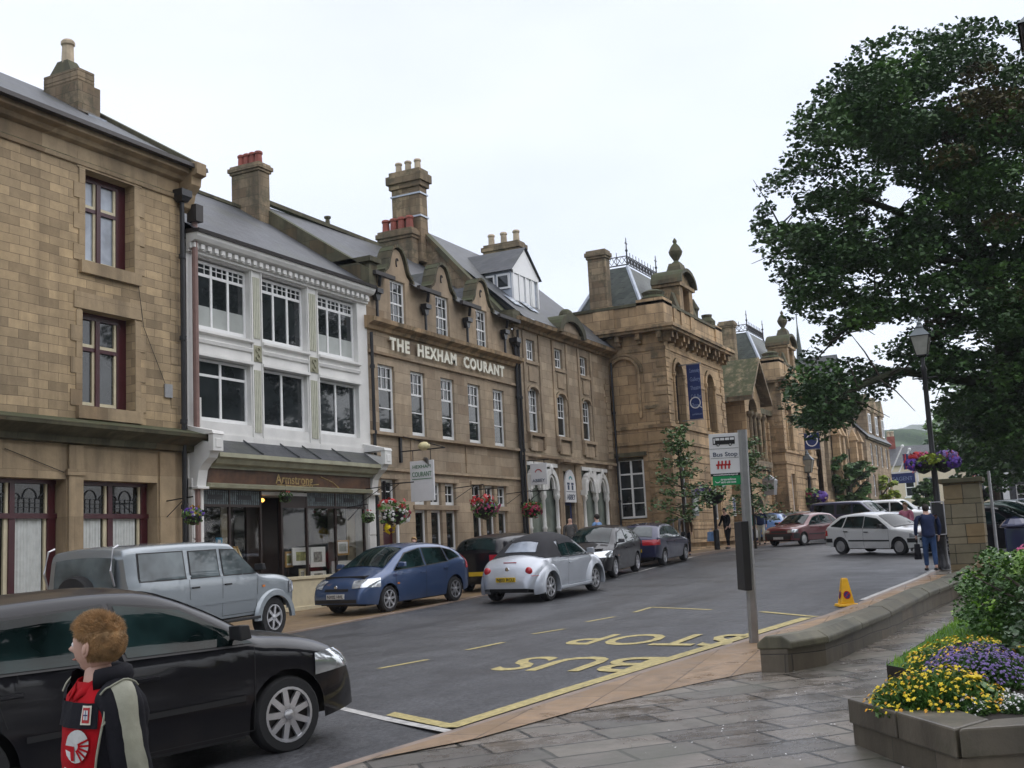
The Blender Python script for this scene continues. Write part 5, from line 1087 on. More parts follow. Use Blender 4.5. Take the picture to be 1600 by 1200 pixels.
# ---- 8. cream rendered building closing the square ----
def endhouse(name, label, P, ang, L, D_, zw, zr, mat, wins, extra=None):
    t = thing(name, label, 'building', (P[0], P[1], 0)); c, s = math.cos(ang), math.sin(ang)
    xf = lambda u, d, z: (P[0]+u*c-d*s, P[1]+u*s+d*c, z)
    mb = MB(xf); mb.wall(0, L, -1, zw, 0, wins, .2); mb.box(0.003, L-.003, .3, D_, -1, zw-.01); mb.prismx([(.2, zw), (D_, zw), (D_/2, zr-.1)], .01, L-.01); mb.build('wall', mat, t)
    mb = MB(xf); mb.add([(-.2, -.25, zw-.05), (L+.2, -.25, zw-.05), (L+.2, D_/2, zr), (-.2, D_/2, zr), (-.2, D_+.2, zw), (L+.2, D_+.2, zw)], [(0, 1, 2, 3), (3, 2, 5, 4)]); mb.build('roof', 'roof_slate', t)
    for w_ in wins: window(t, *w_[:4], .08, cols=[], rows=[(.5, .08)], fw=.12, xf=xf)
    mb = MB(xf)
    for w_ in wins: mb.box(w_[0]-.15, w_[1]+.15, -.1, 0, w_[2]-.15, w_[2])
    mb.build('sills', 'clear_white', t); return t, xf
A8 = Vector((126, 18.3)); dirv = math.atan2(-1, .22)
t8, xf8 = endhouse('cream_house', 'cream rendered two storey house with slate roof closing the far end of the square', A8, dirv, 10.5, 8, 8.35, 10.6, 'render_cream', [(1.3, 2.3, 5.0, 6.9), (3.2, 4.2, 5.0, 6.9), (5.7, 6.7, 5.0, 6.9), (8.2, 9.2, 5.0, 6.9), (2.0, 2.9, 1.9, 4.0), (3.4, 4.3, 1.4, 4.0), (6.5, 7.4, 1.9, 4.0)])
for (u, d) in ((.6, 4), (9.5, 4)):
    mb = MB(xf8); mb.box(u-.4, u+.4, d-.5, d+.5, 10, 11.7); c = mb.build('chimney', 'terracotta' if u < 2 else 'chimney_stone', t8); pots(c, [xf8(u-.2, d, 11.7), xf8(u+.2, d, 11.7)], .18, .6, 'buff_pot')
t9, xf9 = endhouse('slate_roof_house', 'dark fronted house with white corner post right of the cream house', (128.5, 7.7), dirv, 9, 8, 6.6, 9.4, 'roof_slate', [(1.2, 3.0, 3.6, 5.6), (4.6, 6.4, 3.6, 5.6)])
mb = MB(xf9); mb.box(-.1, .5, -.3, 0, 0, 6.8); mb.box(-.1, 9, -.3, 0, 6.4, 6.9); mb.build('white_trim', 'white_frame', t9)
t10, xf10 = endhouse('brown_house', 'long low brown stone house behind the parked cars under the trees', (110, -6), math.atan2(-1, -.1), 26, 8, 7.2, 10.5, 'far_stone', [(2+k*4, 3.4+k*4, z, z+1.7) for k in range(6) for z in (2.2, 5.0)])
t11, xf11 = endhouse('plain_house', 'pale brown house just beyond the gate pillar and the cream house', (122, 4.5), math.atan2(-1, -.05), 9, 8, 5.9, 8.5, 'far_stone', [(2, 3.3, 3, 4.7), (5, 6.3, 3, 4.7)])
# shop porch with blue sign at the far end
S8 = thing('blue_shop_sign', 'small blue shop fascia sign on a white porch at the far end of the terrace', 'sign', (112, 14, 0))
p = onD(1401, 748, 104); mb = MB(); mb.box(p.x-.1, p.x+.1, p.y-1.6, p.y+1.6, p.z-.45, p.z+.45); mb.build('fascia', 'navy_banner', S8)
mb = MB(); text_on(mb, 'NEWSAGENT', .5, (p.x-.12, p.y+1.4, p.z-.2), (0, -1, 0), (0, 0, 1), 2.8, .02); mb.build('lettering', 'banner_text', S8)
mb = MB(); zg_ = gh(p.x, p.y); mb.box(p.x-.1, p.x+.1, p.y-1.9, p.y-1.7, zg_-.3, p.z+.5); mb.box(p.x-.1, p.x+.1, p.y+1.7, p.y+1.9, zg_-.3, p.z+.5); mb.box(p.x-.1, p.x+3, p.y-2, p.y+2, p.z+.46, p.z+.6); mb.build('porch', 'white_frame', S8)
# ---- hills ----
def hill(name, D, pts, depth, mat, zb):
    # a ridge whose crest passes through the given directions at the given distance
    rows = []; crest = [onD(px, py, D) for px, py in pts]
    n = 50; cs = []
    for i in range(n+1):
        t = i/n*(len(crest)-1); k = min(int(t), len(crest)-2); cs.append(crest[k].lerp(crest[k+1], t-k))
    d = Vector((FW.x, FW.y, 0)).normalized()
    for j, (off, f) in enumerate(((-depth, 0), (-depth*.7, .35), (-depth*.4, .7), (-depth*.15, .93), (0, 1), (depth*.5, .9), (depth*1.5, .3))):
        rows.append([(c.x+d.x*off, c.y+d.y*off, lerp(zb, c.z, f)+random.uniform(-1, 1)*D*.0012*(1 if j in (2, 3, 4) else .2)) for c in cs])
    return sheet(name, mat, rows, smooth=True)
leafmat('hill_far', (.05, .09, .05), (.08, .12, .055), rough=.9); leafmat('hill_wood', (.025, .06, .022), (.055, .10, .035), rough=.9)
hill('hill', 1900, [(1200, 700), (1385, 682), (1400, 672), (1425, 664), (1445, 666), (1470, 665), (1500, 670), (1700, 690)], 700, 'hill_far', 0)
hill('hill', 520, [(1200, 690), (1370, 690), (1378, 672), (1395, 673), (1420, 684), (1450, 688), (1500, 690), (1700, 690)], 220, 'hill_wood', 0)
# ================= CARS =================
def smooth_prof(P, n=1):
    # Catmull-Rom through profile points
    out = []
    for i in range(len(P)-1):
        p0, p1, p2, p3 = P[max(0, i-1)], P[i], P[i+1], P[min(len(P)-1, i+2)]
        for k in range(5):
            t = k/5
            out.append(tuple(.5*((2*p1[j])+(-p0[j]+p2[j])*t+(2*p0[j]-5*p1[j]+4*p2[j]-p3[j])*t*t+(-p0[j]+3*p1[j]-3*p2[j]+p3[j])*t**3) for j in (0, 1)))
    out.append(P[-1]); res = [out[0]]
    for q in out[1:]:
        if q[0] > res[-1][0]+1e-4: res.append(q)
    return res
def car(label, cat, s, loc, heading, paint, group=None, name='parked_car', seats=False):
    L, W, H = s['L'], s['W'], s['H']; top = smooth_prof(s['top']); belt = s['belt']; sill = s.get('sill', .22); ra = s['ra']; wr = s['wr']; xf_, xr_ = s['xf'], s['xr']
    t = thing(name, label, cat, loc, heading, group)
    hl = L/2; tum = s.get('tum', .36); nose = s.get('nose', .16); tail = s.get('tail', .10); rr = s.get('round', .16)
    def hw(x):
        w_ = W/2
        a = clamp((x-(hl-.75))/.75); b = clamp((-x-(hl-.6))/.6)
        return w_*(1-nose*a**2.2-.06*a**6)*(1-tail*b**2.4-.05*b**7)
    def Y(x, z):
        w_ = hw(x); zb = interp(belt, x); tp = interp(top, x)
        y = w_*(1-.05*clamp((zb-z)/(zb-sill))**2.5) if z < zb else w_-(z-zb)*tum-.025*clamp((z-zb)/.08)
        if z < zb: y -= .012*math.exp(-((z-(zb-.12))/.05)**2)*0
        d = clamp((tp-z)/rr)
        if d < 1: y -= rr*.85*(1-math.sqrt(max(0, 1-(1-d)**2)))
        return max(y, .05)
    xs = set()
    n = 110
    for i in range(n+1):
        u = i/n; xs.add(round(-hl+L*(u-.045*math.sin(2*math.pi*u)*1.6), 4))
    for xw in (xf_, xr_):
        for k in range(0, 25): xs.add(round(xw-ra*math.cos(math.pi*k/24), 4))
    for (x, z) in s['top']: xs.add(round(clamp(x, -hl, hl), 4))
    xs = sorted(xs); X_ = [xs[0]]
    for x in xs[1:]:
        if x-X_[-1] > .006: X_.append(x)
    M = 16; K = 8; vs = []; 
    sf = [0, .06, .14, .24, .34, .44, .53, .61, .69, .76, .82, .87, .91, .945, .97, .988, 1.0]
    for x in X_:
        bt = sill+.06*clamp((x-(hl-.5))/.5)+.1*clamp((-x-(hl-.5))/.5)
        for xw in (xf_, xr_):
            if abs(x-xw) < ra: bt = max(bt, wr+math.sqrt(ra*ra-(x-xw)**2)*s.get('arz', 1))
        tp = max(interp(top, x), bt+.02)
        col = []
        for q in sf: z = lerp(bt, tp, q); col.append((x, Y(x, z), z))
        yt = col[-1][1]; crown = s.get('crown', .05)
        topr = [(x, yt*(1-2*k/K), tp+crown*(1-(1-2*k/K)**2)) for k in range(1, K)]
        vs.append(col+topr+[(x, -y, z) for (x, y, z) in reversed(col)])
    m_ = len(vs[0]); mb = MB(); mb.add([p for r in vs for p in r], [(i*m_+j, (i+1)*m_+j, (i+1)*m_+j+1, i*m_+j+1) for i in range(len(vs)-1) for j in range(m_-1)])
    e = len(vs)-1
    for i in (0, e):
        r = vs[i]; k = len(sf)
        for j in range(k-1): mb.poly([r[j], r[j+1], r[m_-2-j], r[m_-1-j]])
        mb.poly([r[k-1]]+r[k:m_-k]+[r[m_-k]])
    body = mb.build('body', paint, t, smooth=True, ang=38, local=True)
    bm = bmesh.new(); bm.from_mesh(body.data); bvh = BVHTree.FromBMesh(bm); bm.free()
    def patch(mb, corners, d, n=10, m=6, off=.006, thick=0):
        d = Vector(d).normalized(); P = [Vector(c) for c in corners]; grid = []
        for i in range(n+1):
            row = []
            for j in range(m+1):
                u, v = i/n, j/m; q = (P[0]*(1-u)+P[1]*u)*(1-v)+(P[3]*(1-u)+P[2]*u)*v
                h, nn, _, _ = bvh.ray_cast(q-d*3, d)
                if h is None: row.append(None)
                else:
                    if nn.dot(d) > 0: nn = -nn
                    row.append(tuple(h-d*off*.4+nn*off))
            grid.append(row)
        for i in range(n):
            for j in range(m):
                q = [grid[i][j], grid[i+1][j], grid[i+1][j+1], grid[i][j+1]]
                if all(q): mb.poly(q)
    def side(mb, poly, sg, n=12, m=8, off=.006):
        g = []
        for i in range(n+1):
            row = []
            for j in range(m+1):
                u, v = i/n, j/m; x = (poly[0][0]*(1-u)+poly[1][0]*u)*(1-v)+(poly[3][0]*(1-u)+poly[2][0]*u)*v; z = (poly[0][1]*(1-u)+poly[1][1]*u)*(1-v)+(poly[3][1]*(1-u)+poly[2][1]*u)*v
                row.append((x, sg*(Y(x, z)+off), z) if z < interp(top, x) and z > sill+.02 else None)
            g.append(row)
        for i in range(n):
            for j in range(m):
                q = [g[i][j], g[i+1][j], g[i+1][j+1], g[i][j+1]]
                if all(q): mb.poly(q)
    def overtop(mb, xa, wa, xb, wb, off=.01, n=16, m=12):      # glass over the top profile, from x=xa to x=xb
        cr_ = s.get('crown', .05); g = []
        for i in range(n+1):
            u = i/n; x = lerp(xa, xb, u); w_ = lerp(wa, wb, u); e = .03; tz = (interp(top, x-e)+interp(top, x)+interp(top, x+e))/3; dzdx = (interp(top, x+e)-interp(top, x-e))/(2*e); nl = math.hypot(dzdx, 1); yt = Y(x, interp(top, x))
            g.append([(x-dzdx/nl*off, lerp(-w_, w_, j/m), tz+off/nl+cr_*(1-min(1, abs(lerp(-w_, w_, j/m))/yt)**2)+.004) for j in range(m+1)])
        for i in range(n):
            for j in range(m): mb.poly([g[i][j], g[i+1][j], g[i+1][j+1], g[i][j+1]])
    def line(mb, a, b, sg, w_=.008, off=.004, n=12):
        a, b = Vector(a), Vector(b); v = (b-a).normalized(); q = Vector((-v.y, v.x))*w_/2; side(mb, [tuple(p) for p in (a-q, b-q, b+q, a+q)], sg, n, 1, off)
    gm = s.get('glass', 'car_glass')
    # black surrounds then the panes
    mb = MB(); g2 = []
    for sg in (1, -1):
        mb.cut()
        for wpoly in s['wins']:
            cx = sum(p[0] for p in wpoly)/4; cz = sum(p[1] for p in wpoly)/4
            side(mb, [(cx+(p[0]-cx)*1.03+(.018 if p[0] > cx else -.018), cz+(p[1]-cz)*1.0+(.02 if p[1] > cz else -.02)) for p in wpoly], sg, off=.004)
    a, b = s['ws']; r0_, r1_ = s['rs']
    if mb.v: mb.build('window_trim', 'black_plastic', t, smooth=True, local=True)
    for sg in (1, -1):
        for wpoly in s['wins']:
            mb = MB(); side(mb, wpoly, sg, off=.010); 
            if mb.v: mb.build('side_window', gm, t, smooth=True, local=True)
    mb = MB(); overtop(mb, a[0], a[1], b[0], b[1]); mb.build('windscreen', gm, t, smooth=True, local=True)
    if s.get('rear', 1):
        mb = MB(); overtop(mb, r0_[0], r0_[1], r1_[0], r1_[1], .014)
        if mb.v: mb.build('rear_window', s.get('rglass', gm), t, smooth=True, local=True)
    # door seams
    mb = MB()
    for sg in (1, -1):
        mb.cut()
        for (p, q) in s.get('seams', []): line(mb, p, q, sg)
    if mb.v: mb.build('door_seams', 'black_plastic', t, local=True)
    # wheels
    ty = W/2-.02
    for (xw, sg) in ((xf_, 1), (xf_, -1), (xr_, 1), (xr_, -1)):
        wm = MB(); wd = s.get('tw', .2); y0 = sg*(ty-wd); y1 = sg*ty; r = wr
        prof = [(r*.66, 0), (r*.9, 0), (r*.985, .025), (r, .05), (r, wd-.05), (r*.985, wd-.025), (r*.92, wd), (r*.66, wd+.002)]
        wm.lathe([(a_, y0+sg*h) for a_, h in prof], (xw, 0, wr), 28, axis='y', caps=False); wheel = wm.build('wheel', 'tyre', t, smooth=True, local=True)
        rm = MB(); rim = s.get('rim', .64); R_ = r*rim; style = s.get('spokes', 7); yo = y1
        rm.lathe([(R_*1.03, yo-sg*.05), (R_*1.03, yo+sg*.004), (R_*.93, yo+sg*.004), (R_*.9, yo-sg*.03)], (xw, 0, wr), 28, axis='y', caps=False)
        if style:
            for k in range(style):
                a_ = 2*math.pi*k/style+.3; dx, dz = math.cos(a_), math.sin(a_); px_, pz_ = -dz, dx; w1, w2 = R_*.13, R_*.11
                for (yy, f) in ((yo-sg*.006, 1.0),):
                    q = [(xw+dx*R_*.18+px_*w1, yy, wr+dz*R_*.18+pz_*w1), (xw+dx*R_*.92+px_*w2, yy, wr+dz*R_*.92+pz_*w2), (xw+dx*R_*.92-px_*w2, yy, wr+dz*R_*.92-pz_*w2), (xw+dx*R_*.18-px_*w1, yy, wr+dz*R_*.18-pz_*w1)]
                    bk = [(p[0]*1, p[1]-sg*.03, p[2]) for p in q]; rm.add(q+bk, [(0, 1, 2, 3), (7, 6, 5, 4), (0, 4, 5, 1), (1, 5, 6, 2), (2, 6, 7, 3), (3, 7, 4, 0)])
            rm.lathe([(R_*.2, yo-sg*.04), (R_*.2, yo), (R_*.1, yo+sg*.008)], (xw, 0, wr), 14, axis='y')
        else:
            rm.lathe([(R_*.92, yo-sg*.01), (R_*.6, yo-sg*.002), (R_*.3, yo+sg*.008), (0.01, yo+sg*.01)], (xw, 0, wr), 24, axis='y')
        rm.build('rim', s.get('rimmat', 'alloy'), wheel, smooth=True, local=True)
        bk = MB(); bk.lathe([(R_*.98, yo-sg*.06), (0.01, yo-sg*.055)], (xw, 0, wr), 20, axis='y'); bk.build('brake_disc', 'gutter_dark', wheel, local=True)
    # dark underside and wheel wells
    mb = MB(); mb.box(-hl+.35, hl-.35, -W/2+.26, W/2-.26, sill-.02, s['belt'][0][1]-.12); mb.box(xr_+ra, xf_-ra, -W/2+.1, W/2-.1, sill-.03, sill+.1); mb.box(-hl+.12, hl-.12, -W/2+.3, W/2-.3, sill+.02, sill+.3); mb.build('underbody', 'black_plastic', t, local=True)
    # lights, plates, bumpers
    fz = s['head']      # (x0,x1 along side, z0, z1, y inner)
    for sg in (1, -1):
        mb = MB(); x0, x1, z0, z1, yi = fz
        patch(mb, [(x1, sg*yi, z0), (x0, sg*W*.5, z0+.01), (x0, sg*W*.5, z1+.03), (x1-.05, sg*yi, z1)], (-.8, -sg*.45, -.1), 10, 5, .012)
        if mb.v: mb.build('headlight', 'headlamp', t, smooth=True, local=True)
        mb = MB(); x0, x1, z0, z1, yi = s['tailp']
        patch(mb, [(x0, sg*yi, z0), (x1, sg*W*.5, z0), (x1, sg*W*.5, z1), (x0, sg*yi, z1)], (.8, -sg*.5, 0), 8, 6, .012)
        if mb.v: mb.build('tail_light', 'lamp_red', t, smooth=True, local=True)
        if s.get('repeater'):
            mb = MB(); rx, rz = s['repeater']; side(mb, [(rx, rz), (rx+.08, rz), (rx+.08, rz+.04), (rx, rz+.04)], sg, 2, 2, .01); mb.build('indicator', 'lamp_amber', t, local=True)
        # mirrors
        mx, mz = s['mirror']; yb = Y(mx, mz)
        mb = MB(); y0_, y1_ = sorted((sg*(yb+.06), sg*(yb+.24))); mb.add([(mx-.06, y0_, mz), (mx-.06, y1_, mz+.01), (mx-.06, y1_, mz+.12), (mx-.06, y0_, mz+.13), (mx+.05, y0_, mz+.01), (mx+.03, y1_, mz+.025), (mx+.02, y1_, mz+.1), (mx+.03, y0_, mz+.12)], [(0, 1, 2, 3), (7, 6, 5, 4), (0, 4, 5, 1), (1, 5, 6, 2), (2, 6, 7, 3), (3, 7, 4, 0)]); mb.tube([(mx, sg*(yb-.03), mz), (mx, sg*(yb+.1), mz+.03)], .022, 6); mb.build('mirror', s.get('mirmat', 'black_plastic'), t, smooth=True, ang=50, local=True, bevel=.02)
        for (hx, hz) in s.get('handles', []):
            yy = Y(hx, hz); mb = MB(); mb.box(hx-.09, hx+.09, sg*(yy+.012), sg*(yy+.035), hz-.012, hz+.018); mb.box(hx-.085, hx-.06, sg*(yy-.01), sg*(yy+.02), hz-.01, hz+.015); mb.box(hx+.06, hx+.085, sg*(yy-.01), sg*(yy+.02), hz-.01, hz+.015); h_ = mb.build('door_handle', s.get('hmat', paint), t, bevel=.006, local=True)
    mb = MB()
    if s.get('grille'):
        z0, z1, yi = s['grille']; patch(mb, [(hl, -yi, z0), (hl, yi, z0), (hl, yi, z1), (hl, -yi, z1)], (-1, 0, -.05), 10, 3, .008); mb.build('grille', 'black_plastic', t, smooth=True, local=True) if mb.v else None; mb = MB()
    z0, z1, yi = s.get('intake', (.26, .38, W*.36)); patch(mb, [(hl, -yi, z0), (hl, yi, z0), (hl, yi, z1), (hl, -yi, z1)], (-1, 0, 0), 10, 3, .008)
    if s.get('bump'):
        z0, z1 = s['bump']; mb.cut()
        patch(mb, [(hl, -W*.42, z0), (hl, W*.42, z0), (hl, W*.42, z1), (hl, -W*.42, z1)], (-1, 0, 0), 12, 3, .012); mb.cut(); patch(mb, [(-hl, -W*.44, z0), (-hl, W*.44, z0), (-hl, W*.44, z1), (-hl, -W*.44, z1)], (1, 0, 0), 12, 3, .012)
        for sg in (1, -1): mb.cut(); side(mb, [(xf_+ra+.01, z0), (hl-.08, z0), (hl-.08, z1), (xf_+ra+.01, z1)], sg, 6, 3, .012); mb.cut(); side(mb, [(xr_-ra-.01, z0), (-hl+.05, z0), (-hl+.05, z1), (xr_-ra-.01, z1)], sg, 6, 3, .012)
    mb.build('bumper_trim', 'black_plastic', t, smooth=True, local=True)
    if s.get('strip'):
        z0, z1 = s['strip']; mb = MB()
        for sg in (1, -1): mb.cut(); side(mb, [(xr_+ra+.04, z0), (xf_-ra-.04, z0), (xf_-ra-.04, z1), (xr_+ra+.04, z1)], sg, 12, 2, .014)
        mb.build('rubbing_strip', s.get('stripmat', 'black_plastic'), t, smooth=True, local=True)
    pz = s.get('pz', (.42, .62))
    for (sx_, zc, mt) in ((1, pz[0], 'plate_white'), (-1, pz[1], 'plate_yellow')):
        h, nn, _, _ = bvh.ray_cast(Vector((sx_*4, 0, zc)), Vector((-sx_, 0, 0)))
        if h is None: continue
        mb = MB(); x = h.x+sx_*.022; mb.box(min(x, x-sx_*.03), max(x, x-sx_*.03), -.26, .26, zc-.055, zc+.055); pl = mb.build('number_plate', mt, t, local=True)
        if s.get('reg'):
            mb = MB(); text_on(mb, s['reg'], .1, (x+sx_*.003, -sx_*.235, zc-.035), (0, sx_, 0), (0, 0, 1), .47, .004, .002); mb.build('lettering', 'sign_black', pl, local=True)
    return t, Y, bvh, patch, side, interp
S_GOLF = dict(L=4.2, W=1.76, H=1.48, wr=.32, ra=.375, xf=1.31, xr=-1.29, belt=[(-2.1, .98), (-1.2, .99), (.9, .93), (1.3, .88), (2.1, .7)], tum=.38,
    top=[(-2.1, .5), (-2.085, .62), (-2.06, .82), (-2.0, 1.0), (-1.9, 1.14), (-1.78, 1.3), (-1.62, 1.41), (-1.3, 1.46), (-.7, 1.485), (-.1, 1.48), (.3, 1.42), (.7, 1.24), (1.05, 1.03), (1.2, .985), (1.5, .94), (1.78, .87), (1.95, .78), (2.03, .68), (2.07, .58), (2.1, .45)],
    wins=[[(-.1, .985), (1.0, .955), (.42, 1.29), (-.12, 1.385)], [(-1.1, 1.01), (-.2, .985), (-.22, 1.385), (-1.02, 1.365)], [(-1.5, 1.05), (-1.16, 1.02), (-1.08, 1.36), (-1.36, 1.3)]],
    ws=((1.06, .66), (.38, .55)), rs=((-1.93, .58, 1.08), (-1.68, .5, 1.37)), seams=[((.98, .25), (1.0, .93)), ((-.16, .25), (-.16, .97)), ((-1.0, .62), (-1.12, .98)), ((-.16, .25), (.98, .25)), ((-.95, .25), (-.16, .25))],
    head=(1.6, 2.02, .6, .76, .42), tailp=(-2.1, -1.9, .78, 1.0, .5), mirror=(.82, 1.0), handles=[(.05, .8), (-.98, .84)], strip=(.5, .545), pz=(.36, .5), spokes=9, rim=.69)
S_CIVIC = dict(L=4.28, W=1.7, H=1.5, wr=.305, ra=.36, xf=1.22, xr=-1.40, belt=[(-2.14, 1.0), (-1.2, 1.0), (.9, .92), (1.3, .86), (2.1, .66)], tum=.36,
    top=[(-2.14, .5), (-2.12, .7), (-2.08, .9), (-1.98, 1.04), (-1.82, 1.18), (-1.6, 1.32), (-1.2, 1.43), (-.6, 1.49), (.1, 1.47), (.55, 1.32), (.95, 1.12), (1.2, 1.0), (1.45, .92), (1.75, .82), (1.98, .7), (2.08, .58), (2.14, .42)],
    wins=[[(-.15, .98), (1.0, .95), (.4, 1.3), (-.17, 1.39)], [(-1.1, 1.02), (-.25, .985), (-.27, 1.39), (-1.03, 1.355)], [(-1.65, 1.1), (-1.18, 1.04), (-1.1, 1.34), (-1.42, 1.26)]],
    ws=((1.17, .64), (.32, .54)), rs=((-1.93, .56, 1.12), (-1.66, .48, 1.37)), seams=[((.95, .25), (.98, .92)), ((-.2, .25), (-.2, .97)), ((-1.0, .6), (-1.12, .98))],
    head=(1.55, 2.0, .6, .78, .4), tailp=(-2.14, -1.9, .8, 1.15, .55), mirror=(.85, 1.0), mirmat='paint_blue', handles=[(-.05, .82), (-1.0, .86)], grille=(.56, .62, .35), pz=(.45, .6), reg='NX02 HVL', spokes=7, rim=.68, repeater=(.85, .62))
S_PATROL = dict(L=4.56, W=1.9, H=1.85, wr=.39, ra=.47, xf=1.5, xr=-1.47, sill=.5, belt=[(-2.38, 1.24), (1.0, 1.2), (1.3, 1.12), (2.4, 1.0)], tum=.16, round=.1, nose=.1, tail=.03, crown=.04, arz=.92,
    top=[(-2.375, .7), (-2.37, 1.0), (-2.36, 1.2), (-2.34, 1.5), (-2.28, 1.75), (-2.2, 1.83), (-1.8, 1.86), (-.5, 1.87), (.25, 1.84), (.45, 1.78), (.8, 1.48), (1.08, 1.26), (1.25, 1.22), (1.7, 1.19), (2.1, 1.12), (2.28, 1.0), (2.34, .85), (2.375, .6)],
    wins=[[(0.05, 1.27), (1.0, 1.26), (.45, 1.7), (.05, 1.72)], [(-.82, 1.27), (-.08, 1.27), (-.08, 1.72), (-.8, 1.72)], [(-2.05, 1.29), (-.97, 1.28), (-.97, 1.73), (-2.02, 1.73)]],
    ws=((1.06, .74), (.48, .68)), rs=((-2.36, .66, 1.3), (-2.3, .64, 1.7)), seams=[((.95, .6), (1.0, 1.25)), ((-.02, .55), (-.02, 1.25)), ((-.88, .9), (-.9, 1.25)), ((-.02, .55), (.95, .55))],
    head=(2.05, 2.33, .82, 1.02, .5), tailp=(-2.375, -2.2, .85, 1.05, .7), mirror=(.95, 1.3), handles=[(.12, 1.1), (-.75, 1.1)], hmat='black_plastic', strip=(.78, .86), stripmat='paint_silver', pz=(.62, .75), spokes=6, rim=.6, glass='car_glass_light', repeater=(1.12, .98), intake=(.5, .62, .6), tw=.26)
S_BEETLE = dict(L=4.08, W=1.64, H=1.5, wr=.325, ra=.38, xf=1.22, xr=-1.29, sill=.24, belt=[(-2.04, .98), (1.0, .95), (1.3, .9), (2.04, .6)], tum=.42, nose=.3, tail=.26, round=.22, crown=.07,
    top=[(-2.04, .42), (-2.03, .5), (-1.98, .62), (-1.88, .78), (-1.7, .92), (-1.5, 1.0), (-1.34, 1.03), (-1.2, 1.14), (-.95, 1.32), (-.55, 1.46), (0, 1.5), (.35, 1.45), (.65, 1.28), (1.0, 1.03), (1.15, .98), (1.5, .9), (1.8, .74), (1.97, .58), (2.04, .42)],
    wins=[[(-.15, .99), (.93, .97), (.42, 1.3), (-.12, 1.37)], [(-.72, 1.0), (-.2, .99), (-.18, 1.37), (-.55, 1.3)]],
    ws=((.98, .6), (.42, .5)), rs=((-1.24, .42, 1.12), (-.98, .36, 1.29)), rglass='sky_glass', seams=[((.9, .3), (.92, .95)), ((-.35, .3), (-.3, .97)), ((-.35, .3), (.9, .3))],
    head=(1.7, 1.95, .55, .7, .45), tailp=(-1.9, -1.7, .62, .63, .6), mirror=(.75, 1.0), mirmat='paint_beetle', handles=[(-.2, .82)], pz=(.4, .55), reg='NJ03 RCU', spokes=7, rim=.7)
S_ZX = dict(L=4.07, W=1.7, H=1.4, wr=.285, ra=.34, xf=1.25, xr=-1.29, belt=[(-2.04, .95), (-1, .93), (.9, .88), (1.3, .82), (2.04, .68)], tum=.34, round=.1, nose=.12, tail=.07,
    top=[(-2.035, .5), (-2.03, .7), (-1.98, .88), (-1.93, .94), (-1.75, 1.1), (-1.45, 1.3), (-1.25, 1.36), (-.6, 1.41), (-.1, 1.39), (.2, 1.33), (.6, 1.12), (.95, .93), (1.1, .9), (1.6, .84), (1.9, .76), (1.99, .66), (2.03, .5)],
    wins=[[(-.2, .93), (.85, .9), (.28, 1.22), (-.2, 1.3)], [(-1.1, .95), (-.28, .93), (-.28, 1.31), (-.98, 1.3)], [(-1.68, 1.0), (-1.2, .96), (-1.08, 1.28), (-1.28, 1.25)]],
    ws=((.97, .66), (.24, .55)), rs=((-1.9, .6, .98), (-1.48, .5, 1.25)), seams=[((.85, .25), (.85, .9)), ((-.24, .25), (-.24, .92)), ((-1.0, .6), (-1.12, .93))],
    head=(1.75, 1.99, .58, .7, .45), tailp=(-2.04, -1.9, .65, .85, .5), mirror=(.65, .93), handles=[(-.1, .78), (-1.0, .8)], hmat='black_plastic', strip=(.46, .51), bump=(.42, .56), pz=(.36, .55), spokes=0, rimmat='hubcap', grille=(.6, .68, .4))
def variant(b, **k): d = dict(b); d.update(k); return d
def place(px, py, D): 
    p = onD(px, py, D); return (p.x, p.y, gh(p.x, p.y))
# slope of the street tilts the cars a touch
def tilt(t):
    a = t.rotation_euler.z; k = .023; t.rotation_euler = (0, 0, a)
    x, y = t.location.x, t.location.y; c, s_ = math.cos(a), math.sin(a)
    dz = (gh(x+c*1.3, y+s_*1.3)-gh(x-c*1.3, y-s_*1.3))/2.6; ds = (gh(x-s_*.8, y+c*.8)-gh(x+s_*.8, y-c*.8))/1.6
    m = Matrix(((c, -s_, 0), (s_, c, 0), (dz, ds, 1))); X_ = Vector((c, s_, dz)).normalized(); Y_ = Vector((-s_, c, ds)); Z_ = X_.cross(Y_).normalized(); Y_ = Z_.cross(X_)
    t.rotation_euler = Matrix((X_, Y_, Z_)).transposed().to_euler(); t.location.z = (gh(x+c*1.3, y+s_*1.3)+gh(x-c*1.3, y-s_*1.3))/2+.012
    return t
# black hatchback in the foreground
def at_wheels(pf, Df, pr, Dr, s):   # heading from the hubs of the two near wheels
    a = onD(*pf, Df); b = onD(*pr, Dr); h = math.atan2(a.y-b.y, a.x-b.x); return a, b, h
gx, gy_, hd = 7.02, 7.42, R(-19)
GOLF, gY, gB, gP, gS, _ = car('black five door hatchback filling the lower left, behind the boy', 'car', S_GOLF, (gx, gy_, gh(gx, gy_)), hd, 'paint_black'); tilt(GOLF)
print('golf', gx, gy_, math.degrees(hd))
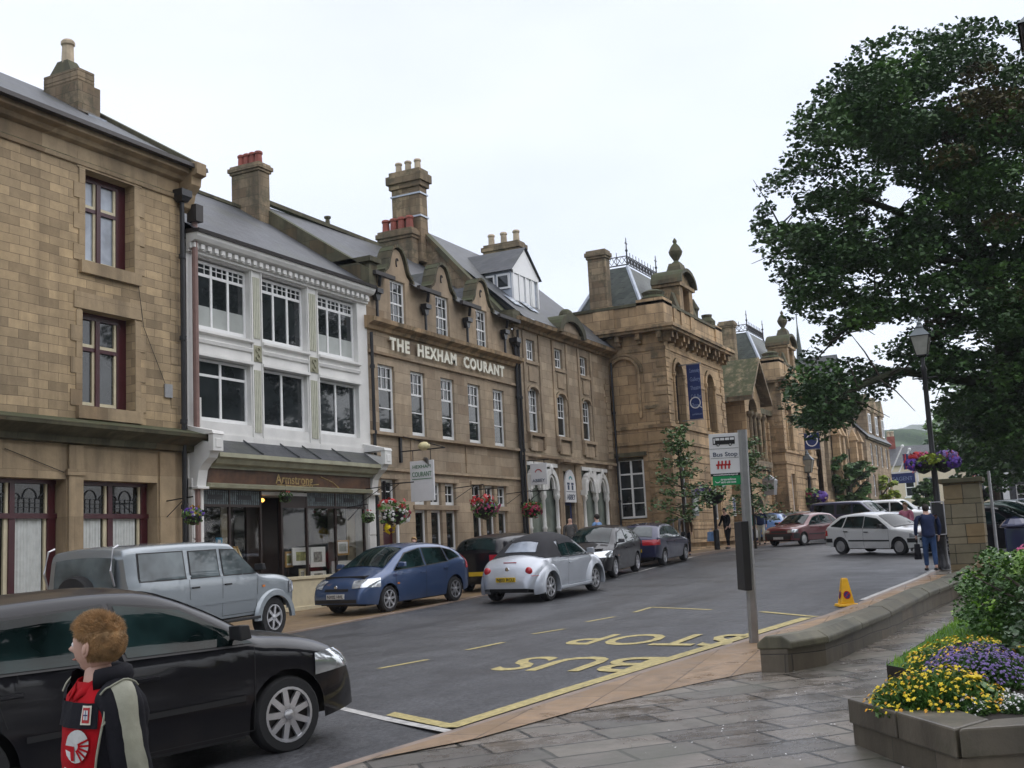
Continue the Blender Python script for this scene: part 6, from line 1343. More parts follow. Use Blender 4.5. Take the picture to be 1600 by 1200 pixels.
# silver four wheel drive
xx, yy = 16.15, 14.9
PAT, pY, pB, pP, pS, _ = car('silver grey four wheel drive with a spare wheel on its tail', 'car', S_PATROL, (xx, yy, gh(xx, yy)), R(2), 'paint_silver'); tilt(PAT)
for xw in (1.5, -1.47):
    for sg in (1, -1):
        mb = MB(); mb.xf = lambda x, y, z, sg=sg: (x, sg*y, z)
        for k in range(16):
            a0, a1 = math.pi*k/16, math.pi*(k+1)/16
            def P(a_, r_, y_): return (xw+math.cos(a_)*r_, y_, .39+math.sin(a_)*r_*.92+(-.02))
            q = [P(a0, .47, .93), P(a1, .47, .93), P(a1, .47, .99), P(a0, .47, .99), P(a0, .58, .99), P(a1, .58, .99), P(a1, .62, .93), P(a0, .62, .93)]
            mb.poly([q[0], q[1], q[2], q[3]]); mb.poly([q[3], q[2], q[5], q[4]]); mb.poly([q[4], q[5], q[6], q[7]])
        mb.build('wheel_arch_trim', 'paint_silver', PAT, smooth=True, ang=50, local=True)
mb = MB(); mb.lathe([(.2, 0), (.36, .01), (.39, .05), (.39, .2), (.36, .24), (.1, .25)], (-2.53, .1, 1.05), 24, axis='x'); mb.build('spare_wheel', 'tyre', PAT, smooth=True, local=True)
for sg in (1, -1):
    mb = MB(); mb.tube([(-2.42, sg*.72, 1.25), (-2.5, sg*.72, 1.5), (-2.42, sg*.7, 1.86), (-2.3, sg*.69, 1.9)], .018, 8); mb.build('rear_ladder_bar', 'alloy', PAT, local=True)
    mb = MB(); mb.box(-.95, 1.0, min(sg*.86, sg*1.0), max(sg*.86, sg*1.0), .42, .47); mb.build('side_step', 'black_plastic', PAT, bevel=.01, local=True)
# blue hatchback facing down the hill
a, b, hd = at_wheels((606, 943), 25.3, (700, 926), 27.3, S_CIVIC)
bx, by = a.x-math.cos(hd)*1.22-math.sin(hd)*(-.8), a.y-math.sin(hd)*1.22+math.cos(hd)*(-.8)
hd = R(174); bx, by = 23.9, 15.3
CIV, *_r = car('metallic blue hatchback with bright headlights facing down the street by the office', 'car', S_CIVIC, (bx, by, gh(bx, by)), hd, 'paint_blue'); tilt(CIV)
for sg in (1, -1):
    mb = MB(); _r[2](mb, [(2.14, sg*.25, .5), (2.14, sg*.25, .5), (2.14, sg*.25, .5), (2.14, sg*.25, .5)], (-1, 0, 0), 1, 1)
mb = MB(); mb.ball((2.12, 0, .66), (.02, .05, .04), 8, 6); mb.build('badge', 'chrome', CIV, local=True)
# silver convertible
xx, yy = 26.3, 12.35
BEE, *_b = car('silver rounded convertible with black soft top and yellow rear plate driving up the street', 'car', S_BEETLE, (xx, yy, gh(xx, yy)), R(-2.5), 'paint_beetle', name='moving_car'); tilt(BEE)
_Yb, _bvh, _patch, _side = _b[0], _b[1], _b[2], _b[3]
mb = MB(); tb_ = smooth_prof(S_BEETLE['top'])
for sg in (1, -1):
    pass
rows = []
for i in range(31):
    x = lerp(-1.36, .42, i/30); r_ = []; tz = interp(tb_, x)
    zs_ = [lerp(1.0, tz, q) for q in (0, .3, .6, .8, .9, .96, 1)]; col = [(x, _Yb(x, z)+.014, z+.004) for z in zs_]; yt = col[-1][1]
    col[-1] = (x, yt, tz+.016)
    r_ = col+[(x, yt*(1-2*k/8), tz+.016+.07*(1-(1-2*k/8)**2)) for k in range(1, 8)]+[(p[0], -p[1], p[2]) for p in reversed(col)]
    rows.append(r_)
n_ = len(rows[0])
WB = S_BEETLE['wins']
def inpoly(x, z, P):
    c = False
    for (x0, z0), (x1, z1) in zip(P, P[1:]+P[:1]):
        if (z0 > z) != (z1 > z) and x < (x1-x0)*(z-z0)/(z1-z0)+x0: c = not c
    return c
for i in range(30):
    for j in range(n_-1):
        q = [rows[i][j], rows[i+1][j], rows[i+1][j+1], rows[i][j+1]]; cx = sum(p[0] for p in q)/4; cz = sum(p[2] for p in q)/4
        if cx > -.62 and cz < 1.33 and abs(q[0][1]) > .5: continue
        if -1.24 < cx < -.96 and abs(sum(p[1] for p in q)/4) < .42: continue
        mb.poly(q)
mb.build('soft_top', 'soft_top', BEE, smooth=True, ang=50, local=True)
mb = MB(); _patch(mb, [(-1.24, -.42, 1.12), (-1.24, .42, 1.12), (-.97, .36, 1.29), (-.97, -.36, 1.29)], (.85, 0, -.35), 8, 6, .02); mb.build('rear_window', 'sky_glass', BEE, smooth=True, local=True)
for xw, fr in ((1.22, 1), (-1.29, 0)):
    for sg in (1, -1):
        mb = MB(); nA, nB = 26, 8; g_ = []
        for i in range(nA+1):
            a_ = lerp(-.12*math.pi, 1.12*math.pi, i/nA); row = []
            for j in range(nB+1):
                u = j/nB; r_ = lerp(.375, .60, u); yy_ = .70+.17*math.cos(u*math.pi/2)**.6 if u < 1 else .66
                row.append((xw+math.cos(a_)*r_*1.02, sg*(yy_+.005), .325+math.sin(a_)*r_*(1.0+.04*u)))
            g_.append([(xw+math.cos(a_)*.375, sg*.66, .325+math.sin(a_)*.375)]+row)
        for i in range(nA):
            for j in range(nB+1):
                q = [g_[i][j], g_[i+1][j], g_[i+1][j+1], g_[i][j+1]]
                if min(p[2] for p in q) > .17: mb.poly(q)
        mb.build('fender', 'paint_beetle', BEE, smooth=True, ang=60, local=True)
    
for sg in (1, -1):
    h, nn, _, _ = _bvh.ray_cast(Vector((-4, sg*.56, .74)), Vector((1, 0, 0)))
    mb = MB(); mb.ball((h.x-.0, sg*.56, .74), (.05, .095, .095), 14, 10); mb.build('tail_light', 'lamp_red', BEE, smooth=True, local=True)
mb = MB(); h, nn, _, _ = _bvh.ray_cast(Vector((-4, 0, .78)), Vector((1, 0, 0))); mb.lathe([(.055, 0), (.055, -.015), (.04, -.02)], (h.x, 0, .78), 14, axis='x'); mb.build('badge', 'chrome', BEE, local=True)
mb = MB(); h, nn, _, _ = _bvh.ray_cast(Vector((-4, 0, .93)), Vector((1, 0, 0))); mb.box(h.x-.012, h.x+.02, -.17, .17, .925, .945); mb.build('brake_light', 'lamp_red', BEE, local=True)
mb = MB()
for sg in (1, -1): mb.box(-.85, .8, min(sg*.78, sg*.88), max(sg*.78, sg*.88), .22, .3)
mb.build('side_sill', 'paint_beetle', BEE, bevel=.02, local=True)
# others
def simple(label, s, px, py, D, h, paint, group=None, cat='car', name='parked_car'):
    p = place(px, py, D) if D else (px, py, gh(px, py)); o = car(label, cat, s, p, R(h), paint, group, name)[0]; tilt(o); return o
simple('dark hatchback seen from behind, mostly hidden by the silver convertible', variant(S_GOLF, L=3.9, xf=1.1, xr=-1.2, reg=None), 29.5, 14.9, 0, -2, 'paint_black')
simple('black hatchback facing the camera just beyond the silver convertible', variant(S_CIVIC, mirmat='paint_black', reg='PN03 KLD'), 33.2, 13.7, 0, 186, 'paint_black')
simple('navy blue hatchback with yellow rear plate, last in the row before the street tree', variant(S_ZX, spokes=6, rimmat='alloy', bump=None, strip=None, reg='R306 GTY', glass='car_glass_light', tailp=(-2.04, -1.8, .72, .9, .3)), 38.9, 14.0, 0, 2, 'paint_navy')
simple('white five door hatchback with black side strip turning across the road', S_ZX, 41.9, 6.5, 0, -121, 'paint_white', name='moving_car')
simple('dark red hatchback with black bumpers coming down the square', variant(S_ZX, bump=(.34, .56), L=4.1), 53.5, 11.9, 0, 160, 'paint_red', name='moving_car')
simple('blue estate tail seen beyond the man in pale trousers', variant(S_GOLF, glass='car_glass_light'), 1209, 838, 60, 5, 'paint_lightblue')
simple('small grey hatchback half hidden behind the dark red car', variant(S_GOLF, glass='car_glass_light'), 1243, 828, 62, 160, 'paint_grey')
# rows in the square
S_EST = variant(S_CIVIC, mirmat='black_plastic', reg=None)
S_VAN = variant(S_PATROL, H=2.0, glass='car_glass')
simple('bright red hatchback behind the roof of the dark red car', S_EST, 1318, 800, 66, 30, 'paint_bright_red')
simple('dark estate roof right behind the white hatchback', variant(S_PATROL, glass='car_glass'), 1345, 812, 57, -105, 'paint_navy')
simple('white estate car beyond the person in pink', variant(S_PATROL, glass='car_glass'), 1400, 803, 62, -100, 'paint_white')
simple('second white car, roof just above the white estate', S_EST, 1425, 798, 70, -100, 'paint_white')
simple('dark blue car at the back of the square below the cream house', S_EST, 1392, 790, 84, -95, 'paint_navy')
simple('silver car at the back of the square beside the lamp post', S_EST, 1452, 793, 78, -95, 'paint_silver')
simple('light van with white tarpaulin sides parked before the gabled building', variant(S_PATROL, H=2.0, glass='paint_white'), 1363, 796, 74, -60, 'paint_white', cat='van', name='parked_van')
cars_r = [(1556, 818, 37, -112, 'paint_black', S_EST, 'black car nearest beside the gate pillar'), (1560, 806, 43, -112, 'paint_white', S_ZX, 'white car second in the row beside the gate pillar'), (1572, 797, 49, -112, 'paint_green', S_EST, 'dark green car in the row right of the gate pillar'),
    (1585, 790, 56, -112, 'paint_silver', S_EST, 'silver car under the trees beyond the dark green car'), (1580, 783, 63, -112, 'paint_bright_red', S_ZX, 'red car showing only its roof in the right hand row'), (1595, 776, 70, -112, 'paint_white', S_EST, 'white car at the far end of the right hand row'), (1610, 772, 62, -112, 'paint_navy', S_EST, 'navy car at the right edge under the trees')]
for (px, py, D, h, pt, s_, lb) in cars_r: simple(lb, variant(s_, reg=None), px, py, D, h, pt, 'cars in the right hand parking row')
from mathutils import noise as NZ
# ================= PEOPLE =================
def skin_mesh(name, verts, edges, radii, mat, parent, sub=2, root=0):
    me = bpy.data.meshes.new(name); me.from_pydata([tuple(v) for v in verts], edges, []); o = bpy.data.objects.new(name, me); COL.objects.link(o)
    o.modifiers.new('skin', 'SKIN'); 
    if not me.skin_vertices:
        bpy.context.view_layer.objects.active = o
    lay = me.skin_vertices[0].data
    for i, r_ in enumerate(radii):
        lay[i].radius = r_ if isinstance(r_, tuple) else (r_, r_); lay[i].use_root = (i == root)
    s = o.modifiers.new('sub', 'SUBSURF'); s.levels = sub; s.render_levels = sub
    bpy.context.view_layer.update()
    ev = o.evaluated_get(bpy.context.evaluated_depsgraph_get()); m2 = bpy.data.meshes.new_from_object(ev)
    o.modifiers.clear(); old = o.data; o.data = m2; m2.name = name; bpy.data.meshes.remove(old); m2.materials.clear(); m2.materials.append(MATS[mat]); m2.shade_smooth()
    o.parent = parent; return o
def chain(V, E, Rr, pts, rad, start=None):
    idx = start
    for p, r_ in zip(pts, rad):
        V.append(Vector(p)); Rr.append(r_); n = len(V)-1
        if idx is not None: E.append((idx, n))
        idx = n
    return idx
def person(label, loc, face, h=1.72, top='cloth_navy', legs='cloth_denim', hair='hair_dark', stride=.12, lean=0., arms=(.1, .1), bent=(0, 0), skirt=False, bald=False, group=None, fat=1.0, look=0., fine=False):
    """faces +x before rotation; arms: forward swing of left, right; bent: elbow bend"""
    t = thing('person', label, 'person', loc, face, group); k = h/1.75
    S = lambda x, y, z: Vector(((x+lean*max(0, z-.9))*k, y*k, z*k))
    V, E, Q = [], [], []
    pel = chain(V, E, Q, [S(0, 0, .95)], [(.13*k*fat, .16*k*fat)])
    ch = chain(V, E, Q, [S(.0, 0, 1.12), S(.005, 0, 1.32), S(0, 0, 1.45)], [(.12*k*fat, .15*k*fat), (.125*k*fat, .165*k*fat), (.07*k, .09*k)], pel)
    nk = chain(V, E, Q, [S(.01, 0, 1.52)], [.055*k], ch); hx, hy = math.cos(look), math.sin(look)
    hd_ = chain(V, E, Q, [S(.02, 0, 1.585), S(.025, 0, 1.65), S(.02, 0, 1.705)], [(.078*k, .068*k), (.096*k, .078*k), (.07*k, .06*k)], nk)
    chain(V, E, Q, [S(.02+.10*hx, .10*hy, 1.62)], [.016*k], hd_-1)
    hands = []
    for i, sg in enumerate((1, -1)):
        a, b = arms[i], bent[i]
        sh = S(0, sg*.2*fat, 1.42); el = S(.28*math.sin(a), sg*(.24*fat), 1.42-.28*math.cos(a)); wr_ = el+Vector((.25*math.sin(a+b), -sg*.02, -.25*math.cos(a+b)))*k
        w_ = chain(V, E, Q, [sh, el, wr_], [.052*k, .042*k, .027*k], ch)
        d = (wr_-el).normalized(); hn = wr_+d*.06*k
        hi = chain(V, E, Q, [hn], [(.02*k, .036*k)], w_); hands.append(hn)
        for f in range(4): chain(V, E, Q, [hn+d*.055*k+Vector(((f-1.5)*.018, 0, 0))*k, hn+d*(.085-.006*abs(f-1.5))*k+Vector(((f-1.5)*.02, -sg*.015, 0))*k], [.009*k, .007*k], hi)
        chain(V, E, Q, [hn+Vector((.035, 0, 0))*k+d*.02*k, hn+Vector((.045, -sg*.01, 0))*k+d*.05*k], [.01*k, .008*k], hi)
    for i, sg in enumerate((1, -1)):
        s_ = stride*sg; hp = S(0, sg*.095, .88); kn = S(s_*.55+.02, sg*.1, .5); an = S(s_, sg*.1, .09)
        l_ = chain(V, E, Q, [hp, kn, an], [.088*k, .058*k, .042*k], pel); chain(V, E, Q, [an+Vector((.06, 0, -.045))*k, an+Vector((.14, 0, -.055))*k], [(.035*k, .04*k), (.028*k, .04*k)], l_)
    skin_mesh('body', V, E, Q, 'skin', t, 2)
    # jacket or top
    V2, E2, Q2 = [], [], []
    p = chain(V2, E2, Q2, [S(0, 0, .84), S(0, 0, .98), S(.0, 0, 1.15), S(.005, 0, 1.32), S(0, 0, 1.43)], [(.15*k*fat, .19*k*fat), (.15*k*fat, .185*k*fat), (.14*k*fat, .17*k*fat), (.15*k*fat, .185*k*fat), (.085*k, .11*k)]); chain(V2, E2, Q2, [S(.005, 0, 1.52)], [(.07*k, .075*k)], p)
    for i, sg in enumerate((1, -1)):
        a, b = arms[i], bent[i]; sh = S(0, sg*.2*fat, 1.41); el = S(.28*math.sin(a), sg*(.245*fat), 1.42-.28*math.cos(a)); wr_ = el+Vector((.23*math.sin(a+b), -sg*.02, -.23*math.cos(a+b)))*k
        chain(V2, E2, Q2, [sh, el, wr_], [.07*k, .058*k, .045*k], p)
    skin_mesh('jacket', V2, E2, Q2, top, t, 2)
    V3, E3, Q3 = [], [], []; p = chain(V3, E3, Q3, [S(0, 0, .98), S(0, 0, .9)], [(.135*k*fat, .165*k*fat), (.135*k*fat, .17*k*fat)])
    for sg in (1, -1):
        s_ = stride*sg; chain(V3, E3, Q3, [S(0, sg*.095, .82), S(s_*.55+.02, sg*.1, .5), S(s_*.9, sg*.1, .12)], [.1*k, .075*k, .062*k], p)
    skin_mesh('trousers', V3, E3, Q3, legs, t, 2)
    for i, sg in enumerate((1, -1)):
        s_ = stride*sg; mb = MB(); c = S(s_+.05, sg*.1, .045); mb.ball(tuple(c), (.14*k, .052*k, .045*k), 10, 6); mb.build('shoe', 'black_plastic', t, smooth=True, local=True)
    if not bald:
        mb = MB(); c = S(.0, 0, 1.672); n0 = len(mb.v); mb.ball(tuple(c), (.112*k, .093*k, .108*k), 18, 12)
        mb.v = [(v[0]+random.uniform(-.003, .003), v[1]+random.uniform(-.003, .003), v[2]) for v in mb.v]
        keep = []
        for f in mb.f:
            cx = sum((mb.v[i][0]-c.x)*hx+(mb.v[i][1]-c.y)*hy for i in f)/len(f); cz = sum(mb.v[i][2]-c.z for i in f)/len(f)
            if cz > .045*k or cx < (.02+.5*(cz+.05*k))*1 and cz > -.13*k: keep.append(f)
        mb.f = keep; mb.build('hair', hair, t, smooth=True, ang=80, local=True)
    if fine:
        for sg in (1, -1):
            mb = MB(); mb.ball(tuple(S(.02, sg*.083, 1.63)), (.02*k, .009*k, .03*k), 8, 6); mb.build('ear', 'skin', t, smooth=True, local=True)
    return t, hands, k
def carry(label, t_hand, loc, face, mat, size, name='shopping_bag', cat='bag'):
    t, hands, k = t_hand; h = hands[1]; c, s_ = math.cos(face), math.sin(face); w = Vector(loc)+Vector((h.x*c-h.y*s_, h.x*s_+h.y*c, h.z-.05))
    b = thing(name, label, cat, (w.x, w.y, w.z-size[2]-.1), face)
    mb = MB(); mb.taper(-size[0]/2, size[0]/2, -size[1]/2, size[1]/2, 0, size[2], .03, .02); mb.build('bag_body', mat, b, bevel=.02, local=True)
    mb = MB(); mb.tube([(-.07, 0, size[2]), (-.03, 0, size[2]+.12), (.03, 0, size[2]+.12), (.07, 0, size[2])], .012, 6); mb.build('handle', mat, b, local=True)
def spot(px, py, D, up=0.):
    p = onD(px, py, D); return (p.x, p.y, gh(p.x, p.y)+up)
# man in blue jacket by the lamp post, seen from behind
l = spot(1457, 896, 29.5, .06); l = (l[0], l[1], l[2]); m1 = person('man in navy jacket and blue jeans seen from behind beside the lamp post', l, R(20), 1.7, 'cloth_navy', 'cloth_denim', 'hair_dark', .1, .06, (.05, .15), (.5, .1), fat=1.28)
carry('dark holdall hanging from the left of the man in the navy jacket', (m1[0], [m1[1][0], m1[1][0]], 1), l, R(20), 'cloth_black', (.3, .14, .4))
person('person in pink top standing among the parked cars behind the white hatchback', spot(1420, 838, 41), R(170), 1.72, 'cloth_pink', 'cloth_pale', 'hair_blond', .05, .1, (.3, .3), (.9, .9))
person('woman in red top behind the blue hatchback outside the newspaper office door', (27.0, 16.6, gh(27, 14)+.11), R(200), 1.5, 'cloth_red', 'cloth_grey', 'hair_blond', .1, 0, (.2, 0), (1.2, .2))
person('bald man whose head shows above the silver convertible outside the bank', (38.3, 16.9, gh(38, 14)+.11), R(10), 1.74, 'cloth_grey', 'cloth_grey', 'hair_grey', .1, bald=True)
person('person in light blue shirt facing the bank, head and shoulders above the black hatchback', (39.9, 16.5, gh(39, 14)+.11), R(80), 1.78, 'cloth_lightblue', 'cloth_navy', 'hair_dark', .05, fat=1.15)
def p_at(label, px, py, D, face, **k):
    l = spot(px, py, D, .11); return person(label, l, face, **k), l, face
r_ = p_at('person in brown top and dark trousers standing under the nearer street tree', 1074, 866, 43, R(200), top='cloth_brown', legs='cloth_black', hair='hair_dark', h=1.66, stride=.05)
r_ = p_at('man in black jacket leaning on the kerb side beside a blue shopping bag', 1139, 858, 48, R(150), top='cloth_black', legs='cloth_black', h=1.7, lean=.12, arms=(.2, .4), bent=(.4, .3))
carry('bright blue shopping bag beside the man in the black jacket', r_[0], (r_[1][0]+.1, r_[1][1]+.35, r_[1][2]), r_[2], 'cloth_lightblue', (.35, .2, .4))
r_ = p_at('man in dark blue top and pale trousers crossing beside the bus stop pole', 1191, 849, 52, R(-160), top='cloth_navy', legs='cloth_pale', hair='hair_grey', h=1.72, stride=.16, fat=1.1)
carry('white carrier bag held by the man in pale trousers', r_[0], r_[1], r_[2], 'cloth_white', (.3, .15, .36))
p_at('person in teal coat to the left of the man in pale trousers', 1180, 848, 54, R(100), top='cloth_teal', legs='cloth_navy', hair='hair_grey', h=1.6)
p_at('person in red top behind the man in dark blue top', 1197, 842, 60, R(60), top='cloth_red', legs='cloth_grey', h=1.6)
p_at('person in pale top beyond the blue car', 1216, 838, 66, R(30), top='cloth_white', legs='cloth_grey', hair='hair_blond', h=1.65)
p_at('person in black standing beyond the grey hatchback', 1224, 838, 66, R(60), top='cloth_black', legs='cloth_black', h=1.6)
p_at('person in grey brown coat standing against the far town hall wall', 1251, 832, 68, R(200), top='cloth_grey', legs='cloth_brown', h=1.8, fat=1.1)
p_at('person in white top whose head shows over the dark red car', 1277, 829, 70, R(20), top='cloth_white', legs='cloth_grey', hair='hair_blond', h=1.55)
# ---------------- the boy ----------------
bx_, by_ = 2.885, 3.025
BOY = thing('person', 'boy with short ginger hair in red football shirt and black and grey jacket, lower left', 'person', (bx_, by_, gh(bx_, by_)+.0), 0)
ZG = gh(bx_, by_); TF = math.atan2(.36, -.93)      # torso faces this way
HF = math.atan2(.97, -.20)                     # head is turned further away
ZH = 1.355 - ZG                                  # height of the head centre above ground
def rotz(v, a): c, s_ = math.cos(a), math.sin(a); return Vector((v[0]*c-v[1]*s_, v[0]*s_+v[1]*c, v[2]))
# continuous body: pelvis, chest, neck, arms, legs (local, facing +x then turned)
k = 1.48/1.75; sh_z = ZH-.163
V, E, Q = [], [], []
pel = chain(V, E, Q, [(0, 0, .74)], [(.09, .12)]); ch = chain(V, E, Q, [(0, 0, .88), (0, 0, 1.02), (0, 0, sh_z-.03)], [(.085, .11), (.09, .125), (.06, .085)], pel)
nk = chain(V, E, Q, [(.005, 0, sh_z+.05), (.01, 0, sh_z+.12)], [.05, .048], ch)
AP = {}
for sg in (1, -1):
    sh = Vector((-.005, sg*.155, sh_z-.035)); el = Vector((-.02, sg*.195, sh_z-.27)); wr_ = Vector((.06, sg*.185, sh_z-.47)); AP[sg] = (sh, el, wr_)
    w_ = chain(V, E, Q, [sh, el, wr_], [.04, .034, .023], ch); d = (wr_-el).normalized(); hn = wr_+d*.05; hi = chain(V, E, Q, [hn], [(.016, .03)], w_)
    for f, (ln) in enumerate((.06, .068, .064, .052)): chain(V, E, Q, [hn+d*.045+Vector(((1.5-f)*.016, 0, 0)), hn+d*(.045+ln*.5)+Vector(((1.5-f)*.017, -sg*.006, 0)), hn+d*(.045+ln)+Vector(((1.5-f)*.016, -sg*.02, 0))], [.0085, .0078, .0065], hi)
    chain(V, E, Q, [hn+Vector((.03, 0, .0)), hn+d*.035+Vector((.042, -sg*.01, 0))], [.01, .008], hi)
    l_ = chain(V, E, Q, [(0, sg*.075, .68), (.03, sg*.085, .4), (0, sg*.085, .07)], [.068, .048, .034], pel); chain(V, E, Q, [(.05, sg*.085, .035), (.12, sg*.09, .03)], [.03, .026], l_)
V = [rotz(v, TF) for v in V]
skin_mesh('body', V, E, Q, 'skin', BOY, 2)
# head: sculpted ball; local +x is the face
def headshape(d): return headshape0(d)*.89
def headshape0(d):
    x, y, z = d; r_ = Vector((.098*x, .073*y, .108*z))*1.0
    r_.x = .092*x if x > 0 else .105*x*(1.0+.03*z)
    if x > 0 and z < .2:    # jaw and face taper
        f = clamp((.2-z)/1.2); r_.y *= 1-.32*f; r_.x *= 1-.04*f
    if x < 0 and z < -.25: r_.x *= 1-.45*clamp((-.25-z)/.6); r_.y *= 1-.15*clamp((-.25-z)/.6)
    # brow, nose, lips, chin
    if x > .3:
        fy = math.exp(-(y/.16)**2); wy = math.exp(-(y/.38)**2)
        r_.x += .030*fy*math.exp(-((z+.17)/.12)**2) + .014*fy*math.exp(-((z+.02)/.14)**2) + .008*wy*math.exp(-((z-.16)/.09)**2) - .006*math.exp(-((abs(y)-.33)/.14)**2)*math.exp(-((z-.02)/.09)**2)
        r_.x += .011*wy*math.exp(-((z+.43)/.05)**2)+.010*wy*math.exp(-((z+.54)/.05)**2)-.004*wy*math.exp(-((z+.485)/.02)**2)+.012*wy*math.exp(-((z+.8)/.12)**2)+.004*math.exp(-((abs(y)-.45)/.2)**2)*math.exp(-((z+.3)/.2)**2)
    return r_
hc = Vector((.012, 0, ZH)); nA, nB = 64, 48; vs = []; fs = []
for i in range(nB+1):
    th = math.pi*i/nB
    for j in range(nA):
        a = 2*math.pi*j/nA; d = (math.sin(th)*math.cos(a), math.sin(th)*math.sin(a), math.cos(th)); vs.append(tuple(rotz(headshape(d), HF)+rotz(hc, TF)))
fs = [(i*nA+j, (i+1)*nA+j, (i+1)*nA+(j+1) % nA, i*nA+(j+1) % nA) for i in range(nB) for j in range(nA)]
mb = MB(); mb.add(vs, fs); mb.build('head', 'skin', BOY, smooth=True, ang=80, local=True)
HC = rotz(hc, TF)
def onhead(p): return tuple(rotz(Vector(p), HF)+HC)
for sg in (1, -1):
    mb = MB(); mb.ball((0, 0, 0), (.017, .007, .027), 14, 10); mb.ball((.002, sg*.004, .002), (.012, .008, .02), 10, 8)
    mb.v = [onhead((v[0]-.004+v[2]*-.15, v[1]+sg*.069-(v[0])*.35*sg, v[2]-.012)) for v in mb.v]; mb.build('ear', 'skin', BOY, smooth=True, ang=80, local=True)
    mb = MB(); mb.ball((0, 0, 0), (.011, .012, .011), 10, 8); mb.v = [onhead((v[0]+.069, v[1]+sg*.023, v[2]+.003)) for v in mb.v]; mb.build('eye', 'clear_white', BOY, smooth=True, local=True)
mb = MB(); mb.ball((0, 0, 0), (.006, .02, .004), 10, 6); mb.v = [onhead((v[0]+.081, v[1], v[2]-.047)) for v in mb.v]; mb.build('mouth', plain('lip', (.5, .24, .19), .5), BOY, smooth=True, local=True)
# hair: cap plus thousands of short strands
def hair_ok(x, y, z):
    ay = abs(y)
    if z > .62: return True
    if x > .45: return z > .48+.1*ay
    if x > -.02: return z > .1+.5*x+.0*ay       # sideburn line
    return z > -.52+.0*x
mb = MB(); nA, nB = 60, 40
for i in range(nB):
    for j in range(nA):
        def dd(i_, j_): th = math.pi*i_/nB; a = 2*math.pi*j_/nA; return (math.sin(th)*math.cos(a), math.sin(th)*math.sin(a), math.cos(th))
        c = dd(i+.5, j+.5)
        if not hair_ok(*c): continue
        q = []
        for (u, v) in ((i, j), (i+1, j), (i+1, j+1), (i, j+1)):
            d = dd(u, v); e = .004+.007*clamp((d[2]+.3)/.9); q.append(onhead(headshape(d)+Vector(d)*e))
        mb.poly(q)
hr = mb.build('hair', 'hair_ginger', BOY, smooth=True, ang=80, local=True)
mb = MB(); rnd = random.Random(3)
for s_ in range(40000):
    z = rnd.uniform(-.6, 1); a = rnd.uniform(0, 2*math.pi); q = math.sqrt(max(0, 1-z*z)); d = (q*math.cos(a), q*math.sin(a), z)
    if not hair_ok(d[0], d[1], d[2]+.04*rnd.uniform(-1, 1)): continue
    e = .003+.006*clamp((d[2]+.3)/.9); p = headshape(d)+Vector(d)*e; L_ = (.007+.012*clamp((z+.2)/.8))*rnd.uniform(.6, 1.2)
    flow = Vector((.55 if z > .3 else -.1, 0, -.9 if z < .4 else -.15)); dr = (Vector(d)*.5+flow*1.0+Vector((rnd.gauss(0, .3), rnd.gauss(0, .3), rnd.gauss(0, .25)))).normalized()
    sd_ = dr.cross(Vector((rnd.gauss(0, 1), rnd.gauss(0, 1), rnd.gauss(0, 1)))).normalized()*.0011
    mb.add([onhead(p-sd_), onhead(p+sd_), onhead(p+dr*L_)], [(0, 1, 2)])
o_ = mb.build('hair_strands', 'hair_ginger', BOY, local=True)
# clothes: rings round the torso. ang 0 = front, + = his left (towards the camera)
def torso(z):    # half depth, half width
    P = [(.62, .115, .145), (.74, .115, .148), (.86, .105, .142), (1.0, .108, .15), (sh_z-.05, .1, .165), (sh_z, .085, .15), (sh_z+.035, .065, .1), (sh_z+.06, .058, .066)]
    for (a, b, c), (d, e, f) in zip(P, P[1:]):
        if z <= d: t = clamp((z-a)/(d-a)); return lerp(b, e, t), lerp(c, f, t)
    return P[-1][1:]
def ringpt(z, a, off):
    dx, dy = torso(z); dx += off; dy += off; c, s_ = math.cos(a), math.sin(a); e = .82
    wr = NZ.noise(Vector((math.cos(a)*2.2, math.sin(a)*2.2, z*6)))*.02*clamp(off*60, .35, 1)+NZ.noise(Vector((math.cos(a)*6, math.sin(a)*6, z*14)))*.006
    return rotz(Vector(((dx+wr)*math.copysign(abs(c)**e, c), (dy+wr)*math.copysign(abs(s_)**e, s_), z)), TF)
def shellmesh(name, mat, z0, z1, a0f, a1f, off, nz=26, na=40, par=BOY, inner=None):
    mb = MB(); g = []
    for i in range(nz+1):
        z = lerp(z0, z1, i/nz); a0, a1 = a0f(z), a1f(z); g.append([tuple(ringpt(z, lerp(a0, a1, j/na), off)) for j in range(na+1)])
    for i in range(nz):
        for j in range(na): mb.poly([g[i][j], g[i][j+1], g[i+1][j+1], g[i+1][j]])
    o = mb.build(name, mat, par, smooth=True, ang=80, local=True); s_ = o.modifiers.new('thick', 'SOLIDIFY'); s_.thickness = .006; s_.offset = -1; return o
shirt = shellmesh('shirt', 'cloth_red', .66, sh_z+.045, lambda z: -math.pi, lambda z: math.pi, .0)
opn = lambda z: 1.0+.12*clamp((z-.8)/.5)-.06*math.sin(z*14)
opr = lambda z: 1.55+.08*math.sin(z*11)
jl = shellmesh('jacket', 'cloth_black', .60, sh_z+.04, lambda z: opn(z), lambda z: 2*math.pi-opr(z), .022)
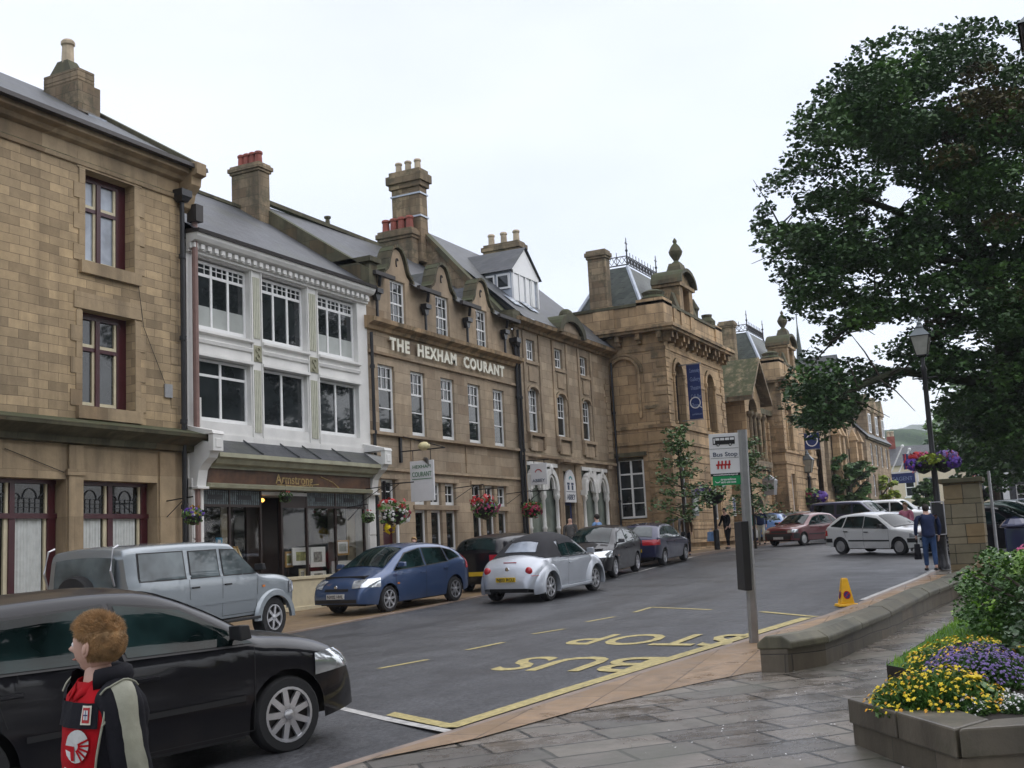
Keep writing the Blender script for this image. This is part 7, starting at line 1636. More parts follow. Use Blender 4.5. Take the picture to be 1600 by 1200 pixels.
# collar / folded hood behind the neck
mb = MB()
for i in range(28):
    a0, a1 = lerp(.9, 2*math.pi-.9, i/28), lerp(.9, 2*math.pi-.9, (i+1)/28); r0_ = []
    for a in (a0, a1):
        col = []
        for q in range(9):
            t_ = 2*math.pi*q/8; col.append(rotz(Vector(((.078+.028*math.cos(t_))*math.cos(a)*1.0, (.09+.03*math.cos(t_))*math.sin(a), sh_z+.062+.036*math.sin(t_)-.02*math.cos(a)-.022*clamp(1-abs(a-math.pi)/2))), TF))
        r0_.append(col)
    for q in range(8): mb.poly([r0_[0][q], r0_[1][q], r0_[1][q+1], r0_[0][q+1]])
mb.build('jacket_collar', 'cloth_black', BOY, smooth=True, ang=80, local=True)
mb = MB()      # shirt collar, open V
for sg in (1, -1):
    P = [(.2*sg, .0), (.5*sg, .014), (.95*sg, .03), (1.5*sg, .04)]
    for (a, b), (c, d) in zip(P, P[1:]):
        def cp(an, up, e): return rotz(Vector(((.062+e)*math.cos(an)+.012, (.066+e)*math.sin(an), sh_z+.02+up)), TF)
        mb.poly([cp(a, b, .004), cp(c, d, .004), cp(c, d-.035, .02), cp(a, b-.035, .024)])
o_ = mb.build('shirt_collar', 'cloth_red', BOY, smooth=True, local=True); o_.modifiers.new('s', 'SOLIDIFY').thickness = .004
# sleeves with the silver grey panel and pale piping
for sg in (1, -1):
    sh, el, wr_ = AP[sg]; mb = MB(); pn = MB(); pts = []; n_ = 26; C = []
    for i in range(n_+1):
        u = i/n_; a_ = Vector((-.003, sg*.115, sh_z-.005)); P_ = [a_, sh+Vector((0, sg*.008, 0)), sh.lerp(el, .5)+Vector((0, sg*.01, 0)), el+Vector((-.005, sg*.006, 0)), el.lerp(wr_, .5), wr_+(wr_-el).normalized()*.02]
        q = u*(len(P_)-1); k_ = min(int(q), len(P_)-2); f = q-k_; p0, p1, p2, p3 = P_[max(0, k_-1)], P_[k_], P_[k_+1], P_[min(len(P_)-1, k_+2)]
        C.append(.5*((2*p1)+(-p0+p2)*f+(2*p0-5*p1+4*p2-p3)*f*f+(-p0+3*p1-3*p2+p3)*f**3))
    g = []
    for i, c in enumerate(C):
        tg = (C[min(i+1, n_)]-C[max(i-1, 0)]).normalized(); X_ = Vector((1, 0, 0))-tg*tg.x; X_.normalize(); Y_ = tg.cross(X_)*(-sg)
        if Y_.y*sg < 0: Y_ = -Y_
        r_ = lerp(.068, .05, i/n_)
        g.append([(c+X_*math.cos(2*math.pi*j/32)*r_*1.05+Y_*math.sin(2*math.pi*j/32)*r_*(1+.22*NZ.noise(Vector((math.cos(.196*j)*1.3, math.sin(.196*j)*1.3, i*.32+sg)))+.12*NZ.noise(Vector((math.cos(.196*j)*3, math.sin(.196*j)*3, i*.7)))), X_, Y_) for j in range(32)])
    for i in range(n_):
        for j in range(32): mb.poly([rotz(g[i][j][0], TF), rotz(g[i][(j+1) % 32][0], TF), rotz(g[i+1][(j+1) % 32][0], TF), rotz(g[i+1][j][0], TF)])
    slv = mb.build('sleeve', 'cloth_black', BOY, smooth=True, ang=80, local=True)
    pg = MB(); pip = MB()
    for i in range(3, n_):
        for j in range(5, 10):
            q = []
            for (ii, jj) in ((i, j), (i, j+1), (i+1, j+1), (i+1, j)):
                p_, X_, Y_ = g[ii][jj % 32]; o__ = (p_-C[ii]).normalized(); q.append(rotz(p_+o__*.004, TF))
            pg.poly(q)
    pg.build('sleeve_panel', 'cloth_greysilver', slv, smooth=True, ang=80, local=True)
    # shoulder seam piping
    pts = [rotz(g[3][j][0]+(g[3][j][0]-C[3]).normalized()*.007, TF) for j in range(2, 13)]
    pip.tube(pts, .0032, 6); pip.build('piping', 'cloth_greysilver', slv, smooth=True, local=True)
# pale edge along the jacket opening and yoke
for sg in (1, -1):
    pts = []
    for i in range(22):
        z = lerp(.62, sh_z-.02, i/21); a = (opn(z)+.03) if sg > 0 else (2*math.pi-opr(z)-.03); pts.append(ringpt(z, a, .027))
    mb = MB(); mb.tube(pts, .0038, 6); mb.build('jacket_edge', 'cloth_black' if sg < 0 else 'cloth_greysilver', BOY, smooth=True, local=True)
pts = [ringpt(lerp(sh_z-.085, sh_z-.02, i/10), lerp(opn(1.1)+.05, 1.5, i/10), .028) for i in range(11)]; mb = MB(); mb.tube(pts, .004, 6); mb.build('piping', 'cloth_greysilver', BOY, smooth=True, local=True)
# shirt badge, dark chest band, white sponsor mark
def decal(name, mat, cells, off, par=shirt):
    mb = MB()
    for P in cells: mb.poly([ringpt(z, a, off) for (a, z) in P])
    o = mb.build(name, mat, par, local=True); return o
def strip_cells(a0, a1, z0, z1, n=6): return [[(lerp(a0, a1, i/n), z0), (lerp(a0, a1, (i+1)/n), z0), (lerp(a0, a1, (i+1)/n), z1), (lerp(a0, a1, i/n), z1)] for i in range(n)]
zc = sh_z-.05
decal('chest_band', 'cloth_black', strip_cells(-1.0, .95, zc-.045, zc+.035, 40), .0075)
decal('badge', 'letter_cream', strip_cells(.44, .74, zc-.032, zc+.028, 4), .0095)
decal('badge_shield', 'sign_red', strip_cells(.48, .70, zc-.026, zc+.022, 4), .0105); decal('badge_cross', 'sign_white', strip_cells(.52, .66, zc-.016, zc+.014, 3), .0115); decal('badge_mark', 'roundel_blue', strip_cells(.58, .60, zc-.016, zc+.014, 1)+strip_cells(.52, .66, zc-.003, zc+.001, 3), .0125)
zc2 = sh_z-.15; ac = .36
cells = []
for i in range(20):
    a0, a1 = 2*math.pi*i/20, 2*math.pi*(i+1)/20; cells.append([(ac, zc2), (ac+.36*math.cos(a0), zc2+.052*math.sin(a0)), (ac+.36*math.cos(a1), zc2+.052*math.sin(a1))])
decal('sponsor_oval', 'cloth_white', cells, .0075)
cells = []
for i in range(5):
    a = -.9+.32*i; ca, sa = math.cos(a), math.sin(a); p0 = (ac-.05, zc2-.0); L_ = (.42, .06); nx, nz_ = -sa*.022, ca*.0035
    cells.append([(p0[0]+.1*ca-nx, p0[1]+.015*sa-nz_), (p0[0]+L_[0]*ca-nx, p0[1]+L_[1]*sa-nz_), (p0[0]+L_[0]*ca+nx, p0[1]+L_[1]*sa+nz_), (p0[0]+.1*ca+nx, p0[1]+.015*sa+nz_)])
cells.append([(ac-.4, zc2-.05), (ac-.02, zc2-.045), (ac-.05, zc2+.0), (ac-.4, zc2-.0)])
decal('sponsor_lines', 'cloth_red', cells, .0095)
mbt = text_mb('RWE', .05, 0, .001); vs_, fs_, w_ = mbt; mb = MB(); mb.add([tuple(ringpt(zc2-.105+v[1], ac-.42+v[0]/.11*.8*(.12/w_)*1.0, .0075)) for v in vs_], fs_); mb.build('sponsor_lettering', 'cloth_white', shirt, local=True)
V3, E3, Q3 = [], [], []; p = chain(V3, E3, Q3, [(0, 0, .76), (0, 0, .7)], [(.1, .13), (.1, .13)])
for sg in (1, -1): chain(V3, E3, Q3, [(0, sg*.075, .62), (.03, sg*.085, .4), (0, sg*.085, .1)], [.08, .064, .055], p)
V3 = [rotz(v, TF) for v in V3]; skin_mesh('trousers', V3, E3, Q3, 'cloth_navy', BOY, 2)
for sg in (1, -1):
    mb = MB(); mb.ball((.05, sg*.087, .035), (.12, .045, .04), 12, 7); mb.v = [tuple(rotz(Vector(v), TF)) for v in mb.v]; mb.build('shoe', 'black_plastic', BOY, smooth=True, local=True)
# ================= TREES AND PLANTS =================
def leaves(mb, c, rad, n, size, rnd, flat=.5, droop=.0, shellf=.55):
    c = Vector(c)
    for _ in range(n):
        while True:
            v = Vector((rnd.uniform(-1, 1), rnd.uniform(-1, 1), rnd.uniform(-1, 1)))
            if .02 < v.length <= 1: break
        v = v.normalized()*(v.length**shellf); p = Vector((c.x+v.x*rad[0], c.y+v.y*rad[1], c.z+v.z*rad[2]))
        a = rnd.uniform(0, 2*math.pi); tl = rnd.gauss(0, flat); s = size*rnd.uniform(.65, 1.3)
        X_ = Vector((math.cos(a), math.sin(a), tl-droop)).normalized(); Y_ = X_.cross(Vector((rnd.gauss(0, .5), rnd.gauss(0, .5), 1))).normalized()
        k = rnd.uniform(.42, .6)*s; n_ = X_.cross(Y_)*s*.12
        mb.add([tuple(p-X_*s*.5), tuple(p+Y_*k-n_), tuple(p+X_*s*.5), tuple(p-Y_*k-n_)], [(0, 1, 2, 3)])
# --- the great sycamore ---
from mathutils import noise as NZ
rnd = random.Random(11)
TB = Vector((42.5, .4, 0)); TB.z = gh(42.5, 0)
TR = thing('sycamore_tree', 'huge dark leafy sycamore overhanging the road on the right', 'tree', TB)
def tt(px, py, D): return onD(px, py, D)
trunk = [TB+Vector((0, 0, -.3)), TB+Vector((0, .1, 2.5)), tt(1585, 640, 39.5), tt(1575, 520, 39.5), tt(1545, 420, 39.5), tt(1500, 340, 39.5), tt(1480, 240, 39.5), tt(1470, 160, 39.5)]
mb = MB(); mb.tube(trunk, [.75, .6, .52, .46, .36, .26, .16, .07], 12)
limbs = []
def limb(a, pts, r0): P = [a]+pts; mb.tube(P, [lerp(r0, .03, i/(len(P)-1)) for i in range(len(P))], 8); limbs.append(P)
mb.xf = None
limb(trunk[2], [tt(1540, 600, 38), tt(1480, 590, 36), tt(1400, 580, 35), tt(1330, 610, 34), tt(1280, 640, 34)], .22)
limb(trunk[3], [tt(1500, 495, 38), tt(1420, 480, 37), tt(1340, 500, 36), tt(1290, 540, 35)], .2)
limb(trunk[4], [tt(1480, 380, 38), tt(1400, 330, 37.5), tt(1320, 300, 37), tt(1240, 310, 37)], .2)
limb(trunk[4], [tt(1440, 400, 39.5), tt(1350, 390, 39), tt(1270, 400, 38.5), tt(1215, 350, 38)], .16)
limb(trunk[5], [tt(1440, 260, 39), tt(1390, 190, 39), tt(1340, 150, 39)], .14)
limb(trunk[5], [tt(1540, 220, 40), tt(1580, 140, 40.5), tt(1620, 90, 41)], .14)
limb(trunk[3], [tt(1620, 380, 41), tt(1680, 260, 42), tt(1720, 180, 42)], .3)
limb(trunk[4], [tt(1570, 330, 41.5), tt(1600, 250, 42)], .14)
limb(trunk[3], [tt(1560, 470, 44), tt(1500, 430, 46), tt(1420, 400, 47)], .16)
mb.build('trunk', 'bark_green', TR, smooth=True, ang=60)
# crown outline in the photograph, filled with leaf clumps between 33 and 45 m away
OUT = [(1190, 350), (1205, 290), (1235, 270), (1240, 215), (1275, 160), (1310, 120), (1345, 85), (1400, 60), (1460, 55), (1520, 42), (1600, 50), (1800, 60), (1900, 250), (1900, 520), (1800, 640), (1640, 760), (1560, 755), (1525, 738), (1500, 700), (1488, 640), (1455, 590), (1420, 560), (1385, 600), (1345, 620), (1320, 650), (1275, 680), (1245, 650), (1235, 590), (1280, 540), (1330, 510), (1290, 500), (1240, 480), (1225, 420), (1205, 395)]
HOLES = [(1350, 262, 22, 12), (1400, 300, 42, 9), (1390, 318, 32, 9), (1275, 275, 20, 7), (1300, 345, 10, 5), (1320, 438, 16, 8), (1450, 165, 12, 10), (1540, 180, 40, 16), (1510, 220, 16, 20), (1560, 235, 25, 28), (1495, 270, 12, 18), (1580, 90, 22, 20), (1545, 130, 20, 7), (1545, 375, 12, 10), (1360, 535, 40, 10), (1420, 510, 26, 10), (1310, 560, 10, 6), (1520, 530, 22, 10), (1555, 565, 8, 6), (1510, 605, 18, 8), (1467, 607, 14, 8), (1375, 560, 18, 8), (1590, 300, 14, 20), (1420, 465, 25, 5), (1330, 235, 14, 5), (1375, 335, 16, 6), (1230, 305, 8, 6)]
def inside(x, y, P):
    c = False
    for (x0, y0), (x1, y1) in zip(P, P[1:]+P[:1]):
        if (y0 > y) != (y1 > y) and x < (x1-x0)*(y-y0)/(y1-y0)+x0: c = not c
    return c
def a_in(x, y): return x < 1480 or y > 340
lv = {'leaf_dark': MB(), 'leaf_brownish': MB(), 'leaf_mid': MB()}; nclump = 0; tries = 0
while nclump < 900 and tries < 60000:
    tries += 1; x, y = rnd.uniform(1188, 1880), rnd.uniform(42, 700)
    if not (inside(x-24, y, OUT) and inside(x, y-16, OUT) and inside(x, y+12, OUT)): continue
    if NZ.noise(Vector((x/42, y/26, 3.3))) > (.16 if x < 1480 or y > 330 else .14): continue
    if x > 1640 and rnd.random() < .6: continue
    k_ = 1. if a_in(x, y) else .15
    if any(((x-a)/(c*(.6 if k_ < 1 else 1)+12*k_))**2+((y-b)/(d*(.6 if k_ < 1 else 1)+10*k_))**2 < 1 for a, b, c, d in HOLES): continue
    D = rnd.uniform(34, 44) if x > 1330 else rnd.uniform(33.5, 39)
    p = onD(x, y, D); r_ = rnd.uniform(.35, .85)
    m_ = 'leaf_brownish' if (1470 < x < 1640 and 110 < y < 250 and rnd.random() < .4) or rnd.random() < .03 else 'leaf_dark'
    if m_ == 'leaf_dark' and rnd.random() < .13: m_ = 'leaf_mid'
    leaves(lv[m_], p, (r_*1.25, r_*1.25, r_*.55), int(150*r_/.6), .155, rnd, .5, .25); nclump += 1
# edge sprays so the outline is ragged
for (x0, y0), (x1, y1) in zip(OUT, OUT[1:]+OUT[:1]):
    L_ = math.hypot(x1-x0, y1-y0)
    for k in range(int(L_/7)):
        t_ = rnd.random(); x, y = lerp(x0, x1, t_)+rnd.gauss(0, 5), lerp(y0, y1, t_)+rnd.gauss(0, 5)
        if x > 1660: continue
        leaves(lv['leaf_dark'], onD(x, y, rnd.uniform(35, 40)), (.35, .35, .2), 26, .15, rnd, .5, .35)
for m_, q in lv.items(): o = q.build('crown', m_, TR)
# twigs
mb = MB()
for P in limbs:
    for p, q in zip(P[1:], P[2:]):
        for _ in range(5):
            a = p.lerp(q, rnd.random()); v = Vector((rnd.gauss(0, 1), rnd.gauss(0, 1), rnd.gauss(.2, .6))).normalized()*rnd.uniform(.8, 2.2); mb.tube([a, a+v*.5+Vector((0, 0, .1)), a+v], [.035, .022, .008], 4)
mb.build('twigs', 'bark', TR)
# --- middle distance trees on the right ---
def bigtree(label, px, py0, D, h, r, mat, n, leaf, kind='tree', seed=1, name='tree'):
    rn = random.Random(seed); b = spot(px, py0, D); t = thing(name, label, kind, b); B = Vector(b)
    mb = MB(); mb.tube([B, B+Vector((0, .1, h*.35)), B+Vector((.1, 0, h*.8))], [h*.03, h*.022, .04], 8)
    for k in range(7):
        a = rn.uniform(0, 6.28); z = h*rn.uniform(.3, .6); mb.tube([B+Vector((0, 0, z)), B+Vector((math.cos(a)*r*.5, math.sin(a)*r*.5, z+h*.15)), B+Vector((math.cos(a)*r*.8, math.sin(a)*r*.8, z+h*.22))], [h*.012, h*.007, .02], 6)
    mb.build('trunk', 'bark', t)
    lm = MB()
    for k in range(n):
        v = Vector((rn.gauss(0, 1), rn.gauss(0, 1), rn.gauss(0, 1))).normalized()*rn.uniform(.3, 1)**.6; c = B+Vector((v.x*r, v.y*r, h*.62+v.z*h*.36)); q = rn.uniform(.12, .24)*r; leaves(lm, c, (q, q, q*.6), int(40), leaf, rn, .5, .2)
    lm.build('crown', mat, t); return t
bigtree('broad mid green tree behind the big sycamore, above the parked cars', 1562, 800, 66, 8.5, 3.6, 'leaf_mid', 200, .34, seed=2)
bigtree('dark evergreen mass at the right edge behind the gate pillar', 1665, 800, 52, 9, 4.6, 'leaf_dark', 240, .3, seed=3)
bigtree('small dark tree in front of the cream house', 1449, 795, 92, 4.2, 1.0, 'leaf_street', 70, .34, seed=4)
bigtree('yellow green tree beside the blue shop sign at the end of the terrace', 1378, 808, 96, 4.8, 1.5, 'leaf_yellowgreen', 45, .34, seed=5)
bigtree('dark green street tree in front of the gothic hall', 1333, 812, 80, 5.8, 1.7, 'leaf_street', 90, .3, seed=6)
bigtree('distant round tree on the wooded slope right of the lamp post', 1498, 790, 190, 15, 6, 'leaf_far', 90, .9, seed=7)
# --- slender street trees on the left pavement ---
def streettree(label, px, py, D, h, r, seed, tiers):
    rn = random.Random(seed); b = spot(px, py, D, .1); B = Vector(b); t = thing('street_tree', label, 'tree', b, 0, 'young street trees in front of the town hall')
    mb = MB(); mb.tube([B, B+Vector((.03, 0, h*.4)), B+Vector((-.02, .05, h*.97))], [.06, .045, .012], 8); lm = MB()
    for k in range(tiers):
        u = (k+.5)/tiers; z = h*lerp(.28, .97, u); rr = r*(1-.72*u)*rn.uniform(.7, 1.15); n_ = 5
        for j in range(n_):
            a = 2*math.pi*(j/n_)+rn.uniform(-.4, .4); e = B+Vector((math.cos(a)*rr, math.sin(a)*rr, z+rn.uniform(-.3, .35))); mb.tube([B+Vector((0, 0, z-.1)), e], [.018, .006], 4)
            for q in (.45, .75, 1.0): leaves(lm, (B+Vector((0, 0, z))).lerp(e, q), (.26, .26, .13), 12, .13, rn, .5, .3)
    mb.build('trunk', 'bark', t); lm.build('crown', 'leaf_street', t)
streettree('slender young tree with tiered branches in front of the near town hall corner', 1073, 866, 42, 4.9, 1.3, 21, 9)
streettree('second young tree, behind the bus stop pole', 1181, 855, 47, 4.6, 1.5, 22, 8)
g_ = thing('tree_guard', 'thin dark metal railing guard at the foot of the nearer street tree', 'guard', spot(1060, 866, 42, .1)); mb = MB(); c = g_.location
for k in range(8): a = 2*math.pi*k/8; mb.tube([c+Vector((math.cos(a)*.3, math.sin(a)*.3, 0)), c+Vector((math.cos(a)*.3, math.sin(a)*.3, 1.4))], .012, 4)
for z in (.1, .75, 1.4): mb.tube([c+Vector((math.cos(a)*.3, math.sin(a)*.3, z)) for a in [2*math.pi*k/12 for k in range(13)]], .012, 4)
mb.build('railing', 'grey_metal', g_)
# cycle stands by the tree
for i, (px, lb) in enumerate(((1050, 'left cycle hoop beyond the navy hatchback'),)):
    b = Vector(spot(px, 862, 43, .1)); t = thing('cycle_stand', lb, 'cycle stand', b); mb = MB(); mb.tube([b, b+Vector((0, 0, .7)), b+Vector((.15, -.1, .8)), b+Vector((.6, -.3, .8)), b+Vector((.7, -.35, .7)), b+Vector((.7, -.35, 0))], .025, 6); mb.build('hoop', 'chrome', t)

# --- hanging baskets ---
def basket(label, c, r, seed, mix_, dark='leaf_mid', bracket=None, bowl=True, grp='hanging flower baskets along the shop fronts', trail=.5, leafn=1.0):
    rn = random.Random(seed); t = thing('hanging_basket', label, 'flower basket', c, 0, grp); c = Vector(c)
    mb = MB(); mb.lathe([(.02, -r*.75), (r*.4, -r*.62), (r*.6, -r*.35), (r*.68, 0), (r*.6, 0)], c, 14); mb.build('bowl', 'black_iron', t, smooth=True)
    lm = MB(); leaves(lm, c+Vector((0, 0, r*.1)), (r*.9, r*.9, r*.5), int(170*leafn), r*.22, rn, .6, .4)
    if trail: leaves(lm, c+Vector((0, 0, -r*.45)), (r*.75, r*.75, r*.55*trail), int(90*leafn), r*.18, rn, .6, .8)
    lm.build('foliage', dark, t)
    for m_, n, off, rad in mix_:
        pm = MB()
        for _ in range(n):
            v = Vector((rn.gauss(0, 1), rn.gauss(0, 1), rn.gauss(.15, .8))).normalized(); p = c+Vector(off)*r+Vector((v.x*rad[0], v.y*rad[1], v.z*rad[2]))*r; s_ = r*rn.uniform(.09, .15)
            nr = (v+Vector((rn.gauss(0, .3), rn.gauss(0, .3), rn.gauss(0, .3)))).normalized(); a = nr.orthogonal().normalized(); b = nr.cross(a)
            pts = [p+(a*math.cos(q)+b*math.sin(q))*s_*(1 if i % 2 else .7) for i, q in enumerate([2*math.pi*k/10 for k in range(10)])]; pm.add([tuple(p+nr*s_*.25)]+[tuple(x) for x in pts], [(0, i+1, (i+1) % 10+1) for i in range(10)])
        pm.build('flowers', m_, t)
    if bracket:
        mb = MB(); q = Vector(bracket); mb.tube([q, Vector((c.x, c.y, q.z+.05)), ], .015, 6); mb.tube([Vector((c.x, c.y, q.z+.05)), c], .008, 4); mb.tube([q+Vector((0, 0, -.35)), Vector((c.x, lerp(c.y, q.y, .3), q.z+.03))], .01, 5); mb.build('bracket', 'black_iron', t)
    return t
def wb(px, py, Y, r, label, seed, mixx, **k):
    p = onY(px, py, Y); basket(label, p, r, seed, mixx, bracket=(p.x, 17.95, p.z+r*1.35), **k)
wb(302, 806, 17.2, .27, 'small round basket of purple flowers on the white left pilaster of the shop', 31, [('petal_violet', 60, (0, 0, .15), (.8, .8, .6)), ('petal_orange', 8, (.2, 0, .6), (.4, .4, .3)), ('petal_yellow', 8, (.3, 0, -.1), (.5, .5, .4))])
wb(575, 808, 17.3, .22, 'dark basket with few red flowers on the right pilaster of the shop', 32, [('petal_red', 8, (0, 0, .6), (.6, .6, .3))])
wb(615, 800, 16.9, .5, 'large basket of white, red and green trailing plants left on the newspaper office', 33, [('petal_white', 70, (.1, 0, -.25), (.85, .85, .5)), ('petal_red', 26, (0, 0, .4), (.8, .8, .4)), ('petal_crimson', 22, (.4, -.2, -.1), (.6, .6, .4)), ('petal_yellow', 16, (-.4, 0, -.9), (.3, .3, .3))])
wb(757, 793, 16.9, .5, 'large basket of pink, red and lilac flowers right on the newspaper office', 34, [('petal_red', 30, (-.2, 0, .45), (.8, .8, .35)), ('petal_pink', 60, (.2, 0, 0), (.9, .9, .5)), ('petal_purple', 30, (.6, 0, -.1), (.5, .5, .5))])
wb(831, 795, 17.0, .42, 'round basket of deep red flowers in front of the bank', 35, [('petal_crimson', 70, (0, 0, -.2), (.85, .85, .6)), ('petal_red', 26, (.3, 0, .35), (.6, .6, .35))])
p = onY(446, 776, 17.7); basket('small mixed basket hanging in the shop doorway', p, .2, 36, [('petal_red', 8, (.1, 0, .5), (.5, .5, .3)), ('petal_purple', 8, (.4, 0, -.2), (.4, .4, .3))], bracket=(p.x, 17.9, p.z+.3))
for nm, x in (('left', 30.2),): pass
# iron sign brackets on the office wall
for (px, py, lb) in ((600, 757, 'short dark iron bracket left of the hanging board'), (745, 765, 'short dark iron bracket right of the hanging board'), (826, 768, 'short iron bracket below the bank sign')):
    q = onY(px, py, 17.97); t = thing('wall_bracket', lb, 'bracket', q); mb = MB(); mb.tube([q, q+Vector((0, -1.0, 0))], .018, 5); mb.tube([q+Vector((0, 0, -.35)), q+Vector((0, -.5, -.02))], .012, 5); mb.box(q.x-.03, q.x+.03, 17.93, 18.0, q.z-.45, q.z+.1); mb.build('arm', 'black_iron', t)

# ================= STREET FURNITURE =================
def lamp(label, base, H, bask=None, scale=1., parts=True, grp='victorian style street lamps'):
    t = thing('street_lamp', label, 'street lamp', base, 0, grp); x, y, z = base; s = scale
    mb = MB(); mb.lathe([(.17*s, 0), (.17*s, .1), (.13*s, .14), (.12*s, .9), (.15*s, .95), (.15*s, 1.02), (.085*s, 1.1), (.075*s, 2.6), (.1*s, 2.66), (.07*s, 2.74), (.06*s, H*.93), (.09*s, H*.94), (.05*s, H*.96), (.05*s, H)], (x, y, z), 14); mb.build('post', 'black_iron', t, smooth=True, ang=50)
    mb = MB(); mb.tube([(x, y-.3*s, z+H*.9), (x, y+.3*s, z+H*.9)], .02*s, 6); 
    for sg in (1, -1):
        for q in (1, -1): mb.tube([(x, y, z+H-.02), (x+sg*.13*s, y+q*.13*s, z+H+.06)], .012*s, 5)
    fr = mb.build('crossbar', 'black_iron', t)
    mb = MB(); b = .13*s; tp_ = .23*s; hh = .5*s; z0 = z+H+.05
    cs = [(-1, -1), (1, -1), (1, 1), (-1, 1)]
    for i in range(4):
        (ax, ay), (bx, by) = cs[i], cs[(i+1) % 4]; mb.tube([(x+ax*b, y+ay*b, z0), (x+ax*tp_, y+ay*tp_, z0+hh)], .012*s, 5); mb.tube([(x+ax*b, y+ay*b, z0), (x+bx*b, y+by*b, z0)], .012*s, 5); mb.tube([(x+ax*tp_, y+ay*tp_, z0+hh), (x+bx*tp_, y+by*tp_, z0+hh)], .016*s, 5)
    ln = mb.build('lantern_frame', 'black_iron', t)
    mb = MB(); k = .97; mb.add([(x+a*b*k, y+c*b*k, z0) for a, c in cs]+[(x+a*tp_*k, y+c*tp_*k, z0+hh) for a, c in cs], [(0, 1, 5, 4), (1, 2, 6, 5), (2, 3, 7, 6), (3, 0, 4, 7)]); mb.build('lantern_glass', 'frosted_lamp', ln)
    mb = MB(); mb.add([(x+a*tp_*1.12, y+c*tp_*1.12, z0+hh) for a, c in cs]+[(x+a*.09*s, y+c*.09*s, z0+hh+.2*s) for a, c in cs], [(0, 1, 5, 4), (1, 2, 6, 5), (2, 3, 7, 6), (3, 0, 4, 7), (4, 5, 6, 7)]); mb.lathe([(.09*s, 0), (.1*s, .04*s), (.06*s, .1*s), (.065*s, .14*s), (.03*s, .2*s), (.035*s, .24*s), (.005, .32*s)], (x, y, z0+hh+.2*s), 10); mb.build('lantern_roof', 'lead_dark', ln)
    return t
plain('frosted_lamp', (.3, .3, .26), .2, coat=.5); plain('lead_dark', (.12, .14, .15), .4, metal=.3)
lb_ = Vector(spot(1476, 893, 30.0, .06))
NEARLAMP = lamp('tall black street lamp with lantern and big flower baskets beside the gate pillar', lb_, 5.65, scale=1.05)
for sg, nm in ((1, 'left half'), (-1, 'right half')): pass
bz = onD(1460, 722, 30.0).z; bc = Vector((lb_.x-.02, lb_.y, bz))
basket('basket of scarlet geraniums and purple petunias left of the near lamp post', bc+Vector((-.08, .25, 0)), .37, 41, [('petal_red', 60, (-.1, .35, .55), (.6, .6, .3)), ('petal_violet', 160, (0, .5, .0), (.8, .75, .5)), ('petal_pink', 30, (0, 0, .5), (.8, .6, .35))], grp='flower baskets on the near lamp post', trail=.2, leafn=.7)
basket('basket of lilac and violet petunias right of the near lamp post', bc+Vector((.08, -.25, 0)), .37, 42, [('petal_purple', 90, (0, -.2, .5), (.9, .8, .35)), ('petal_violet', 200, (0, -.5, .0), (.8, .7, .5)), ('petal_pink', 40, (0, -.5, .4), (.7, .6, .4))], grp='flower baskets on the near lamp post', trail=.2, leafn=.7)
mb = MB(); leaves(mb, bc+Vector((-.35, 0, .1)), (.2, .35, .12), 150, .08, rnd, .6, .5); o = mb.build('trailing_plant', 'leaf_yellowgreen', None); tag(o, 'pale yellow green trailing plant spilling over the middle of the lamp post baskets', 'plant')
cz = lb_.z+.95      # timetable / bin bracket on the lamp post
t = NEARLAMP; mb = MB(); mb.tube([lb_+Vector((-.15, .16, .9)), lb_+Vector((-.15, .16, 1.75))], .018, 6); mb.tube([lb_+Vector((-.15, -.16, .9)), lb_+Vector((-.15, -.16, 1.75))], .018, 6); mb.tube([lb_+Vector((-.15, .16, 1.75)), lb_+Vector((-.15, -.16, 1.75))], .018, 6); mb.tube([lb_+Vector((-.15, .16, .9)), lb_+Vector((-.15, -.16, .9))], .018, 6); mb.build('notice_frame', 'grey_metal', t); mb = MB(); mb.box(lb_.x-.16, lb_.x-.13, lb_.y-.14, lb_.y+.14, lb_.z+.95, lb_.z+1.7); mb.build('panel', 'black_plastic', t)
l2 = Vector(spot(1121, 857, 48, .1)); lamp('far street lamp with purple basket in front of the town hall', l2, 2.6, scale=.001) if 0 else None
t = thing('flower_post', 'dark post carrying a purple and green flower basket beside the nearer street tree', 'post', l2); top_ = onD(1112, 778, 47); mb = MB(); mb.tube([l2, Vector((l2.x, l2.y, top_.z))], .07, 8); mb.lathe([(.12, 0), (.12, .8), (.08, .85)], l2, 10); mb.build('post', 'black_iron', t)
basket('lilac and green basket on the dark post beside the nearer street tree', Vector((l2.x, l2.y, top_.z+.25)), .7, 43, [('petal_purple', 50, (-.1, .6, .1), (.5, .5, .4)), ('petal_white', 8, (0, -.2, .4), (.6, .6, .3))], grp='post mounted flower baskets', trail=.2)
l3 = Vector(spot(1271, 830, 70, .1)); H3 = onD(1264, 715, 70).z-l3.z; lamp('street lamp with red and purple baskets at the far end of the town hall', l3, H3-.9, scale=1.5)
basket('pair of dull red and purple baskets on the far town hall lamp post', Vector((l3.x, l3.y, onD(1262, 777, 70).z)), .95, 44, [('petal_violet', 60, (0, -.6, 0), (.5, .5, .4)), ('petal_crimson', 60, (0, .5, .1), (.6, .6, .4))], grp='post mounted flower baskets', trail=.2)
l4 = Vector(spot(1535, 822, 48)); t = thing('flower_post', 'thin post with dark flower basket among the cars right of the gate pillar', 'post', l4); zt4 = onD(1533, 765, 48).z; mb = MB(); mb.tube([l4, Vector((l4.x, l4.y, zt4))], .06, 8); mb.build('post', 'black_iron', t)
basket('dark dome shaped basket with orange top among the cars right of the gate pillar', Vector((l4.x, l4.y, zt4)), .75, 45, [('petal_red', 14, (0, 0, .6), (.5, .5, .2))], dark='leaf_dark', grp='post mounted flower baskets', trail=.2)
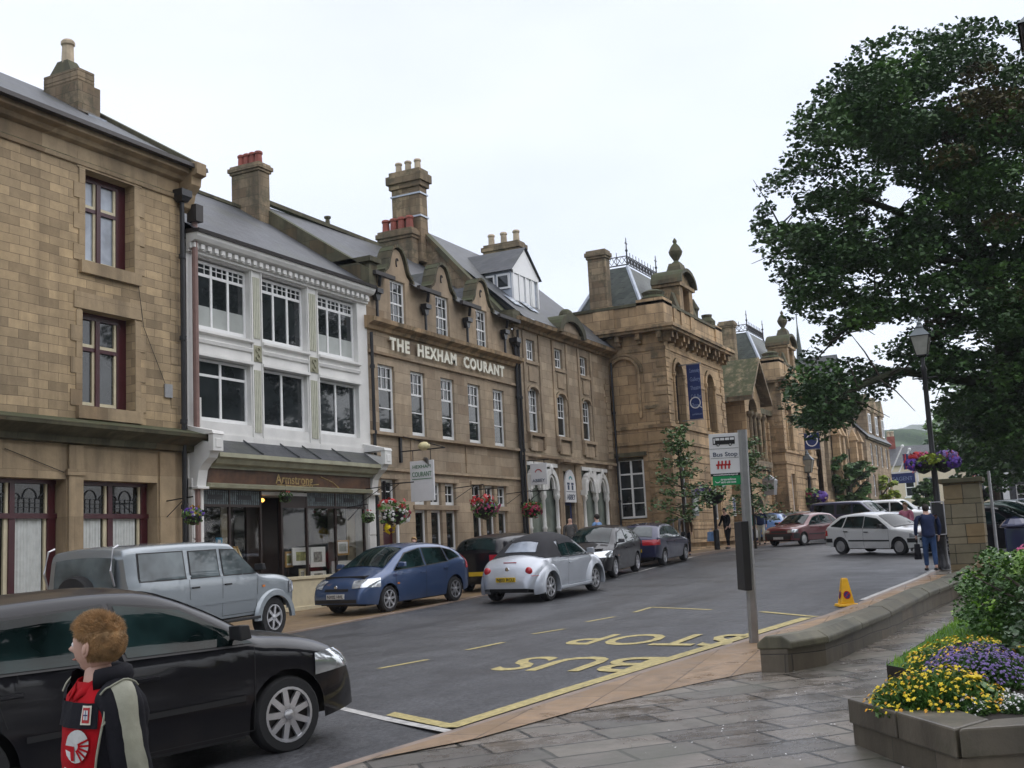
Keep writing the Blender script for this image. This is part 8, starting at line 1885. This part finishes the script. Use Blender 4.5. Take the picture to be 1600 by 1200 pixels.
# grey sign pole and dark gatepost near the right edge
a = Vector(spot(1556, 842, 30)); t = thing('metal_pole', 'plain grey metal pole beside the path right of the gate pillar', 'pole', a); mb = MB(); mb.tube([a, Vector((a.x, a.y, onD(1548, 735, 30).z))], .04, 8); mb.build('pole', 'grey_metal', t)
a = Vector(spot(1590, 845, 27)); t = thing('dark_post_box', 'dark blue black pedestal bin at the right edge behind the far planter', 'bin', a); mb = MB(); mb.box(a.x-.25, a.x+.25, a.y-.25, a.y+.25, a.z, a.z+1.15); mb.lathe([(.36, 0), (.36, .06), (.2, .2), (.02, .25)], (a.x, a.y, a.z+1.15), 12); mb.build('bin_body', 'paint_navy', t, bevel=.03)
# far planter with red and white flowers
a = Vector(spot(1600, 885, 21)); t = thing('stone_planter', 'far low stone planter with red and white flowers at the right edge', 'planter', a); mb = MB(); mb.box(a.x-1.2, a.x+1.6, a.y-2.5, a.y+.55, a.z-.05, a.z+.42); mb.build('masonry', 'wall_stone', t, bevel=.02); mb = MB(); mb.box(a.x-1.25, a.x+1.65, a.y-2.5, a.y+.6, a.z+.42, a.z+.5); mb.build('coping', 'mossy_stone', t, bevel=.02)
tt_ = thing('flower_bed', 'clump of red, pink and white flowers in the far stone planter', 'flowers', a); 
def flowerclump(par, c, rad, n, size, mat, seed):
    rn = random.Random(seed); mb = MB(); c = Vector(c)
    for _ in range(n):
        v = Vector((rn.uniform(-1, 1), rn.uniform(-1, 1), 0)); 
        if v.length > 1: continue
        h = math.sqrt(max(0, 1-v.length**2)); p = c+Vector((v.x*rad[0], v.y*rad[1], h*rad[2]*rn.uniform(.72, 1.1))); nr = Vector((v.x*.7+rn.gauss(0, .35), v.y*.7+rn.gauss(0, .35), .8)).normalized(); a = nr.orthogonal().normalized(); b = nr.cross(a); s_ = size*rn.uniform(.7, 1.25)
        pts = [p+(a*math.cos(q)+b*math.sin(q))*s_*(1 if i % 2 else .55) for i, q in enumerate([2*math.pi*k/10 for k in range(10)])]; mb.add([tuple(p+nr*s_*.2)]+[tuple(x) for x in pts], [(0, i+1, (i+1) % 10+1) for i in range(10)])
    return mb.build('flowers', mat, par)
lm = MB(); leaves(lm, a+Vector((-.3, -.5, .6)), (.8, .9, .25), 500, .08, rnd, .6); lm.build('foliage', 'leaf_mid', tt_)
flowerclump(tt_, a+Vector((-.2, -.6, .5)), (.9, 1.0, .42), 260, .05, 'petal_pink', 51); flowerclump(tt_, a+Vector((-.7, .1, .5)), (.4, .35, .25), 60, .05, 'petal_white', 52); flowerclump(tt_, a+Vector((.2, -.8, .6)), (.8, .9, .5), 120, .06, 'petal_red', 53)

# bus stop
bp = Vector((14.55, 3.98, 0)); b0 = onD(1178, 1003, 14.4); b1 = onD(1159.5, 672, 14.4); bp = Vector((b0.x, b0.y, gh(b0.x, b0.y)+.05))
BSt = thing('bus_stop', 'grey bus stop pole with white and green flag sign at the kerb', 'bus stop', bp)
topz = b1.z; lean_ = Vector(((b1.x-b0.x), (b1.y-b0.y), b1.z-b0.z)).normalized()
P0 = bp-lean_*.2; P1 = bp+lean_*((topz-bp.z)/lean_.z)
mb = MB(); dirs = Vector((RT.x, RT.y, 0)).normalized(); dn = Vector((-dirs.y, dirs.x, 0)); prof2 = [(.055, .035), (.055, -.035), (.03, -.06), (-.03, -.06), (-.055, -.035), (-.055, .035), (-.03, .06), (.03, .06)]
mb.add([tuple(P0+dirs*a+dn*b) for a, b in prof2]+[tuple(P1+dirs*a+dn*b) for a, b in prof2], [tuple(range(7, -1, -1)), tuple(range(8, 16))]+[(i, (i+1) % 8, (i+1) % 8+8, i+8) for i in range(8)]); mb.build('pole', 'grey_metal', BSt, smooth=True, ang=30)
# the flag hangs to the left of the pole, turned a little: board in its own plane
ex = (dirs*-1.0+dn*.12).normalized(); ez = lean_
def FB(u, v, w_=0.): return tuple(P1-ex*-.05+ex*u-ez*v+ex.cross(ez)*w_)
def fboard(name, mat, u0, u1, v0, v1, w0, w1, par): 
    mb = MB(); mb.add([FB(u, v, w) for w in (w0, w1) for (u, v) in ((u0, v0), (u1, v0), (u1, v1), (u0, v1))], [(0, 1, 2, 3), (7, 6, 5, 4), (0, 4, 5, 1), (1, 5, 6, 2), (2, 6, 7, 3), (3, 7, 4, 0)]); return mb.build(name, mat, par)
U0, U1 = .0, .37
vside = ex.cross(ez); sgn = 1 if vside.dot(Vector((-FW.x, -FW.y, 0))) > 0 else -1; wf = .012*sgn
fl = fboard('flag', 'sign_white', U0, U1, .03, .54, -.012, .012, BSt)
fboard('green_panel', 'sign_green', U0-.01, U1-.02, .565, .68, -.012, .012, BSt); fboard('black_strip', 'sign_black', U0-.01, U1-.0, .53, .565, -.013, .013, BSt)
def ftext(txt, size, u, v, width, mat, par=fl, name='lettering', bold=.001):
    vs_, fs_, w_ = text_mb(txt, size, 0, bold); kk = width/w_; mb = MB(); mb.add([FB(u-vv[0]*kk, v-vv[1], wf*1.3) for vv in vs_], fs_); return mb.build(name, mat, par)
ftext('Bus Stop', .075, .335, .315, .31, 'sign_blue_text'); ftext('www.northumberland.gov.uk', .026, .34, .555, .31, 'sign_white'); ftext('traveline', .04, .25, .62, .19, 'sign_white'); ftext('0870 608 2608', .03, .25, .655, .19, 'sign_white')
def fpoly(name, mat, polys, par=fl, k=1.4): mb = MB(); [mb.poly([FB(u, v, wf*k) for u, v in P]) for P in polys]; return mb.build(name, mat, par)
fpoly('divider', 'sign_black', [[(.01, .215), (.36, .215), (.36, .219), (.01, .219)], [(.01, .335), (.36, .335), (.36, .339), (.01, .339)]])
fpoly('bus_symbol', 'sign_black', [[(.05, .07), (.32, .07), (.325, .08), (.325, .165), (.05, .165)]]+[[(cx+.02*math.cos(q), .168+.02*math.sin(q)) for q in [2*math.pi*i/12 for i in range(12)]] for cx in (.11, .26)])
fpoly('bus_windows', 'sign_white', [[(a, .082), (a+.05, .082), (a+.05, .112), (a, .112)] for a in (.06, .12, .18, .24)]+[[(.298, .085), (.315, .085), (.315, .15), (.298, .15)]]+[[(cx+.009*math.cos(q), .168+.009*math.sin(q)) for q in [2*math.pi*i/12 for i in range(12)]] for cx in (.11, .26)], k=1.9)
rp = []
for i in range(4): u = .12+i*.045; rp += [[(u, .37), (u+.02, .37), (u+.022, .425), (u+.002, .425)], [(u+.008, .42), (u+.028, .42), (u+.03, .475), (u+.01, .475)]]
rp.append([(.115, .412), (.30, .412), (.30, .432), (.115, .432)]); fpoly('route_emblem', 'sign_red', rp)
sm = [(.29+.035*math.cos(q), .615+.035*math.sin(q)) for q in [R(20+140*i/8) for i in range(9)]]; fpoly('smile_symbol', 'sign_white', [[sm[i], sm[i+1], (sm[i+1][0]*.999+.0, sm[i+1][1]-.01), (sm[i][0], sm[i][1]-.01)] for i in range(8)])
# timetable case, seen edge on
tc0 = onD(1158, 815, 14.45); tc1 = onD(1161, 922, 14.45); mb = MB(); A_ = Vector((tc0.x, tc0.y, tc0.z)); B_ = A_-ez*(A_.z-tc1.z)/ez.z
q = dirs*.045; n2 = dn*.24
mb.add([tuple(A_+s1*q+s2*n2) for s1, s2 in ((-1, -1), (1, -1), (1, 1), (-1, 1))]+[tuple(B_+s1*q+s2*n2) for s1, s2 in ((-1, -1), (1, -1), (1, 1), (-1, 1))], [(0, 1, 2, 3), (7, 6, 5, 4), (0, 4, 5, 1), (1, 5, 6, 2), (2, 6, 7, 3), (3, 7, 4, 0)]); mb.build('timetable_case', 'black_plastic', BSt, bevel=.008)
# no waiting cone
cb = Vector(spot(1323, 951, 19.6, .0)); cb.z = gh(cb.x, cb.y)+.01; CN = thing('traffic_cone', 'yellow no waiting cone with blue roundel standing on the kerb line', 'cone', cb, YAW)
mb = MB(); mb.taper(-.17, .17, -.17, .17, 0, .045, .015, .015); mb.taper(-.115, .115, -.115, .115, .045, .46, .065, .065); mb.taper(-.05, .05, -.05, .05, .46, .475, .01, .01); mb.build('cone_body', 'cone_yellow', CN, bevel=.012, local=True)
for k in range(4):
    mb = MB(); a = k*math.pi/2
    def CP(u, z, off): d_ = .115-.065*(z-.045)/.415+off; v = Vector((-d_, u, z)); return tuple(rotz(v, a))
    mb.poly([CP(.062*math.cos(q), .19+.07*math.sin(q), .003) for q in [2*math.pi*i/16 for i in range(16)]]); rd = mb.build('roundel', 'lamp_red', CN, local=True)
    mb = MB(); mb.poly([CP(.048*math.cos(q), .19+.055*math.sin(q), .005) for q in [2*math.pi*i/16 for i in range(16)]]); mb.build('roundel_centre', 'roundel_blue', rd, local=True)
    mb = MB(); mb.poly([CP(-.045, .225, .007), (CP(-.035, .235, .007)), CP(.045, .155, .007), CP(.035, .145, .007)]); mb.build('roundel_bar', 'lamp_red', rd, local=True)
# ---- near flower planter ----
cA = Vector((8.36, 1.66)); cB = Vector((7.12, .82)); zt_ = .46
dAB = (cB-cA).normalized(); perp = Vector((-dAB.y, dAB.x)); perp = perp if perp.x > 0 and perp.y < 0 else -perp
# sides: A->B faces the camera, then from B to the right, and from A backwards up the slope
Cc = Vector((8.6, -1.6)); Dd = Vector((10.9, .35)); Ee = Vector((11.6, -1.5))
PL = [cA, cB, Cc, Ee, Dd]
t = thing('stone_planter', 'near low stone flower planter with wet dark coping at the lower right', 'planter', (8, 1, .1))
def ringpoly(P, inset):
    c = sum(P, Vector((0, 0)))/len(P); return [p+(c-p).normalized()*inset for p in P]
def pband(mb, P, P2, z0, z1):
    n = len(P); mb.add([(p.x, p.y, z0) for p in P]+[(p.x, p.y, z1) for p in P]+[(p.x, p.y, z1) for p in P2]+[(p.x, p.y, z0) for p in P2], [(i, (i+1) % n, (i+1) % n+n, i+n) for i in range(n)]+[(i+n, (i+1) % n+n, (i+1) % n+2*n, i+2*n) for i in range(n)]+[(i+2*n, (i+1) % n+2*n, (i+1) % n+3*n, i+3*n) for i in range(n)])
mb = MB(); P0_ = ringpoly(PL, .03); pband(mb, P0_, ringpoly(PL, .35), -.3, zt_-.17); mb.build('lower_course', 'wall_stone', t)
mb = MB(); n = len(PL); IN = ringpoly(PL, .42)
for i in range(n):
    a, b, a2, b2 = PL[i], PL[(i+1) % n], IN[i], IN[(i+1) % n]; L_ = (b-a).length; k = max(1, round(L_/.75))
    for j in range(k):
        g0, g1 = j/k+.006, (j+1)/k-.006; dz = random.uniform(-.006, .006); q = [a.lerp(b, g0), a.lerp(b, g1), a2.lerp(b2, g1), a2.lerp(b2, g0)]
        mb.add([(p.x, p.y, zt_-.17) for p in q]+[(p.x, p.y, zt_+dz) for p in q], [(3, 2, 1, 0), (4, 5, 6, 7), (0, 1, 5, 4), (1, 2, 6, 5), (2, 3, 7, 6), (3, 0, 4, 7)])
mb.build('coping', 'wet_coping', t, bevel=.014) if 'wet_coping' in MATS else (stone('wet_coping', (.15, .13, .1), (.085, .08, .065), 3, 3, .001, (.05, .05, .04), .95, moss=False, rough=.4), mb.build('coping', 'wet_coping', t, bevel=.014))
mb = MB(); mb.poly([(p.x, p.y, zt_-.04) for p in ringpoly(PL, .38)]); mb.build('earth', 'soil', t)
# lawn strip and planting
def onZ(px, py, z): d = ray(px, py); return CAM+d*((z-CAM.z)/d.z)
rn = random.Random(5)
lawn = MB(); lw = [onZ(1385, 1040, .42), onZ(1440, 1005, .42), onZ(1490, 972, .42), onZ(1540, 960, .45), onZ(1700, 965, .45), onZ(1700, 1060, .42), onZ(1500, 1060, .42)]
t_l = MB(); t_l.poly([tuple(p) for p in lw]); lo_ = t_l.build('lawn_base', 'grass_base', None); lo_['kind'] = 'structure'
gm_ = MB(); c0 = lw[0]
for _ in range(26000):
    x, y = rn.uniform(9, 17), rn.uniform(-4, 3)
    if not inside(x, y, [(p.x, p.y) for p in lw]): continue
    h = rn.uniform(.03, .07); a = rn.uniform(0, 6.28); w_ = .006; gm_.add([(x-w_*math.cos(a), y-w_*math.sin(a), .42), (x+w_*math.cos(a), y+w_*math.sin(a), .42), (x+rn.gauss(0, .02), y+rn.gauss(0, .02), .43+h)], [(0, 1, 2)])
g_o = gm_.build('grass', 'leaf_bright', None); g_o['kind'] = 'stuff'
mb = MB(); n_w = len(lw)
for i in range(n_w): a, b = lw[i], lw[(i+1) % n_w]; mb.poly([(a.x, a.y, -.3), (b.x, b.y, -.3), (b.x, b.y, .425), (a.x, a.y, .425)])
o_ = mb.build('lawn_edge', 'soil', None); o_['kind'] = 'structure'
FBd = thing('marigold_clump', 'big mound of small yellow marigolds spilling over the near planter edge', 'flowers', (8.6, 1.3, .45))
def fern(par, c, rad, n, mat, size, name='foliage', seed=1, flat=.6, droop=.1):
    q = MB(); rr = random.Random(seed); c = Vector(c)
    for _ in range(n):
        v = Vector((rr.gauss(0, 1), rr.gauss(0, 1), abs(rr.gauss(0, 1)))).normalized()*rr.uniform(.2, 1)**.4; p = c+Vector((v.x*rad[0], v.y*rad[1], v.z*rad[2]))
        dr = (v*1.0+Vector((rr.gauss(0, .5), rr.gauss(0, .5), rr.gauss(.2, .4)))).normalized(); sd = dr.cross(Vector((rr.gauss(0, 1), rr.gauss(0, 1), rr.gauss(0, 1)))).normalized(); L_ = size*rr.uniform(.6, 1.3); w_ = L_*(.16 if size < .08 else .3); q.add([tuple(p-dr*L_*.5), tuple(p+sd*w_), tuple(p+dr*L_*.5), tuple(p-sd*w_)], [(0, 1, 2, 3)])
    return q.build(name, mat, par)
m0 = onZ(1465, 1085, .5); m0b = onZ(1515, 1020, .52)
fern(FBd, (m0.x, m0.y, .4), (.54, .44, .24), 8000, 'leaf_mid', .06, seed=61); fern(FBd, (m0b.x, m0b.y, .4), (.9, .55, .2), 5000, 'leaf_mid', .06, seed=62)
flowerclump(FBd, (m0.x, m0.y, .4), (.56, .46, .27), 520, .016, 'petal_yellow', 63); flowerclump(FBd, (m0.x, m0.y, .38), (.6, .5, .27), 170, .015, 'petal_orange', 64); flowerclump(FBd, (m0b.x, m0b.y, .42), (.95, .55, .22), 430, .017, 'petal_yellow', 65); flowerclump(FBd, (m0b.x, m0b.y, .42), (.95, .55, .22), 150, .016, 'petal_orange', 66)
LV = thing('lavender_clump', 'soft purple flower clump behind the yellow marigolds', 'flowers', (8.9, .9, .45)); m1_ = onZ(1525, 1040, .56)
fern(LV, (m1_.x, m1_.y, .42), (.55, .42, .22), 3500, 'leaf_mid', .06, seed=67); flowerclump(LV, (m1_.x, m1_.y, .44), (.56, .42, .27), 1300, .013, 'petal_purple', 68)
WH = thing('alyssum_clump', 'small white and silver flower clumps along the planter coping', 'flowers', (8, .8, .45))
for i, (px, py, r_, nn_) in enumerate(((1512, 1108, .13, 160), (1498, 1102, .1, 60), (1560, 1062, .2, 110), (1575, 1100, .14, 120), (1548, 1040, .2, 60), (1590, 1105, .12, 120))):
    q_ = onZ(px, py, .45); fern(WH, (q_.x, q_.y, .42), (r_, r_, r_*.7), int(nn_*5), 'leaf_street', .04, seed=70+i); flowerclump(WH, (q_.x, q_.y, .42), (r_, r_, r_*.85), nn_, .010, 'petal_white', 80+i)
YB = thing('yellow_begonia', 'large yellow bloom over broad green leaves in the middle of the planter', 'flowers', (8, .9, .45)); q_ = onZ(1528, 1075, .55)
for i in range(9):
    a = i*2.4; c = Vector((q_.x+math.cos(a)*.07, q_.y+math.sin(a)*.07, .46+.015*i)); mb = MB(); nrm = Vector((math.cos(a)*.5, math.sin(a)*.5, .8)).normalized(); u_ = nrm.orthogonal().normalized(); v_ = nrm.cross(u_)
    mb.add([tuple(c)]+[tuple(c+(u_*math.cos(2*math.pi*k/12)+v_*math.sin(2*math.pi*k/12)*.8)*.055) for k in range(12)], [(0, k+1, (k+1) % 12+1) for k in range(12)]); mb.build('leaf', 'leaf_mid', YB)
for (dx, dy, r_) in ((0, 0, .035), (.02, .05, .028), (-.12, .1, .02)):
    mb = MB()
    for k in range(9): a = 2*math.pi*k/9; c = Vector((q_.x+dx-.02, q_.y+dy, .62)); mb.ball((c.x+math.cos(a)*r_*.6, c.y+math.sin(a)*r_*.6, c.z+.006*(k % 2)), (r_*.5, r_*.5, r_*.25), 8, 5)
    mb.ball((c.x, c.y, c.z+.01), (r_*.5, r_*.5, r_*.35), 8, 5); mb.build('bloom', 'petal_yellow', YB, smooth=True)
# bush
BU = thing('evergreen_bush', 'bright green leafy bush with bare dark stems at the right edge', 'bush', (12.5, .3, .35))
mb = MB(); bs = Vector((12.3, .15, .35)); rn = random.Random(8)
tops = []
for (px, py) in ((1520, 900), (1515, 950), (1545, 880), (1570, 900), (1590, 880), (1600, 940), (1540, 930), (1560, 960), (1580, 960)):
    e = onD(px, py, rn.uniform(12.0, 13.0)); tops.append(e); mb.tube([bs, bs.lerp(e, .5)+Vector((0, 0, .08)), e], [.035, .02, .006], 6)
for (px, py) in ((1610, 1000), (1590, 1060)): e = onD(px, py, 12.2); mb.tube([bs, e], [.05, .03], 6)
mb.build('stems', 'bark', BU)
lm = {'leaf_bright': MB(), 'leaf_mid': MB()}
BO = [(1498, 935), (1500, 905), (1525, 890), (1535, 868), (1560, 862), (1580, 870), (1610, 868), (1700, 880), (1700, 1030), (1620, 1040), (1590, 1010), (1560, 985), (1530, 985), (1505, 965)]
cnt = 0
while cnt < 330:
    x, y = rn.uniform(1498, 1690), rn.uniform(862, 1035)
    if not inside(x, y, BO): continue
    cnt += 1; D_ = rn.uniform(11.7, 13.4); e = onD(x, y, D_); m_ = 'leaf_bright' if rn.random() < .42-(y-900)*.002 else 'leaf_mid'; leaves(lm[m_], e, (.13, .13, .09), 42, .045, rn, .7)
for m_, q in lm.items(): q.build('foliage', m_, BU)
# dark shrub behind the flowers at the frame edge
DS = thing('dark_shrub', 'dark low shrub behind the flowers at the right edge of the planter', 'shrub', (9.5, -.2, .4)); q = MB(); leaves(q, onD(1610, 1060, 9.3), (.32, .32, .42), 900, .06, rn, .6); leaves(q, onD(1625, 1000, 10), (.3, .3, .5), 600, .06, rn, .6); q.build('foliage', 'leaf_dark', DS)
q = MB(); q.tube([onD(1600, 1110, 9.3), onD(1598, 1040, 9.5), onD(1585, 985, 10.5)], [.045, .04, .03], 7); q.build('stem', 'bark', DS)
# fallen petals and leaves
mb = MB(); rn = random.Random(4)
for _ in range(260):
    x, y = (rn.uniform(8, 24), rn.uniform(.4, 2.9)) if rn.random() < .6 else (rn.uniform(7.5, 12), rn.uniform(1.2, 3.2))
    s_ = rn.uniform(.004, .010); a = rn.uniform(0, 6.28); z = gh(x, y)+.047+rn.uniform(0, .004); mb.poly([(x+s_*math.cos(a+k*2.09), y+s_*math.sin(a+k*2.09), z+(.006 if k == 0 else 0)) for k in range(3)])
o = mb.build('fallen_petals', 'petal_white', None); o['kind'] = 'stuff'
# flagpoles with flags at the far end of the terrace
for i, ((x0, y0), (x1, y1), lb) in enumerate((((1385, 755), (1410, 697), 'left white flagpole leaning out from the far terrace'), ((1392, 765), (1421, 702), 'right white flagpole leaning out from the far terrace, with union flag'))):
    a, b = onD(x0, y0, 104), onD(x1, y1, 104); t = thing('flagpole', lb, 'flagpole', a); mb = MB(); mb.tube([a, b], .07, 6); mb.build('pole', 'white_frame', t); mb = MB(); mb.ball(tuple(b), .14, 8, 6); mb.build('finial', 'white_frame', t)
    c = a.lerp(b, .8)
    w_ = .9; mb = MB(); qq = [[(c.x-.2+.12*math.sin(u*3+v), c.y-w_*v*.5-.3, c.z-.1-1.4*u) for v in (0, .33, .66, 1)] for u in (0, .25, .5, .75, 1)]
    for r in range(4):
        for s_ in range(3): mb.poly([qq[r][s_], qq[r][s_+1], qq[r+1][s_+1], qq[r+1][s_]])
    fo = mb.build('flag', 'navy_banner', t)
    mb = MB(); P = lambda u, v: (c.x-.24+.12*math.sin(u*3+v), c.y-w_*v*.5-.3, c.z-.1-1.4*u)
    mb.poly([P(0, .4), P(0, .6), P(1, .6), P(1, .4)]); mb.poly([P(.42, 0), P(.42, 1), P(.58, 1), P(.58, 0)]); mb.poly([P(0, 0), P(.08, 0), P(1, 1), P(.92, 1)]); mb.build('flag_cross', 'sign_red', fo)
# roof corner of a lantern close by on the right
lamp('nearby lamp whose lantern roof corner pokes into the top right of the picture', (13.04, -.29, gh(13, 0)), 5.74, scale=1.6)
# drain grating in the gutter
gp = (12.0, kerbY(12)+.42); t = MB(); zz = gh(*gp)+.006; t.box(gp[0]-.2, gp[0]+.2, gp[1]-.16, gp[1]+.16, zz-.02, zz)

# unseen trees added behind the camera so windows and cars mirror something dark
bt = None
for i, (x, y) in enumerate(((-4, -15), (8, -17), (16, -15), (-14, -11), (25, -19), (1, -21), (33, -17), (-20, -3))):
    if bt is None:
        bt = bigtree('unseen tall leafy tree added for reflections across the road from the terrace', 800, 900, 20, 15, 6.0, 'leaf_dark', 150, .55, seed=9); bt['group'] = 'unseen trees added for reflections opposite the terrace'
        bx0_ = bt.location.copy(); t_ = bt
    else: t_ = copy_tree(bt)
    t_.location = (x, y, gh(x, y)); t_.rotation_euler.z = i*1.3; t_['label'] = 'unseen tall leafy tree added for reflections, opposite the '+('yellow stone building', 'white shop', 'newspaper office', 'boy, nearest of the row', 'bank', 'shop doorway, set back behind its row', 'town hall', 'foreground car, at the end of its row')[i]; t_.scale = (1.2, 1.2, 1.3)
# ---- damp air ----
hz, hn, hp = newmat('haze_air'); hn.nodes.remove(hp); v_ = hn.nodes.new('ShaderNodeVolumePrincipled'); v_.inputs['Color'].default_value = (.82, .86, .95, 1); v_.inputs['Density'].default_value = .00035
hn.links.new(v_.outputs[0], [x for x in hn.nodes if x.type == 'OUTPUT_MATERIAL'][0].inputs['Volume'])
mb = MB(); mb.box(-2700, 3200, -3200, 3200, -3.5, 190); ho = mb.build('haze', 'haze_air', None); ho['kind'] = 'stuff'
